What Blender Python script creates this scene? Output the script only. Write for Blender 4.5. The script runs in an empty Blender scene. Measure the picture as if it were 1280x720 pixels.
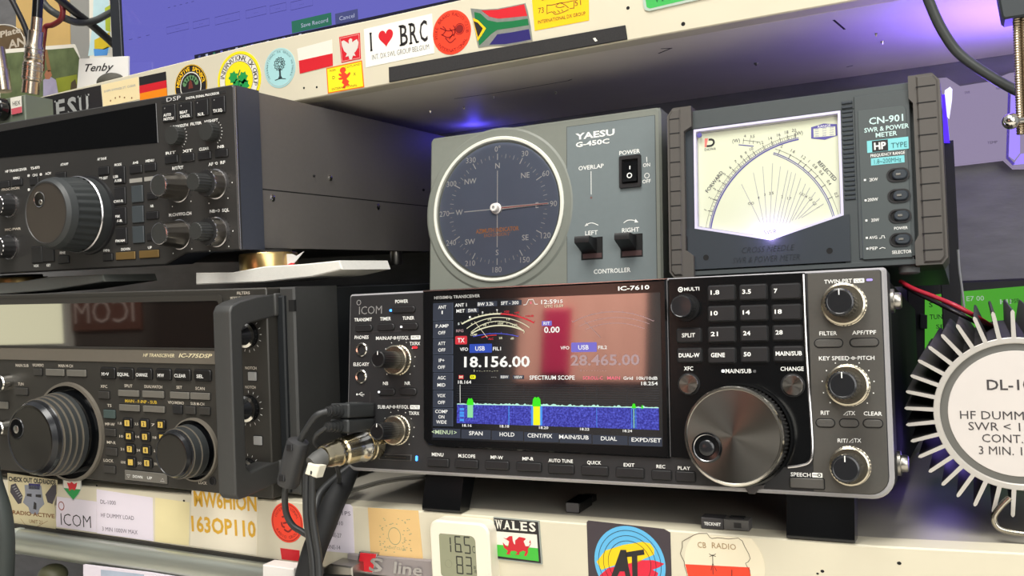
import bpy, math, random
from mathutils import Vector, Matrix
random.seed(7)
SC = bpy.context.scene
COL = SC.collection
PI = math.pi

# ---------------------------------------------------------------- camera, exposure
F_PX = 1150.707                                   # focal length in pixels of a 1280 wide frame
CAM_C = Vector((381.795, -494.404, 116.673))      # millimetres; x along the shelf, y away, z up


def rot3(rx, ry, rz):
    return Matrix.Rotation(rz, 3, 'Z') @ Matrix.Rotation(rx, 3, 'X') @ Matrix.Rotation(ry, 3, 'Y')


CAM_R = rot3(-0.0013181, 0.0507199, 0.4685365)
cam_data = bpy.data.cameras.new('camera')
cam = bpy.data.objects.new('camera', cam_data)
COL.objects.link(cam)
SC.camera = cam
cam_data.sensor_width = 36.0
cam_data.lens = F_PX / 1280.0 * 36.0
cam_data.clip_start = 0.02
cam_data.clip_end = 50
_m = Matrix.Identity(4)
for _r in range(3):
    _m[_r][0] = CAM_R[_r][0]
    _m[_r][1] = CAM_R[_r][2]
    _m[_r][2] = -CAM_R[_r][1]
    _m[_r][3] = CAM_C[_r] / 1000
cam.matrix_world = _m

SC.view_settings.view_transform = 'Standard'
SC.view_settings.look = 'None'
SC.view_settings.gamma = 1.0
SC.view_settings.use_curve_mapping = False
SC.view_settings.exposure = 0.0

# ---------------------------------------------------------------- world and lamps
world = bpy.data.worlds.new('world')
SC.world = world
world.use_nodes = True
bg = world.node_tree.nodes['Background']
bg.inputs[0].default_value = (0.95, 0.97, 1.0, 1)
bg.inputs[1].default_value = 0.45


def lamp(name, kind, loc, energy, color=(1, 1, 1), size=None, target=None, size_y=None, spot=None, blend=0.6):
    d = bpy.data.lights.new(name, kind)
    d.energy = energy
    d.color = color
    if kind == 'AREA':
        d.shape = 'RECTANGLE' if size_y else 'SQUARE'
        d.size = size
        if size_y:
            d.size_y = size_y
    elif size is not None:
        d.shadow_soft_size = size
    if spot:
        d.spot_size = spot
        d.spot_blend = blend
    o = bpy.data.objects.new(name, d)
    COL.objects.link(o)
    o.location = Vector(loc) / 1000
    if target is not None:
        o.rotation_euler = (Vector(target) - Vector(loc)).to_track_quat('-Z', 'Y').to_euler()
    return o


lamp('ceiling_lamp', 'AREA', (100, -800, 1700), 42.0, (1.0, 0.97, 0.90), 0.9, (100, -500, -200))
lamp('window_daylight', 'AREA', (900, -1600, 700), 48.0, (1.0, 0.985, 0.94), 1.9, (50, 0, 130), 1.5)  # added soft front fill; no window stands here
lamp('wall_spot', 'SPOT', (-350, -700, 1300), 250.0, (1.0, 0.88, 0.8), 0.05, (-513, -1630, 330), None, math.radians(24), 0.5)  # added spot, brightens the peach sheet for its screen reflection
lamp('sign_spot', 'SPOT', (-1900, -900, 900), 60.0, (1.0, 0.93, 0.85), 0.04, (-2210, -1640, 95), None, math.radians(22), 0.5)  # added spot, brightens the sign for its mirror image


# ---------------------------------------------------------------- materials
def lin(c):
    r = []
    for x in c:
        x /= 255.0
        r.append(x / 12.92 if x <= 0.04045 else ((x + 0.055) / 1.055) ** 2.4)
    return tuple(r) + (1.0,)


MATS = {}


def mat(name, rgb, rough=0.5, metal=0.0, noise=0.06, scale=60.0, bump=0.0, bscale=400.0, spec=0.5, coat=0.0, aniso=False, ior=None, stretch=None):
    if name in MATS:
        return MATS[name]
    m = bpy.data.materials.new(name)
    m.use_nodes = True
    nt = m.node_tree
    b = nt.nodes['Principled BSDF']
    c = lin(rgb)
    b.inputs['Roughness'].default_value = rough
    b.inputs['Metallic'].default_value = metal
    b.inputs['Specular IOR Level'].default_value = spec
    if ior:
        b.inputs['IOR'].default_value = ior
    if coat:
        b.inputs['Coat Weight'].default_value = coat
        b.inputs['Coat Roughness'].default_value = 0.05
    tc = nt.nodes.new('ShaderNodeTexCoord')
    mp = nt.nodes.new('ShaderNodeMapping')
    nt.links.new(tc.outputs['Object'], mp.inputs['Vector'])
    if stretch:
        mp.inputs['Scale'].default_value = stretch
    n = nt.nodes.new('ShaderNodeTexNoise')
    n.inputs['Scale'].default_value = scale
    n.inputs['Detail'].default_value = 4
    nt.links.new(mp.outputs['Vector'], n.inputs['Vector'])
    mx = nt.nodes.new('ShaderNodeMix')
    mx.data_type = 'RGBA'
    nt.links.new(n.outputs['Fac'], mx.inputs['Factor'])
    mx.inputs['A'].default_value = tuple(x * (1 - noise) for x in c[:3]) + (1,)
    mx.inputs['B'].default_value = tuple(min(1, x * (1 + noise)) for x in c[:3]) + (1,)
    nt.links.new(mx.outputs['Result'], b.inputs['Base Color'])
    if bump:
        n2 = nt.nodes.new('ShaderNodeTexNoise')
        n2.inputs['Scale'].default_value = bscale
        nt.links.new(mp.outputs['Vector'], n2.inputs['Vector'])
        bp = nt.nodes.new('ShaderNodeBump')
        bp.inputs['Strength'].default_value = bump
        bp.inputs['Distance'].default_value = 0.0006
        nt.links.new(n2.outputs['Fac'], bp.inputs['Height'])
        nt.links.new(bp.outputs['Normal'], b.inputs['Normal'])
    if aniso:
        b.inputs['Anisotropic'].default_value = 0.9
        tg = nt.nodes.new('ShaderNodeTangent')
        tg.direction_type = 'RADIAL'
        tg.axis = 'Z'
        nt.links.new(tg.outputs['Tangent'], b.inputs['Tangent'])
    MATS[name] = m
    return m


def emat(name, rgb, strength=1.0, gloss=False):
    if name in MATS:
        return MATS[name]
    m = bpy.data.materials.new(name)
    m.use_nodes = True
    b = m.node_tree.nodes['Principled BSDF']
    c = lin(rgb)
    b.inputs['Base Color'].default_value = (0.01, 0.01, 0.01, 1)
    b.inputs['Roughness'].default_value = 0.08 if gloss else 0.4
    b.inputs['Specular IOR Level'].default_value = 0.5 if gloss else 0.2
    b.inputs['Emission Color'].default_value = c
    b.inputs['Emission Strength'].default_value = strength
    MATS[name] = m
    return m


def glass(name, tint=(255, 255, 255), rough=0.02, ior=1.5):
    if name in MATS:
        return MATS[name]
    m = bpy.data.materials.new(name)
    m.use_nodes = True
    nt = m.node_tree
    for nd in list(nt.nodes):
        nt.nodes.remove(nd)
    out = nt.nodes.new('ShaderNodeOutputMaterial')
    t = nt.nodes.new('ShaderNodeBsdfTransparent')
    t.inputs[0].default_value = lin(tint)
    g = nt.nodes.new('ShaderNodeBsdfGlossy')
    g.inputs['Roughness'].default_value = rough
    f = nt.nodes.new('ShaderNodeFresnel')
    f.inputs['IOR'].default_value = ior
    mx = nt.nodes.new('ShaderNodeMixShader')
    nt.links.new(f.outputs[0], mx.inputs[0])
    nt.links.new(t.outputs[0], mx.inputs[1])
    nt.links.new(g.outputs[0], mx.inputs[2])
    nt.links.new(mx.outputs[0], out.inputs[0])
    MATS[name] = m
    return m


# ---------------------------------------------------------------- geometry helpers
def ray(px, py):
    return CAM_R @ Vector(((px - 640) / F_PX, 1.0, -(py - 360) / F_PX))


class Pan:
    """A flat panel in the world: u to the right, v up, w out of it towards the room (millimetres)."""

    def __init__(self, O, U=(1, 0, 0), V=(0, 0, 1)):
        self.O = Vector(O)
        self.U = Vector(U).normalized()
        V = Vector(V)
        self.V = (V - self.U * V.dot(self.U)).normalized()
        self.N = self.U.cross(self.V)

    def P(self, px, py, w=0.0):
        d = ray(px, py)
        O = self.O + self.N * w
        t = (O - CAM_C).dot(self.N) / d.dot(self.N)
        q = CAM_C + d * t - O
        return (q.dot(self.U), q.dot(self.V))

    def P3(self, px, py, w=0.0):
        a = self.P(px, py, w)
        return (a[0], a[1], w)

    def S(self, px, py, w=0.0):
        a, b = self.P(px - 1, py, w), self.P(px + 1, py, w)
        c, d = self.P(px, py - 1, w), self.P(px, py + 1, w)
        return (b[0] - a[0]) / 2, (c[1] - d[1]) / 2

    def T(self, pts, w=0.0):
        return [self.P(x, y, w) for x, y in pts]

    def L(self, wx, wy, wz):
        q = Vector((wx, wy, wz)) - self.O
        return (q.dot(self.U), q.dot(self.V), q.dot(self.N))

    def shift(self, u, v, w):
        return Pan(self.O + self.U * u + self.V * v + self.N * w, self.U, self.V)

    def mat4(self):
        m = Matrix.Identity(4)
        for r in range(3):
            m[r][0] = self.U[r]
            m[r][1] = self.V[r]
            m[r][2] = self.N[r]
            m[r][3] = self.O[r] / 1000
        return m


_G = {}


def glyphs(s, bold, shear):
    k = (s, bold, shear)
    if k not in _G:
        cu = bpy.data.curves.new('t', 'FONT')
        cu.body = s
        cu.size = 1
        cu.resolution_u = 2
        cu.offset = bold
        cu.shear = shear
        ob = bpy.data.objects.new('t', cu)
        me = bpy.data.meshes.new_from_object(ob)
        vs = [(v.co.x, v.co.y) for v in me.vertices]
        fs = [tuple(p.vertices) for p in me.polygons]
        bpy.data.objects.remove(ob)
        bpy.data.curves.remove(cu)
        bpy.data.meshes.remove(me)
        xs = [v[0] for v in vs] or [0, 1]
        ys = [v[1] for v in vs] or [0, 1]
        _G[k] = (vs, fs, min(xs), max(xs), min(ys), max(ys))
    return _G[k]


def area2(p):
    return sum(p[i][0] * p[(i + 1) % len(p)][1] - p[(i + 1) % len(p)][0] * p[i][1] for i in range(len(p)))


def ccw(p):
    return list(p) if area2(p) > 0 else list(p)[::-1]


def inset(pts, d):
    n = len(pts)
    out = []
    for i in range(n):
        a, b, c = Vector(pts[i - 1]), Vector(pts[i]), Vector(pts[(i + 1) % n])
        e1, e2 = (b - a), (c - b)
        if e1.length < 1e-9 or e2.length < 1e-9:
            out.append(tuple(b))
            continue
        e1.normalize()
        e2.normalize()
        n1, n2 = Vector((-e1.y, e1.x)), Vector((-e2.y, e2.x))
        k = n1 + n2
        q = max(0.3, 1 + n1.dot(n2))
        out.append(tuple(b + k * (d / q)))
    return out


def circ(cu, cv, r, n=32, a0=0.0, rv=None):
    rv = r if rv is None else rv
    return [(cu + r * math.cos(a0 + 2 * PI * i / n), cv + rv * math.sin(a0 + 2 * PI * i / n)) for i in range(n)]


def rect(u0, v0, u1, v1):
    return [(u0, v0), (u1, v0), (u1, v1), (u0, v1)]


def rrect(cu, cv, w, h, r=1.0, n=4):
    r = max(0.01, min(r, w / 2 - 0.01, h / 2 - 0.01))
    out = []
    for (sx, sy, a) in ((1, 1, 0), (-1, 1, PI / 2), (-1, -1, PI), (1, -1, 1.5 * PI)):
        for i in range(n + 1):
            t = a + PI / 2 * i / n
            out.append((cu + sx * (w / 2 - r) + r * math.cos(t), cv + sy * (h / 2 - r) + r * math.sin(t)))
    return out


def spline(pts, n=8):
    if len(pts) < 3:
        return [Vector(p) for p in pts]
    P = [Vector(p) for p in pts]
    P = [P[0] * 2 - P[1]] + P + [P[-1] * 2 - P[-2]]
    out = []
    for i in range(1, len(P) - 2):
        for k in range(n):
            t = k / n
            a, b, c, d = P[i - 1], P[i], P[i + 1], P[i + 2]
            out.append(0.5 * ((2 * b) + (c - a) * t + (2 * a - 5 * b + 4 * c - d) * t * t + (3 * b - a - 3 * c + d) * t ** 3))
    out.append(P[-2])
    return out


class B:
    """Collects shapes in panel coordinates and links them as ONE mesh object."""

    def __init__(self):
        self.v, self.f, self.m, self.mats = [], [], [], []

    def add(self, vs, fs, mt):
        if mt not in self.mats:
            self.mats.append(mt)
        k = self.mats.index(mt)
        o = len(self.v)
        self.v += [tuple(x) for x in vs]
        for f in fs:
            self.f.append([o + i for i in f])
            self.m.append(k)
        return self

    def flat(self, pts, w, mt):
        p = ccw(pts)
        return self.add([(x, y, w) for x, y in p], [list(range(len(p)))], mt)

    def poly(self, pts, w0, w1, mt, ch=0.0, side=None):
        p = ccw(pts)
        n = len(p)
        side = side or mt
        top = inset(p, ch) if ch else p
        vs = [(x, y, w0) for x, y in p]
        fs = [list(range(n))[::-1]]
        self.add(vs, fs, side)
        if ch:
            vs = [(x, y, w0) for x, y in p] + [(x, y, w1 - ch) for x, y in p] + [(x, y, w1) for x, y in top]
            fs = [[i, (i + 1) % n, n + (i + 1) % n, n + i] for i in range(n)]
            fs += [[n + i, n + (i + 1) % n, 2 * n + (i + 1) % n, 2 * n + i] for i in range(n)]
        else:
            vs = [(x, y, w0) for x, y in p] + [(x, y, w1) for x, y in p]
            fs = [[i, (i + 1) % n, n + (i + 1) % n, n + i] for i in range(n)]
        self.add(vs, fs, side)
        self.add([(x, y, w1) for x, y in top], [list(range(n))], mt)
        return self

    def box(self, u0, v0, w0, u1, v1, w1, mt, ch=0.0):
        return self.poly(rect(u0, v0, u1, v1), w0, w1, mt, ch)

    def ring(self, outer, inner, w0, w1, mt):
        o, i_ = ccw(outer), ccw(inner)
        n = len(o)
        vs = [(x, y, w0) for x, y in o] + [(x, y, w1) for x, y in o] + [(x, y, w0) for x, y in i_] + [(x, y, w1) for x, y in i_]
        fs = []
        for k in range(n):
            j = (k + 1) % n
            fs += [[k, j, n + j, n + k], [n + k, n + j, 3 * n + j, 3 * n + k], [3 * n + k, 3 * n + j, 2 * n + j, 2 * n + k], [2 * n + k, 2 * n + j, j, k]]
        return self.add(vs, fs, mt)

    def lathe(self, cu, cv, prof, mt, n=40, flutes=0, depth=0.0, idx=(), a0=0.0, caps=(True, True)):
        if flutes:
            n = flutes * 4
        mts = mt if isinstance(mt, (list, tuple)) else [mt] * (len(prof) - 1)
        vs = []
        for j, (r, w) in enumerate(prof):
            for i in range(n):
                a = a0 + 2 * PI * i / n
                rr = r
                if flutes and j in idx and (i % 4) in (2, 3):
                    rr = r * (1 - depth)
                vs.append((cu + rr * math.cos(a), cv + rr * math.sin(a), w))
        for j in range(len(prof) - 1):
            fs = [[j * n + i, j * n + (i + 1) % n, (j + 1) * n + (i + 1) % n, (j + 1) * n + i] for i in range(n)]
            used = vs[j * n:(j + 2) * n]
            self.add(used, [[k - j * n for k in f] for f in fs], mts[j])
        if caps[0] and prof[0][0] > 1e-6:
            self.add(vs[:n], [list(range(n))[::-1]], mts[0])
        if caps[1] and prof[-1][0] > 1e-6:
            self.add(vs[-n:], [list(range(n))], mts[-1])
        return self

    def tube(self, pts, r, mt, n=10, smooth=8, caps=True):
        P = spline(pts, smooth) if smooth else [Vector(p) for p in pts]
        rs = r if isinstance(r, (list, tuple)) else None
        vs = []
        t = (P[1] - P[0]).normalized()
        a = Vector((0, 0, 1)) if abs(t.z) < 0.9 else Vector((1, 0, 0))
        x = t.cross(a).normalized()
        for i, p in enumerate(P):
            t = (P[min(i + 1, len(P) - 1)] - P[max(i - 1, 0)]).normalized()
            x = (x - t * x.dot(t)).normalized()
            y = t.cross(x)
            if rs:
                q = i / (len(P) - 1) * (len(rs) - 1)
                k = min(int(q), len(rs) - 2)
                rr = rs[k] + (rs[k + 1] - rs[k]) * (q - k)
            else:
                rr = r
            for k in range(n):
                an = 2 * PI * k / n
                vs.append(tuple(p + x * rr * math.cos(an) + y * rr * math.sin(an)))
        fs = []
        for i in range(len(P) - 1):
            for k in range(n):
                fs.append([i * n + k, i * n + (k + 1) % n, (i + 1) * n + (k + 1) % n, (i + 1) * n + k])
        if caps:
            fs.append(list(range(n))[::-1])
            fs.append([(len(P) - 1) * n + k for k in range(n)])
        return self.add(vs, fs, mt)

    def revolve(self, p0, p1, prof, mt, n=24):
        """lathe along the axis p0 -> p1; prof = [(t 0..1, r)]"""
        p0, p1 = Vector(p0), Vector(p1)
        t = (p1 - p0).normalized()
        a = Vector((0, 0, 1)) if abs(t.z) < 0.9 else Vector((1, 0, 0))
        x = t.cross(a).normalized()
        y = t.cross(x)
        vs = []
        for (s, r) in prof:
            c = p0 + (p1 - p0) * s
            for k in range(n):
                an = 2 * PI * k / n
                vs.append(tuple(c + x * r * math.cos(an) + y * r * math.sin(an)))
        fs = []
        for j in range(len(prof) - 1):
            for k in range(n):
                fs.append([j * n + k, j * n + (k + 1) % n, (j + 1) * n + (k + 1) % n, (j + 1) * n + k])
        fs.append(list(range(n))[::-1])
        fs.append([(len(prof) - 1) * n + k for k in range(n)])
        return self.add(vs, fs, mt)

    def ball(self, c, r, mt, n=16, sx=1, sy=1, sz=1):
        vs, fs = [], []
        m = n // 2
        for j in range(m + 1):
            th = PI * j / m
            for i in range(n):
                a = 2 * PI * i / n
                vs.append((c[0] + sx * r * math.sin(th) * math.cos(a), c[1] + sy * r * math.sin(th) * math.sin(a), c[2] + sz * r * math.cos(th)))
        for j in range(m):
            for i in range(n):
                fs.append([j * n + i, (j + 1) * n + i, (j + 1) * n + (i + 1) % n, j * n + (i + 1) % n])
        return self.add(vs, fs, mt)

    def line(self, pts, width, w, mt, closed=False):
        """a flat painted line of constant width"""
        P = [Vector(p) for p in pts]
        n = len(P)
        L, R = [], []
        for i in range(n):
            a = P[i - 1] if (i > 0 or closed) else P[i]
            c = P[(i + 1) % n] if (i < n - 1 or closed) else P[i]
            d = (c - a)
            if d.length < 1e-9:
                d = Vector((1, 0))
            d.normalize()
            nn = Vector((-d.y, d.x)) * width / 2
            L.append(P[i] + nn)
            R.append(P[i] - nn)
        vs = [(p.x, p.y, w) for p in R] + [(p.x, p.y, w) for p in L]
        m = n if closed else n - 1
        fs = [[i, (i + 1) % n, n + (i + 1) % n, n + i] for i in range(m)]
        return self.add(vs, fs, mt)

    def side(self, prof, u0, u1, mt):
        """a side outline [(w, v)] swept across from u0 to u1"""
        n = len(prof)
        vs = [(u0, y, w) for w, y in prof] + [(u1, y, w) for w, y in prof]
        return self.add(vs, [list(range(n)), list(range(n, 2 * n))[::-1]] + [[i, n + i, n + (i + 1) % n, (i + 1) % n] for i in range(n)], mt)

    def text(self, s, u, v, cap, mt, w=0.15, width=None, align='c', rot=0.0, bold=0.0, shear=0.0, depth=0.0):
        vs, fs, x0, x1, y0, y1 = glyphs(s, bold, shear)
        if not fs:
            return self
        hx = glyphs('H', bold, 0.0)
        k = cap / (hx[5] - hx[4])
        kx = k if width is None else width / (x1 - x0)
        cx = {'c': (x0 + x1) / 2, 'l': x0, 'r': x1}[align]
        cy = (hx[4] + hx[5]) / 2
        ca, sa = math.cos(rot), math.sin(rot)
        out = []
        for x, y in vs:
            a, b = (x - cx) * kx, (y - cy) * k
            out.append((u + a * ca - b * sa, v + a * sa + b * ca, w))
        self.add(out, fs, mt)
        return self

    def arctext(self, s, cu, cv, R, a_mid, step, cap, mt, w=0.15, inward=False, bold=0.0, wid=None):
        n = len(s)
        for i, ch in enumerate(s):
            if ch == ' ':
                continue
            if inward:
                a = a_mid + (i - (n - 1) / 2) * step
                r = a + PI / 2
            else:
                a = a_mid - (i - (n - 1) / 2) * step
                r = a - PI / 2
            self.text(ch, cu + R * math.cos(a), cv + R * math.sin(a), cap, mt, w, wid, 'c', r, bold)
        return self

    def build(self, name, parent=None, frame=None, label=None, cat=None, group=None, kind=None, sharp=38):
        me = bpy.data.meshes.new(name)
        off = Vector((0, 0, 0))
        me.from_pydata([(x / 1000, y / 1000, z / 1000) for x, y, z in self.v], [], self.f)
        for m in self.mats:
            me.materials.append(m)
        for p, k in zip(me.polygons, self.m):
            p.material_index = k
            p.use_smooth = True
        me.update()
        me.set_sharp_from_angle(angle=math.radians(sharp))
        o = bpy.data.objects.new(name, me)
        COL.objects.link(o)
        if parent is not None:
            o.parent = parent
        elif frame is not None:
            o.matrix_world = frame.mat4()
        if label:
            o['label'] = label
        if cat:
            o['category'] = cat
        if group:
            o['group'] = group
        if kind:
            o['kind'] = kind
        return o


def thing(name, label, cat, frame, group=None):
    o = bpy.data.objects.new(name, None)
    COL.objects.link(o)
    o.empty_display_size = 0.02
    o.matrix_world = frame.mat4()
    o['label'] = label
    o['category'] = cat
    if group:
        o['group'] = group
    return o


def yplane(y, x=0.0, z=0.0):
    return Pan((x, y, z))


# common materials
WHITE = mat('white_print', (238, 238, 234), 0.6)
GREYPR = mat('grey_print', (150, 150, 148), 0.6)
BLACKPR = mat('black_print', (22, 22, 24), 0.6)
BLACKP = mat('black_plastic', (30, 30, 32), 0.42, 0, 0.08, 300, 0.08, 1500)
BLACKG = mat('gloss_black_plastic', (12, 13, 15), 0.14, 0, 0.05)
BLACKM = mat('matt_black_paint', (26, 27, 29), 0.62, 0, 0.08, 200, 0.1, 2000)
RUBBER = mat('black_rubber', (24, 25, 27), 0.7, 0, 0.08)
CHROME = mat('chrome', (215, 212, 205), 0.16, 1.0, 0.03)
STEEL = mat('brushed_steel', (175, 172, 165), 0.33, 1.0, 0.05)
DARKST = mat('dark_steel', (92, 90, 88), 0.32, 1.0, 0.06)
CREAM = mat('cream_paint', (210, 203, 181), 0.5, 0, 0.05, 25, 0.05, 300)
HOLE = mat('dark_hole', (6, 6, 7), 0.8)
# ---------------------------------------------------------------- room behind the desk and behind the camera
WALLDARK = mat('brushed_charcoal_board', (122, 122, 124), 0.55, 0.2, 0.35, 70, 0.25, 300, stretch=(0.35, 1, 3.5))
PEACH = mat('neutral_wall_paint', (72, 69, 64), 0.8, 0, 0.05, 8)
FLOORM = mat('grey_floor', (96, 92, 86), 0.7, 0, 0.15, 12)

Y_BACK = 366.0
b = B()
b.box(-1200, -900, -12, 1500, 1500, 0, WALLDARK)
b.build('wall_back', frame=Pan((0, Y_BACK, 0)), kind='structure')
b = B()
ROOMY = -1650.0
RP = Pan((0, ROOMY, 0), (-1, 0, 0), (0, 0, 1))       # faces +y; u = -x
b = B()
b.box(-3200, -900, -40, 4500, 1900, 0, PEACH)
b.build('wall_front', frame=RP, kind='structure')
b = B()
b.add([(-4500, ROOMY, -900), (3200, ROOMY, -900), (3200, 366, -900), (-4500, 366, -900)], [[0, 1, 2, 3]], FLOORM)
b.add([(-4500, ROOMY, -912), (3200, ROOMY, -912), (3200, 366, -912), (-4500, 366, -912)], [[3, 2, 1, 0]], FLOORM)
b.build('floor', frame=Pan((0, 0, 0), (1, 0, 0), (0, 1, 0)), kind='structure')


DESKM = mat('pale_desk_top', (232, 226, 212), 0.5, 0, 0.06, 10)
b = B()
b.box(-1300, -1000, -24, 1500, -90, 0, DESKM, 2)  # unseen top, added to bounce light onto the shelf underside
b.build('desk', None, Pan((0, 0, -270), (1, 0, 0), (0, 1, 0)), 'pale desk top in front of and below the two shelves', 'desk')


def bounce(pan, px, py, Y):
    """where the camera sees, mirrored in a panel, the plane y = Y"""
    u, v = pan.P(px, py)
    p = pan.O + pan.U * u + pan.V * v
    d = (p - CAM_C).normalized()
    r = d - pan.N * (2 * d.dot(pan.N))
    t = (Y - p.y) / r.y
    return p + r * t


# ---------------------------------------------------------------- shelves
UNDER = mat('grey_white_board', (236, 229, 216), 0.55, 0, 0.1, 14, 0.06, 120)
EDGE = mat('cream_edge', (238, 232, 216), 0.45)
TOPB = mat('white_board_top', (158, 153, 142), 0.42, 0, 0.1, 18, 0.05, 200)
# upper shelf: fascia in the plane y = 125, board behind it
UF = Pan((0, 125, 0))
LF = Pan((0, 0, 0))
up = thing('wall_shelf', 'upper cream shelf with a row of stickers along its front, above the radio gear', 'shelf', Pan((0, 125, 284)))
upp = Pan((0, 125, 284))
zb = 1.0
fas = [(-640, 1.0 - 3), (-115.4, -0.2), (78, 1.2), (266.6, 1.8), (620, 2.0), (620, 60), (-45, 54.5), (-168.9, 55.4), (-437, 48.6), (-640, 46)]
b = B()
b.poly(fas, -16, 0, CREAM, 0.8)
b.build('fascia', up)
b = B()
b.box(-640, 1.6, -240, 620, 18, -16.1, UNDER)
b.build('board', up)
# screw tips and scars on the underside, as part of the board
b = B()
for (x, y, r) in ((538, 139, 1.7), (695, 115, 1.7), (945, 79, 2.2), (1103, 52, 1.6), (1095, 42, 1.2), (580, 134, 1.2), (617, 121, 1.0)):
    d = ray(x, y)
    t = (285.4 - CAM_C.z) / d.z
    p = CAM_C + d * t
    l = upp.L(*p)
    b.revolve((l[0], l[1] + 1, l[2]), (l[0], l[1] - 2.2, l[2]), [(0, r), (0.5, r * 0.7), (1, 0.2)], CHROME, 8)
b.build('screw_tip', up)
BLK = mat('dark_scratch', (45, 42, 40), 0.7)


def under_pts(pts, z=285.45):
    out = []
    for x, y in pts:
        d = ray(x, y)
        p = CAM_C + d * ((z - CAM_C.z) / d.z)
        out.append((p.x, p.y))
    return out


b = B()
b.line(under_pts([(568, 123.5), (600, 119), (640, 113), (690, 104.5), (710, 101), (715, 99)]), 1.2, 0.1, BLK)
for seg in ([(1042, 25), (1056, 37)], [(1058, 84), (1066, 82)], [(823, 67), (840, 60)], [(826, 61), (838, 60.5)]):
    b.line(under_pts(seg), 1.6, 0.1, BLK)
b.v = [(x, 1.5, -(y - 125)) for x, y, z in b.v]
b.build('scratch_mark', up)

lo = thing('desk_shelf', 'lower cream shelf carrying the radios, its front covered with stickers', 'shelf', Pan((0, 0, -22.6)))
lop = Pan((0, 0, -22.6))
b = B()
b.poly([(-520, -36.5 - 0.3), (-351.5, -36.8), (-81.8, -42.7), (520, -56), (520, 1.2), (395, 1.2), (330, -0.7), (278, -0.7), (64, -0.7), (-64, -1.2), (-520, -1.6)], -16, 0, CREAM, 0.8)
b.build('fascia', lo)
b = B()
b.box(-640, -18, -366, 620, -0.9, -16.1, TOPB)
b.build('board', lo)
# worn screw holes and chips in the front edge
b = B()
for (x, y, r) in ((1124, 704, 1.1), (1028, 714, 1.0), (1022, 717, 0.7), (230, 626, 1.1), (311, 683, 1.0), (121, 607, 0.9)):
    u, v = lop.P(x, y)
    b.flat(circ(u, v, r, 10, 0, r * 0.8), 0.08, HOLE)
b.build('screw_hole', lo)
b = B()
for (x, y, r) in ((785, 10, 1.3), (854, 30, 1.5), (380, 110, 1.0), (396, 109, 1.0)):
    u, v = upp.P(x, y)
    b.flat(circ(u, v, r, 10), 0.08, HOLE)
b.build('screw_hole', up)
# ================================================================ centre transceiver with the colour screen
TH = 0.1175
F1 = Pan((0, 0, 0), (1, 0, 0), (0, math.sin(TH), math.cos(TH)))
P1 = F1
PAN_BLK = mat('satin_black_panel', (38, 38, 40), 0.45, 0, 0.08, 300, 0.05, 2500)
PAN_GREY = mat('metallic_grey_panel', (96, 94, 90), 0.42, 0.55, 0.06, 500, 0.05, 3000)
SILVER = mat('silver_trim', (190, 188, 190), 0.25, 1.0, 0.03)
GOLDS = mat('warm_silver_knob', (186, 178, 160), 0.25, 1.0, 0.04)
BTN = mat('black_button', (32, 32, 34), 0.4, 0, 0.05)
BTNG = mat('grey_button', (92, 90, 87), 0.45, 0.4, 0.05)
KNOBB = mat('black_knob', (20, 20, 22), 0.3, 0, 0.05)
TRIMG = mat('grey_trim', (98, 96, 97), 0.35, 0.7, 0.05)

ic = thing('transceiver', 'black transceiver with lit colour spectrum screen and large silver-rimmed dial, centre of the lower shelf', 'radio', F1)
b = B()
b.side([(-18, 3), (-18, 116), (-273, 116), (-275, 114), (-275, 16), (-230, 14), (-60, 5)], 3, 337, mat('dull_black_case', (22, 23, 25), 0.85, 0, 0.08, 200, spec=0.15))
b.build('case', ic)


def rr4(u0, v0, u1, v1, r, n=6):
    """rounded rectangle with its own corner radii (bl, br, tr, tl)"""
    out = []
    for (cx, cy, rad, a) in ((u1, v1, r[2], 0), (u0, v1, r[3], PI / 2), (u0, v0, r[0], PI), (u1, v0, r[1], 1.5 * PI)):
        sx = 1 if cx == u1 else -1
        sy = 1 if cy == v1 else -1
        for i in range(n + 1):
            t = a + PI / 2 * i / n
            out.append((cx - sx * rad + rad * math.cos(t), cy - sy * rad + rad * math.sin(t)))
    return out


b = B()
b.poly(rr4(0, 0.2, 340, 118, (8, 11, 2, 2)), -20, -3.2, BLACKM)
b.poly(rr4(0, 0.2, 340, 118, (8, 11, 2, 2)), -3.2, -0.6, mat('silver_paint_trim', (176, 174, 176), 0.35, 0.35, 0.03), 1.4)
b.build('front_frame', ic)
b = B()
b.poly(rr4(1.6, 2.4, 337.6, 116.8, (7, 9.5, 1.5, 1.5)), -2.0, 0.0, PAN_BLK, 0.4)
b.build('front_panel', ic)

# right-hand metallic panel
g = F1
u0, _ = g.P(1009, 345)
b = B()
uR, vT = g.P(1104, 340)
b.poly(rr4(u0, 2.6, 337.2, 116.5, (0.5, 9.2, 1.2, 0.5)), -1.0, 0.35, PAN_GREY, 0.3)
b.build('side_panel', ic)

# raised screen bezel
b = B()
bz = [g.P(x, y) for x, y in ((530, 364.5), (834, 349.5), (838.5, 573), (548, 558.5), (537, 556), (531, 549))]
b.poly(bz, -0.5, 2.2, BLACKG, 1.0)
sl = [g.P(x, y) for x, y in ((530.5, 366), (531.5, 548))]
b.build('screen_bezel', ic)
b = B()
bz2 = [g.P(x, y, 2.3) for x, y in ((529, 363), (834, 348), (834, 349), (529, 364.6))]
b.poly(bz2, 0.5, 2.3, SILVER)
b.build('trim_strip', ic, label='thin silver trim along the top of the screen bezel')
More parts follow.
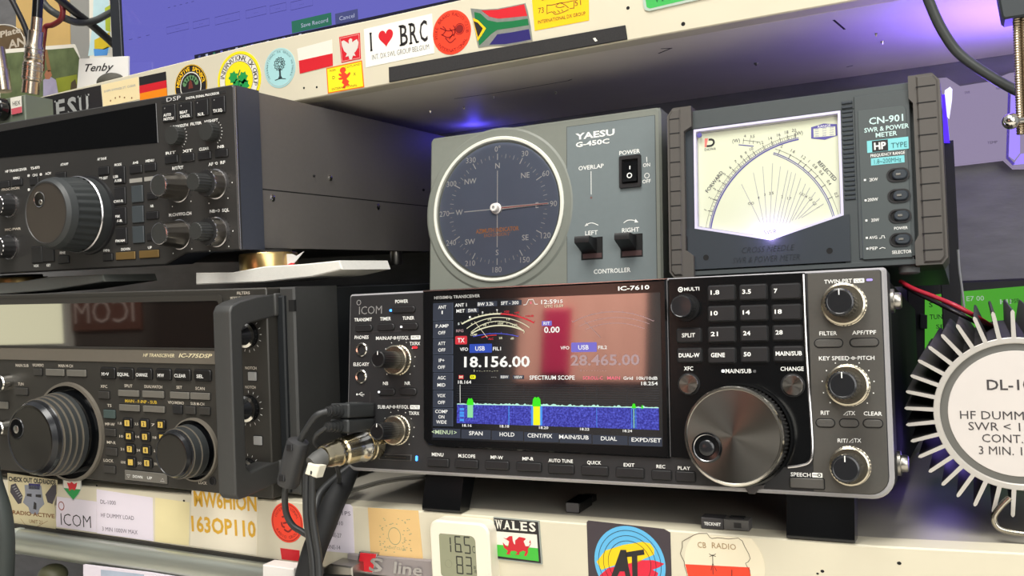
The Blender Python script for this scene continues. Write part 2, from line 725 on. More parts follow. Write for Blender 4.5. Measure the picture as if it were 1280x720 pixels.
# black glossy bay between screen and grey panel
b = B()
bay = g.T([(836, 349), (1006, 341), (1012, 440), (1015, 566), (1010, 580), (1000, 584), (930, 582), (839, 571)])
b.poly(bay, -0.5, 0.9, BLACKG, 0.3)
b.build('key_bay', ic)
b = B()
b.tube([g.P3(x, y, 1.0) for x, y in ((1004, 343), (1008, 440), (1013.5, 520), (1015.5, 562), (1012, 577), (1000, 582), (985, 584))], 0.8, SILVER, 8, 6)
b.build('bay_trim', ic)
b = B()
b.tube([g.P3(x, y, 0.9) for x, y in ((833.5, 350), (835.5, 450), (838, 571))], 0.35, TRIMG, 8, 4)
b.build('bay_trim', ic)

# ---- the screen
W1 = 2.3
SCR = mat('screen_glass_black', (14, 17, 24), 0.05, 0, 0.02, spec=0.5, ior=2.4)
b = B()
scr = g.T([(541.5, 376.5), (825.3, 365.5), (829, 558.5), (539.5, 549.5)], W1)
b.poly(scr, 1.0, W1 + 0.1, SCR)
scr_o = b.build('screen', ic)
E_W = emat('screen_white', (255, 253, 245), 1.0)
E_CR = emat('screen_cream', (240, 236, 200), 0.9)
E_DIM = emat('screen_dim_white', (226, 190, 190), 0.62)
E_TAB = emat('screen_tab', (66, 74, 92), 0.55)
E_TAB2 = emat('screen_tab_edge', (84, 96, 116), 0.6)
E_BLUE = emat('screen_blue', (40, 78, 190), 0.9)
E_LIL = emat('screen_lilac', (136, 124, 226), 0.8)
E_RED = emat('screen_red', (226, 48, 62), 0.9)
E_PINK = emat('screen_pink', (255, 120, 140), 1.0)
E_GRN = emat('screen_green', (60, 235, 20), 1.0)
E_YEL = emat('screen_yellow', (250, 248, 20), 1.0)
E_CYAN = emat('screen_cyan', (70, 160, 255), 0.9)
E_LGR = emat('screen_pale_green', (150, 235, 170), 0.9)
E_WLINE = emat('screen_pale_cyan', (200, 255, 235), 0.9)
E_GRID = emat('screen_grid', (70, 72, 80), 0.5)
E_SCALE = emat('screen_scale_blue', (90, 100, 235), 0.8)


def waterfall_mat():
    m = bpy.data.materials.new('screen_waterfall')
    m.use_nodes = True
    nt = m.node_tree
    bb = nt.nodes['Principled BSDF']
    bb.inputs['Base Color'].default_value = (0.01, 0.01, 0.02, 1)
    tc = nt.nodes.new('ShaderNodeTexCoord')
    n = nt.nodes.new('ShaderNodeTexNoise')
    n.inputs['Scale'].default_value = 900
    n.inputs['Detail'].default_value = 2
    r = nt.nodes.new('ShaderNodeValToRGB')
    r.color_ramp.elements[0].position = 0.4
    r.color_ramp.elements[0].color = lin((16, 20, 150))
    r.color_ramp.elements[1].position = 0.75
    r.color_ramp.elements[1].color = lin((90, 100, 235))
    nt.links.new(tc.outputs['Object'], n.inputs['Vector'])
    nt.links.new(n.outputs['Fac'], r.inputs['Fac'])
    nt.links.new(r.outputs['Color'], bb.inputs['Emission Color'])
    bb.inputs['Emission Strength'].default_value = 0.85
    return m


WF = waterfall_mat()
s1 = B()      # filled fields of the display
s2 = B()      # characters and lines of the display
Z1, Z2, Z3 = W1 + 0.15, W1 + 0.22, W1 + 0.29


def q(px0, py0, px1, py1):
    """a field given by left/right x and its centre-line top/bottom y at the left; follows the panel's axes"""
    a = g.P(px0, py0, W1)
    c = g.P(px1, py1, W1)
    return rect(min(a[0], c[0]), min(a[1], c[1]), max(a[0], c[0]), max(a[1], c[1]))


def fld(cx, cy, w, h, mt, z=Z1, r=0.0):
    u, v = g.P(cx, cy, W1)
    su, sv = g.S(cx, cy, W1)
    if r:
        s1.flat(rrect(u, v, w * su, h * sv, r), z, mt)
    else:
        s1.flat(rect(u - w * su / 2, v - h * sv / 2, u + w * su / 2, v + h * sv / 2), z, mt)


def st(s, cx, cy, w, h, mt=None, z=Z3, bold=0.012, target=None):
    u, v = g.P(cx, cy, W1)
    su, sv = g.S(cx, cy, W1)
    (target or s2).text(s, u, v, h * sv, mt or E_W, z, w * su, 'c', 0, bold)


# tabs down the left
ys = [378.5, 401, 423, 443.5, 465.3, 487.5, 509.5, 533]
for i in range(7):
    a0, a1 = ys[i], ys[i + 1]
    fld(554, (a0 + a1) / 2, 25, (a1 - a0) - 1.0, E_TAB2, Z1)
    fld(553.6, (a0 + a1) / 2, 23.6, (a1 - a0) - 2.0, E_TAB, Z2)
for s, x, y, w in (('ANT', 553, 384, 10), ('1', 553, 390.5, 1.5), ('P.AMP', 553, 407.5, 16), ('OFF', 552.5, 416, 9), ('ATT', 552.5, 429.3, 9), ('OFF', 552.5, 437.5, 9),
                   ('IP+', 552.3, 450.5, 7), ('OFF', 552, 459, 9), ('AGC', 552.3, 472.2, 10), ('MID', 552, 481.2, 10), ('VOX', 552, 494.5, 10), ('OFF', 552, 503, 9),
                   ('COMP', 552, 514.3, 15.5), ('ON', 552, 521, 7.5), ('WIDE', 552, 527.5, 13)):
    st(s, x, y, w, 4.2)
st('ANT 1', 576.3, 381.3, 14.5, 4.2)
fld(609, 380, 25, 6.3, E_TAB)
st('BW 3.2k', 607.5, 380, 20, 4.2)
fld(639, 378.6, 26, 6.3, E_TAB)
st('SFT - 300', 637.5, 378.7, 22, 4.2)
s2.line(g.T([(654.5, 381.2), (658, 380.8), (661, 374.6), (666.5, 374.3), (669, 380.3), (672.5, 380.2)], W1), 0.35, Z3, E_W)
fld(663.8, 378.5, 1.6, 2.6, E_PINK, Z2)
st('12:59', 686.4, 377.2, 19.5, 5.2)
st('15', 700.6, 376.7, 6, 4)
st('UTC 12:59', 692.5, 382.6, 23, 3.2, E_CR)
fld(590.5, 388.2, 16, 5.6, E_TAB)
st('MET', 576, 388.6, 10.5, 4.2)
st('SWR', 590.8, 388.1, 11, 4.2)


def arcpts(pa, pm, pb, n=24):
    """circle through three panel points"""
    a, m_, c = [Vector(g.P(x, y, W1)) for x, y in (pa, pm, pb)]
    d = 2 * (a.x * (m_.y - c.y) + m_.x * (c.y - a.y) + c.x * (a.y - m_.y))
    ux = (a.length_squared * (m_.y - c.y) + m_.length_squared * (c.y - a.y) + c.length_squared * (a.y - m_.y)) / d
    uy = (a.length_squared * (c.x - m_.x) + m_.length_squared * (a.x - c.x) + c.length_squared * (m_.x - a.x)) / d
    C = Vector((ux, uy))
    A0 = math.atan2(a.y - uy, a.x - ux)
    A1 = math.atan2(c.y - uy, c.x - ux)
    R = (a - C).length
    return [(ux + R * math.cos(A0 + (A1 - A0) * i / n), uy + R * math.sin(A0 + (A1 - A0) * i / n)) for i in range(n + 1)], C


def scale(pa, pm, pb, width, mt, ticks=0, tl=0.7, split=None, mt2=None, z=Z3, tgt=None):
    t_ = tgt or s2
    p, C = arcpts(pa, pm, pb)
    if split:
        k = int(len(p) * split)
        t_.line(p[:k + 1], width, z, mt)
        t_.line(p[k:], width, z, mt2)
    else:
        t_.line(p, width, z, mt)
    for i in range(ticks):
        f = i / max(1, ticks - 1) * (len(p) - 1)
        k = min(int(f), len(p) - 2)
        a = Vector(p[k]).lerp(Vector(p[k + 1]), f - k)
        dirv = (a - C).normalized()
        L = tl * (1.7 if i % 5 == 0 else 1)
        t_.line([a, a + dirv * L], 0.22, z, mt2 if split and i / ticks > split else mt)


scale((577.5, 405), (623, 392.3), (667.5, 403.5), 0.9, E_CR, 21, 0.9, 0.55, E_RED)
scale((583.5, 410.8), (624, 396.8), (662, 409.5), 0.45, E_CR, 0)
scale((589, 415.5), (625, 401.6), (656, 414.8), 0.45, E_CR, 16, -0.7)
scale((589.5, 417), (625.5, 406.8), (655, 413.5), 0.8, E_CR, 0, split=0.6, mt2=E_CR)
scale((592, 420.8), (622, 417.0), (648, 420.6), 0.4, E_SCALE, 9, 0.6)
scale((602, 422), (612, 419.5), (621, 419.0), 0.5, E_RED, 0)
s2.line(g.T([(593.5, 402), (609.5, 422.2)], W1), 0.3, Z3 + 0.04, E_CR)
for s, x, y, mt in (('S', 573.6, 404.8, E_W), ('1', 587.6, 396.5, E_W), ('5', 603.5, 390.6, E_W), ('9', 621.5, 387.8, E_W), ('+20', 633.5, 389.5, E_RED), ('+40', 646.3, 390.8, E_RED), ('+60dB', 662, 395, E_RED),
                    ('10', 612.3, 399.3, E_CR), ('15', 635.5, 398.8, E_CR), ('5', 590, 405.3, E_CR), ('50', 606, 406.2, E_CR), ('100', 626, 404.3, E_CR), ('150', 643.5, 406.3, E_CR), ('COMP', 592.5, 418.4, E_CR), ('ALC', 613.8, 423.5, E_RED), ('dB', 640.5, 423, E_CR), ('25', 626, 422.5, E_CR)):
    st(s, x, y, 2.1 * len(s), 2.6, mt)
st('RFG', 575, 413.5, 9, 3.4, E_DIM)
fld(576.6, 425.2, 14.8, 10.5, E_RED, Z1, 0.8)
st('TX', 576.6, 425.4, 8.8, 5.6)
st('VFO', 580.2, 436.6, 10, 4.2)
fld(601, 435.4, 28, 11, E_BLUE, Z1, 0.5)
st('USB', 600.3, 435.6, 12, 5.4)
st('FIL1', 621.4, 435.9, 10, 4.4)
st('18.156.00', 620.7, 452.2, 82, 13.4, E_W, bold=0.022)
st('1 - - . - - - . - -', 607.5, 463.3, 30, 2.6, E_CR)
# faint sub receiver on the right
fld(683.6, 404.2, 12.5, 6, E_LIL, Z1)
st('RIT', 683.6, 404.2, 8, 3.8)
st('0.00', 690, 412.2, 19.5, 7.6, bold=0.02)
scale((716, 402.8), (769, 389.8), (817, 401.5), 0.3, E_DIM, 9, 0.6)
scale((724, 408), (768, 397), (812, 405), 0.25, E_DIM, 0)
scale((732, 412), (766, 404), (806, 411), 0.25, E_DIM, 0)
s2.line(g.T([(730.5, 401), (751, 422)], W1), 0.25, Z3, E_DIM)
st('VFO', 706.3, 434.8, 11, 4)
fld(730, 434, 32, 12, E_LIL, Z1, 0.5)
st('USB', 729.5, 434.2, 13, 5.6)
st('FIL2', 753.4, 434.2, 11, 4.2)
st('28.465.00', 755.8, 450, 86, 13.4, E_DIM, bold=0.02)
st('1 - - . - - - . - -', 742, 463, 32, 2.6, E_DIM)
# spectrum scope
fld(576.5, 471.3, 6, 4.8, E_RED)
st('M', 576.5, 471.2, 4.2, 3.4, E_CR)
fld(591.2, 471.2, 7, 5, E_YEL, Z1, 0.8)
st('EX', 591.2, 471.2, 4, 3, BLACKPR)
st('...', 617.5, 470.9, 6.5, 1.2)
fld(631, 471.2, 12, 4.8, E_TAB)
st('RBW', 631, 471.2, 9.5, 3.4)
fld(648, 471.5, 14, 4.8, E_TAB)
st('VIEW', 648, 471.5, 10.5, 3.4)
st('SPECTRUM SCOPE', 690, 472, 56.5, 5.2)
st('SCROLL-C', 741.2, 472.4, 25, 4, E_PINK)
st('MAIN', 767.3, 472.5, 16, 4, E_PINK)
st('Grid', 785.3, 472.6, 12, 4)
st('10k/10dB', 809, 472.7, 26, 4)
st('18.164', 581, 477.6, 16.5, 4)
st('18.254', 812, 479.3, 20.5, 4.4)


def yl(x, ya, yb, xa=571.0, xb=823.5):
    return ya + (yb - ya) * (x - xa) / (xb - xa)


for k in range(9):
    ya = 480 + k * 2.9
    yb = 482.5 + k * 3.0
    s1.line(g.T([(571, ya), (823.5, yb)], W1), 0.16, Z1, E_GRID)
for x in (610, 655, 680, 731, 746, 784):
    s1.line(g.T([(x, yl(x, 480, 483)), (x + 0.3, yl(x, 504, 508))], W1), 0.15, Z1, E_GRID)
wf = g.T([(571.5, 505.5), (823.5, 510), (824, 537.5), (571, 528.8)], W1)
s1.flat(wf, Z1, WF)
rnd = random.Random(3)
top = []
for i in range(120):
    x = 571.5 + 252 * i / 119
    pk = rnd.random() ** 3 * 2.2
    top.append((x, yl(x, 504.6, 509.3) - pk))
s1.flat(g.T(top + [(823.5, 510.3), (571.5, 505.6)], W1), Z2, E_WLINE)
for (x, ytop, w, mt) in ((588, 497.5, 7, E_GRN), (671, 496, 9, E_GRN), (792.5, 504, 4, E_GRN), (803, 506, 2, E_GRN)):
    yb = yl(x, 506, 511)
    s1.flat(g.T([(x - w / 2 - 1, yb), (x - w / 2, ytop + 3), (x - w / 4, ytop), (x, ytop + 1.2), (x + w / 4, ytop), (x + w / 2, ytop + 3), (x + w / 2 + 1, yb)], W1), Z3, mt)
fld(588, 514, 7, 16, E_LGR, Z2)
fld(671, 519.5, 8.6, 24, E_YEL, Z2)
fld(671, 519.5, 14, 24, E_CYAN, Z1 + 0.03)
for x, w in ((792.5, 1.0), (795, 0.7), (789.8, 0.7), (636.3, 0.9), (746, 0.5)):
    fld(x, yl(x, 518, 524), w, 24, E_CYAN if x != 792.5 else E_LGR, Z2)
for y in (511.5, 516, 519.5, 525):
    fld(577.5, y, 5.5, 3, E_CYAN, Z2)
s1.line(g.T([(575.3, 481), (575.4, 503.5)], W1), 0.3, Z2, E_W)
for s, x, y in (('18.16', 584, 531.8), ('18.18', 630.8, 532.8), ('18.20', 679.8, 534.6), ('18.22', 731, 536.4), ('18.24', 784.5, 538.6)):
    st(s, x, y, 11.5, 3.2)
xs = [540.5, 576, 614, 654.5, 699, 740, 785, 828]
for i in range(7):
    xa, xb = xs[i], xs[i + 1]
    fld((xa + xb) / 2, yl((xa + xb) / 2, 541.5, 552, 560, 810), xb - xa - 1.2, 11.5, E_TAB, Z1)
E_MEN = emat('screen_menu_green', (215, 235, 190), 0.9)
for s, x, y, w in (('<MENU1>', 555.5, 540.2, 31, ), ('SPAN', 595, 541.6, 17), ('HOLD', 634, 543, 18.5), ('CENT/FIX', 675, 544.6, 31), ('MAIN/SUB', 717.5, 546.4, 37), ('DUAL', 761.3, 548.2, 20), ('EXPD/SET', 808, 550, 37)):
    st(s, x, y, w, 5, E_MEN if s[0] == '<' else E_W)
s1.build('screen_fields', scr_o)
s2.build('screen_characters', scr_o)

# ---- printing on the panel
lt = B()


def lab(s, px, py, w, h=4.4, mt=WHITE, z=0.25, bold=0.012, pan=None, tgt=None, shear=0.0, rot=0.0):
    pan = pan or g
    u, v = pan.P(px, py, z)
    su, sv = pan.S(px, py, z)
    (tgt if tgt is not None else lt).text(s, u, v, h * sv, mt, z, None if w is None else w * su, 'c', rot, bold, shear)


def button(px, py, w, h, hgt=1.4, r=1.0, mt=BTN, pan=None, par=None, well=True, name='button', z=0.0, ch=0.35):
    pan = pan or g
    par = par or ic
    u, v = pan.P(px, py, z + hgt)
    su, sv = pan.S(px, py, z)
    bb = B()
    if well:
        bb.poly(rrect(u, v, w * su + 1.0, h * sv + 1.0, r + 0.5, 4), z - 0.3, z + 0.12, HOLE)
    bb.poly(rrect(u, v, w * su, h * sv, r, 4), z, z + hgt, mt, ch)
    return bb.build(name, par)


def led(px, py, w, h, mt, pan=None, par=None, z=0.3, hgt=0.4):
    pan = pan or g
    u, v = pan.P(px, py, z)
    su, sv = pan.S(px, py, z)
    bb = B()
    bb.poly(rrect(u, v, w * su, h * sv, 0.6, 4), z - 0.3, z + hgt, mt, 0.1)
    return bb.build('indicator_light', par or ic)


L_BLUE = emat('led_blue', (70, 150, 255), 3.0)
L_WHITE = emat('led_white', (255, 255, 255), 1.6)
L_RED = emat('led_red', (255, 40, 50), 2.0)
L_LIL = emat('led_lilac', (190, 170, 255), 1.2)

LOGO = mat('silver_print', (185, 185, 185), 0.35, 0.6)
lab('ICOM', 463, 387.6, 28.5, 9.6, LOGO, bold=-0.005)
u, v = g.P(448.8, 378.3)
su, sv = g.S(448.8, 378.3)
lt.ring(circ(u, v, 3.4 * sv, 24), circ(u, v, 2.5 * sv, 24), 0.2, 0.3, LOGO)
for s, x, y, w in (('POWER', 502, 376.7, 16), ('TRANSMIT', 453.8, 399.5, 22), ('TIMER', 481.8, 398.4, 13.5), ('TUNER', 510.5, 397.5, 14.5), ('PHONES', 452, 421.6, 17.5),
                   ('MAIN:AF', 480, 422.6, 20), ('RF/SQL', 504, 422.1, 15), ('TX/RX', 518.6, 429.4, 13), ('ELEC-KEY', 451.6, 455.3, 19.5), ('NB', 482, 479.2, 6.5), ('NR', 509.4, 479, 7),
                   ('SUB:AF', 480.5, 508.7, 17), ('RF/SQL', 503.5, 508.5, 15), ('TX/RX', 517.6, 516.6, 13), ('MIC', 452.2, 534.6, 8),
                   ('MENU', 547, 568.2, 14.5), ('M.SCOPE', 583.5, 570, 21), ('MP-W', 621, 571.8, 15.5), ('MP-R', 660, 573.5, 14), ('AUTO TUNE', 700.8, 576, 30.5), ('QUICK', 742.6, 578.3, 17.5), ('EXIT', 786.3, 581.2, 13.5), ('REC', 826, 583.2, 11), ('PLAY', 855, 585.2, 15.5),
                   ('TWIN-PBT', 1047.5, 351.6, 35), ('FILTER', 1035.2, 416.6, 22), ('APF/TPF', 1080, 415.6, 30), ('KEY SPEED', 1042.5, 447.8, 38), ('PITCH', 1082.5, 447.4, 21), ('RIT', 1031.4, 516, 11), ('TX', 1064.5, 516.4, 9), ('CLEAR', 1091, 517, 23),
                   ('RIT/', 1053.5, 550.8, 13), ('TX', 1072, 550.6, 9), ('SPEECH', 1000.8, 593.4, 25)):
    lab(s, x, y, w, 4.3 if x < 1000 else 5.0, z=0.5 if x > 1015 else 0.25)
lab('HF/50MHz TRANSCEIVER', 571, 371, 57, 3.8, mat('soft_grey_print', (176, 176, 174), 0.5), 2.5)
lab('IC-7610', 792, 359.8, 39, 5.2, WHITE, 2.5, 0.02)
for x, y in ((1057.5, 516.5), (1064.3, 550.7)):
    lt.line(g.T([(x - 3, y + 2.4), (x + 2, y + 2.4), (x + 2, y - 2.2)], 0.5), 0.35, 0.5, WHITE, True)
for x, y, z in ((493.3, 422.4, 0.25), (492.4, 508.6, 0.25), (1066.5, 447.6, 0.5)):
    u, v = g.P(x, y, z)
    su, sv = g.S(x, y, z)
    lt.ring(circ(u, v, 2.1 * sv, 16), circ(u, v, 1.4 * sv, 16), z - 0.05, z, WHITE)
    lt.flat(circ(u, v, 0.8 * sv, 10), z, WHITE)
    lt.flat(rect(u - 4.6 * su, v - 0.3 * sv, u - 2.2 * su, v + 0.3 * sv), z, WHITE)
    lt.flat(rect(u + 2.2 * su, v - 0.3 * sv, u + 4.6 * su, v + 0.3 * sv), z, WHITE)


def tag_box(s, x, y, w, h, z=0.3, mt=None):
    u, v = g.P(x, y, z)
    su, sv = g.S(x, y, z)
    lt.flat(rrect(u, v, w * su, h * sv, 0.4), z, mt or WHITE)
    if s:
        lt.text(s, u, v, h * sv * 0.62, BLACKPR, z + 0.06, w * su * 0.75)


tag_box('MUTE', 519.5, 421.8, 12, 5)
tag_box('MUTE', 518.6, 508.9, 12, 5)
tag_box('CLR', 1073.6, 350.8, 13.5, 5.4, 0.5)
tag_box('', 1021.6, 594, 13, 6, 0.5)
u, v = g.P(1024, 594, 0.6)
lt.ring(circ(u, v, 0.9, 12), circ(u, v, 0.5, 12), 0.5, 0.6, BLACKPR)
lt.flat(rect(u - 3.2, v - 0.15, u - 0.8, v + 0.15), 0.6, BLACKPR)
# usb trident
lt.line(g.T([(446, 493), (455.5, 493)], 0.25), 0.35, 0.25, WHITE)
lt.line(g.T([(448.5, 493), (451, 490.8), (453, 490.6)], 0.25), 0.3, 0.25, WHITE)
lt.line(g.T([(450, 493), (452, 495), (454, 495)], 0.25), 0.3, 0.25, WHITE)
u, v = g.P(446.5, 493)
lt.flat(circ(u, v, 0.7, 10), 0.25, WHITE)
lt.line(g.T([(462.6, 490), (462.6, 545)], 0.2), 0.3, 0.2, TRIMG)
lt.line(g.T([(450, 415.6), (510, 413.4)], 0.2), 0.3, 0.2, TRIMG)  # highlight along the ledge, drawn as a grey line
lt.line(g.T([(473, 497.5), (513, 497)], 0.2), 0.3, 0.2, TRIMG)

button(503.3, 386.8, 29, 7.6, 1.2, 2)
led(488.6, 388, 3, 3, L_BLUE, z=1.0)
for x, y, w in ((453.8, 410, 21), (481.6, 408.8, 21), (510.6, 407.8, 21.5), (482.4, 489.8, 20.5), (509, 489.5, 21.5)):
    button(x, y, w, 8.2, 1.2, 2)
led(501.7, 408.6, 2.6, 2.6, L_WHITE, z=1.1)
led(473.8, 490, 2.6, 2.6, L_WHITE, z=1.1)
led(518.4, 434.3, 6, 2.6, L_RED)
led(520.7, 573, 2.4, 6.5, L_BLUE)
led(1086.8, 349.8, 8, 2.8, L_LIL, z=0.5)
for x, y in ((452, 437), (451.4, 470.6)):
    u, v = g.P(x, y, 0.5)
    su, sv = g.S(x, y)
    r = 8.6 * sv
    bb = B()
    bb.lathe(u, v, [(r, 0), (r, 0.8), (r * 0.9, 1.2), (r * 0.66, 1.0), (r * 0.6, -1.5), (0.01, -1.6)], [CHROME, CHROME, CHROME, HOLE, HOLE], 28, caps=(False, False))
    bb.build('jack_socket', ic)

for x, y, w, h in ((546.8, 578.4, 26.5, 9.6), (582.4, 580, 28.5, 9.8), (620.6, 581.6, 29, 9.8), (660.4, 583.7, 30.5, 10.4), (700.8, 586.4, 31.5, 10.6), (742.8, 588.6, 33, 11), (786.8, 591, 34.5, 11.4), (826.4, 594, 24, 11.4), (856.4, 595.8, 24, 11.8)):
    button(x, y, w, h, 1.3, 0.8)
# card slot
u, v = g.P(494, 571.6)
su, sv = g.S(494, 571.6)
bb = B()
bb.poly(rrect(u, v, 41 * su, 8 * sv, 0.6), 0, 0.4, TRIMG, 0.15)
bb.poly(rrect(u, v, 38 * su, 6 * sv, 0.4), 0.3, 0.5, HOLE)
bb.box(u - 12 * su, v - 0.4 * sv, 0.5, u + 14 * su, v + 0.9 * sv, 0.9, DARKST)
bb.build('card_slot', ic)


def two_tier(px, py, r_px, fx, fy, fr_px, mo, mi_, pan=None, par=None, ho=9.0, flutes=30, name='control_knob', base=True):
    """ring plus inner knob; (px,py) centre of the ring's front edge, (fx,fy) centre of the inner knob's front face"""
    pan = pan or g
    par = par or ic
    u, v = pan.P(px, py, ho * 0.7)
    su, sv = pan.S(px, py)
    R = r_px * sv
    bb = B()
    bb.lathe(u, v, [(R * 1.02, 0), (R * 1.02, 0.8), (R * 0.97, 1.2), (R * 0.97, ho - 1.5), (R * 1.0, ho - 1.2), (R * 0.98, ho - 0.4), (R * 0.9, ho), (R * 0.6, ho)], mo, 40, flutes, 0.035, (2, 3))
    ring_ = bb.build(name, par)
    # inner: find the height at which the face centre sits on the same axis
    best = min((abs(pan.P(fx, fy, h)[0] - u), h) for h in [ho + 0.5 * k for k in range(2, 60)])[1]
    r2 = fr_px * sv
    bb = B()
    bb.lathe(u, v, [(r2 * 1.02, ho - 1), (r2 * 1.02, best - 1.0), (r2 * 0.96, best - 0.3), (r2 * 0.85, best), (r2 * 0.8, best - 0.15), (0.01, best - 0.15)], mi_, 36, 24, 0.05, (0, 1), caps=(False, False))
    bb.poly(rect(u - 0.25, v + r2 * 0.5, u + 0.25, v + r2 * 0.93), best - 0.2, best + 0.1, WHITE)
    bb.build('knob_cap', ring_)
    return u, v, R


KNOBF = mat('dark_glossy_knob', (40, 41, 44), 0.22, 0.3, 0.04)
for (px, py, r, fx, fy, fr, hh) in ((494, 450, 18.6, 472, 450.5, 10.5, 6.0), (493, 537.8, 18.6, 470.5, 538, 10.5, 6.0)):
    u, v, R = two_tier(px, py, r, fx, fy, fr, GOLDS, KNOBB, ho=hh)
    for k in range(11):
        a = math.radians(225 - 27 * k)
        lt.flat(circ(u + R * 1.32 * math.cos(a), v + R * 1.32 * math.sin(a), 0.32, 8), 0.25, WHITE)
for (px, py, r, fx, fy, fr, hh) in ((1054, 380, 26.5, 1049, 378.5, 17, 5.0), (1059, 481.5, 26, 1052.5, 482.5, 17, 5.0), (1062, 583, 24.5, 1056.5, 586, 17, 5.0)):
    u, v, R = two_tier(px, py, r, fx, fy, fr, GOLDS, KNOBF, ho=hh)
    if py == 481.5:
        for k in range(11):
            a = math.radians(225 - 27 * k)
            lt.flat(circ(u + R * 1.2 * math.cos(a), v + R * 1.2 * math.sin(a), 0.35, 8), 0.5, WHITE)

for x, y, w in ((1035.4, 429, 34.5), (1080, 428, 35), (1031.4, 528.8, 22.5), (1061, 529, 23), (1091, 529.4, 23.5)):
    button(x, y, w, 9.5, 0.9, 2.5, BTNG, z=0.3)
button(1008.4, 604.3, 42, 12.5, 1.2, 0.6, BTNG, z=0.3)

# keypad
lab('MULTI', 864.5, 361.2, 19, 4.4, z=1.05)
u, v = g.P(850.6, 362, 1.0)
lt.ring(circ(u, v, 1.5, 16), circ(u, v, 0.95, 16), 0.95, 1.0, WHITE)
lt.flat(circ(u, v, 0.55, 10), 1.0, WHITE)
keys = []
for r, y in enumerate((366, 392, 418, 444.3)):
    for c, x in enumerate((901.4, 941, 981.8)):
        yy = y - (c * 1.0)
        keys.append((x + r * 0.9 * (c + 0.3) / 2, yy, (33.5, 33.5, 36)[c]))
names = ['1.8', '3.5', '7', '10', '14', '18', '21', '24', '28', 'GENE', '50', 'MAIN/SUB']
for (x, y, w), s in zip(keys, names):
    button(x, y, w, 18.6, 1.6, 1.0, BTN, z=0.8, ch=0.5)
    tw = {'GENE': 17.5, 'MAIN/SUB': 33}.get(s, len(s.replace('.', '')) * 4.5 + (2 if '.' in s else 0))
    cx = x - w / 2 + 3.5 + tw / 2 if s != 'MAIN/SUB' else x + 1
    lab(s, cx, y - 0.5, tw, 5.4, z=2.5, bold=0.02)
for x, y, s in ((860.6, 419, 'SPLIT'), (861.4, 444, 'DUAL-W')):
    button(x, y, 30, 17, 1.6, 1.0, BTN, z=0.8, ch=0.5)
    lab(s, x, y, 16.5 if s == 'SPLIT' else 26, 5.2, z=2.5, bold=0.02)
lab('XFC', 860.6, 460.6, 11.5, 5, z=1.05)
lab('CHANGE', 990, 461, 29, 5.2, z=1.05)
lab('MAIN/SUB', 923, 463.8, 32.5, 5.2, z=1.05)
led(903.9, 463.8, 3.8, 3.8, L_WHITE, z=1.0)
led(943.2, 464.2, 3.8, 3.8, mat('unlit_led', (90, 90, 92), 0.4), z=1.0)
BRUSH = mat('radial_brushed_metal', (132, 129, 124), 0.27, 1.0, 0.05, 300, aniso=True)
for x, y, r in ((860.6, 480, 12.3), (990.6, 481.5, 13)):
    u, v = g.P(x, y, 2.2)
    su, sv = g.S(x, y)
    R = r * sv
    bb = B()
    bb.lathe(u, v, [(R * 1.14, 0.8), (R * 1.14, 1.3), (R * 1.02, 1.3)], BLACKPR, 32, caps=(False, False))
    bb.lathe(u, v, [(R, 0.9), (R, 2.2), (R * 0.93, 2.7), (0.01, 2.7)], [KNOBB, SILVER, BRUSH], 40, caps=(False, False))
    bb.build('button', ic)
# multi knob
u, v = g.P(852, 383, 9)
su, sv = g.S(852, 383)
R = 14 * sv
bb = B()
bb.lathe(u, v, [(R * 1.25, 0.8), (R * 1.25, 2), (R, 2.2), (R, 9.5), (R * 0.92, 10.2), (R * 0.86, 10), (0.01, 9.8)], [KNOBB, KNOBB, KNOBB, KNOBF, KNOBF, KNOBF], 40, 40, 0.035, (2, 3), caps=(False, False))
bb.build('control_knob', ic)

# main dial
D_FACE = 20.0
u, v = g.P(915.5, 545.5, D_FACE)
su, sv = g.S(915.5, 545.5, D_FACE)
R = 63.3 * sv
bb = B()
bb.lathe(u, v, [(R * 1.06, 0.5), (R * 1.06, 3.0), (R * 1.02, 3.2)], BLACKG, 64, caps=(False, False))
bb.lathe(u, v, [(R * 1.0, 3), (R * 1.0, D_FACE - 5)], DARKST, 40, 75, 0.02, (0, 1), caps=(False, False))
bb.lathe(u, v, [(R * 1.0, D_FACE - 5), (R * 0.97, D_FACE - 1.5)], DARKST, 80, caps=(False, False))
dial = bb.build('tuning_dial', ic)
bb = B()
bb.lathe(u, v, [(R * 0.985, D_FACE - 2.4), (R * 1.0, D_FACE - 1.2), (R * 0.98, D_FACE - 0.1), (R * 0.94, D_FACE + 0.1), (R * 0.925, D_FACE - 0.5)], CHROME, 80, caps=(False, False))
bb.build('dial_rim', dial, label='bright chrome rim of the tuning dial')
bb = B()
bb.lathe(u, v, [(R * 0.93, D_FACE - 0.5), (0.01, D_FACE - 0.3)], BRUSH, 96, caps=(False, False))
bb.build('dial_face', dial)
u2, v2 = g.P(883.5, 559.8, D_FACE)
r2 = 18.5 * sv
bb = B()
bb.lathe(u2, v2, [(r2 * 1.05, D_FACE - 0.6), (r2 * 1.05, D_FACE + 0.2), (r2 * 0.93, D_FACE + 0.5), (r2 * 0.87, D_FACE + 0.1), (r2 * 0.6, D_FACE - 0.4 + 0.3), (0.01, D_FACE - 0.1)], [BLACKG, BLACKG, SILVER, BLACKG, BLACKG], 40, caps=(False, False))
bb.ball((u2, v2, D_FACE + 0.2), r2 * 0.55, KNOBF, 18, 1, 1, 0.25)
bb.build('finger_dimple', dial)
# tension lever under the dial
bb = B()
bb.poly(g.T([(931, 607), (956, 606), (954, 611), (948, 612), (944, 617.5), (936, 617), (932, 611)], 1.5), -1, 2.2, TRIMG, 0.3)
bb.build('tension_lever', ic)
lt.build('panel_lettering', ic)

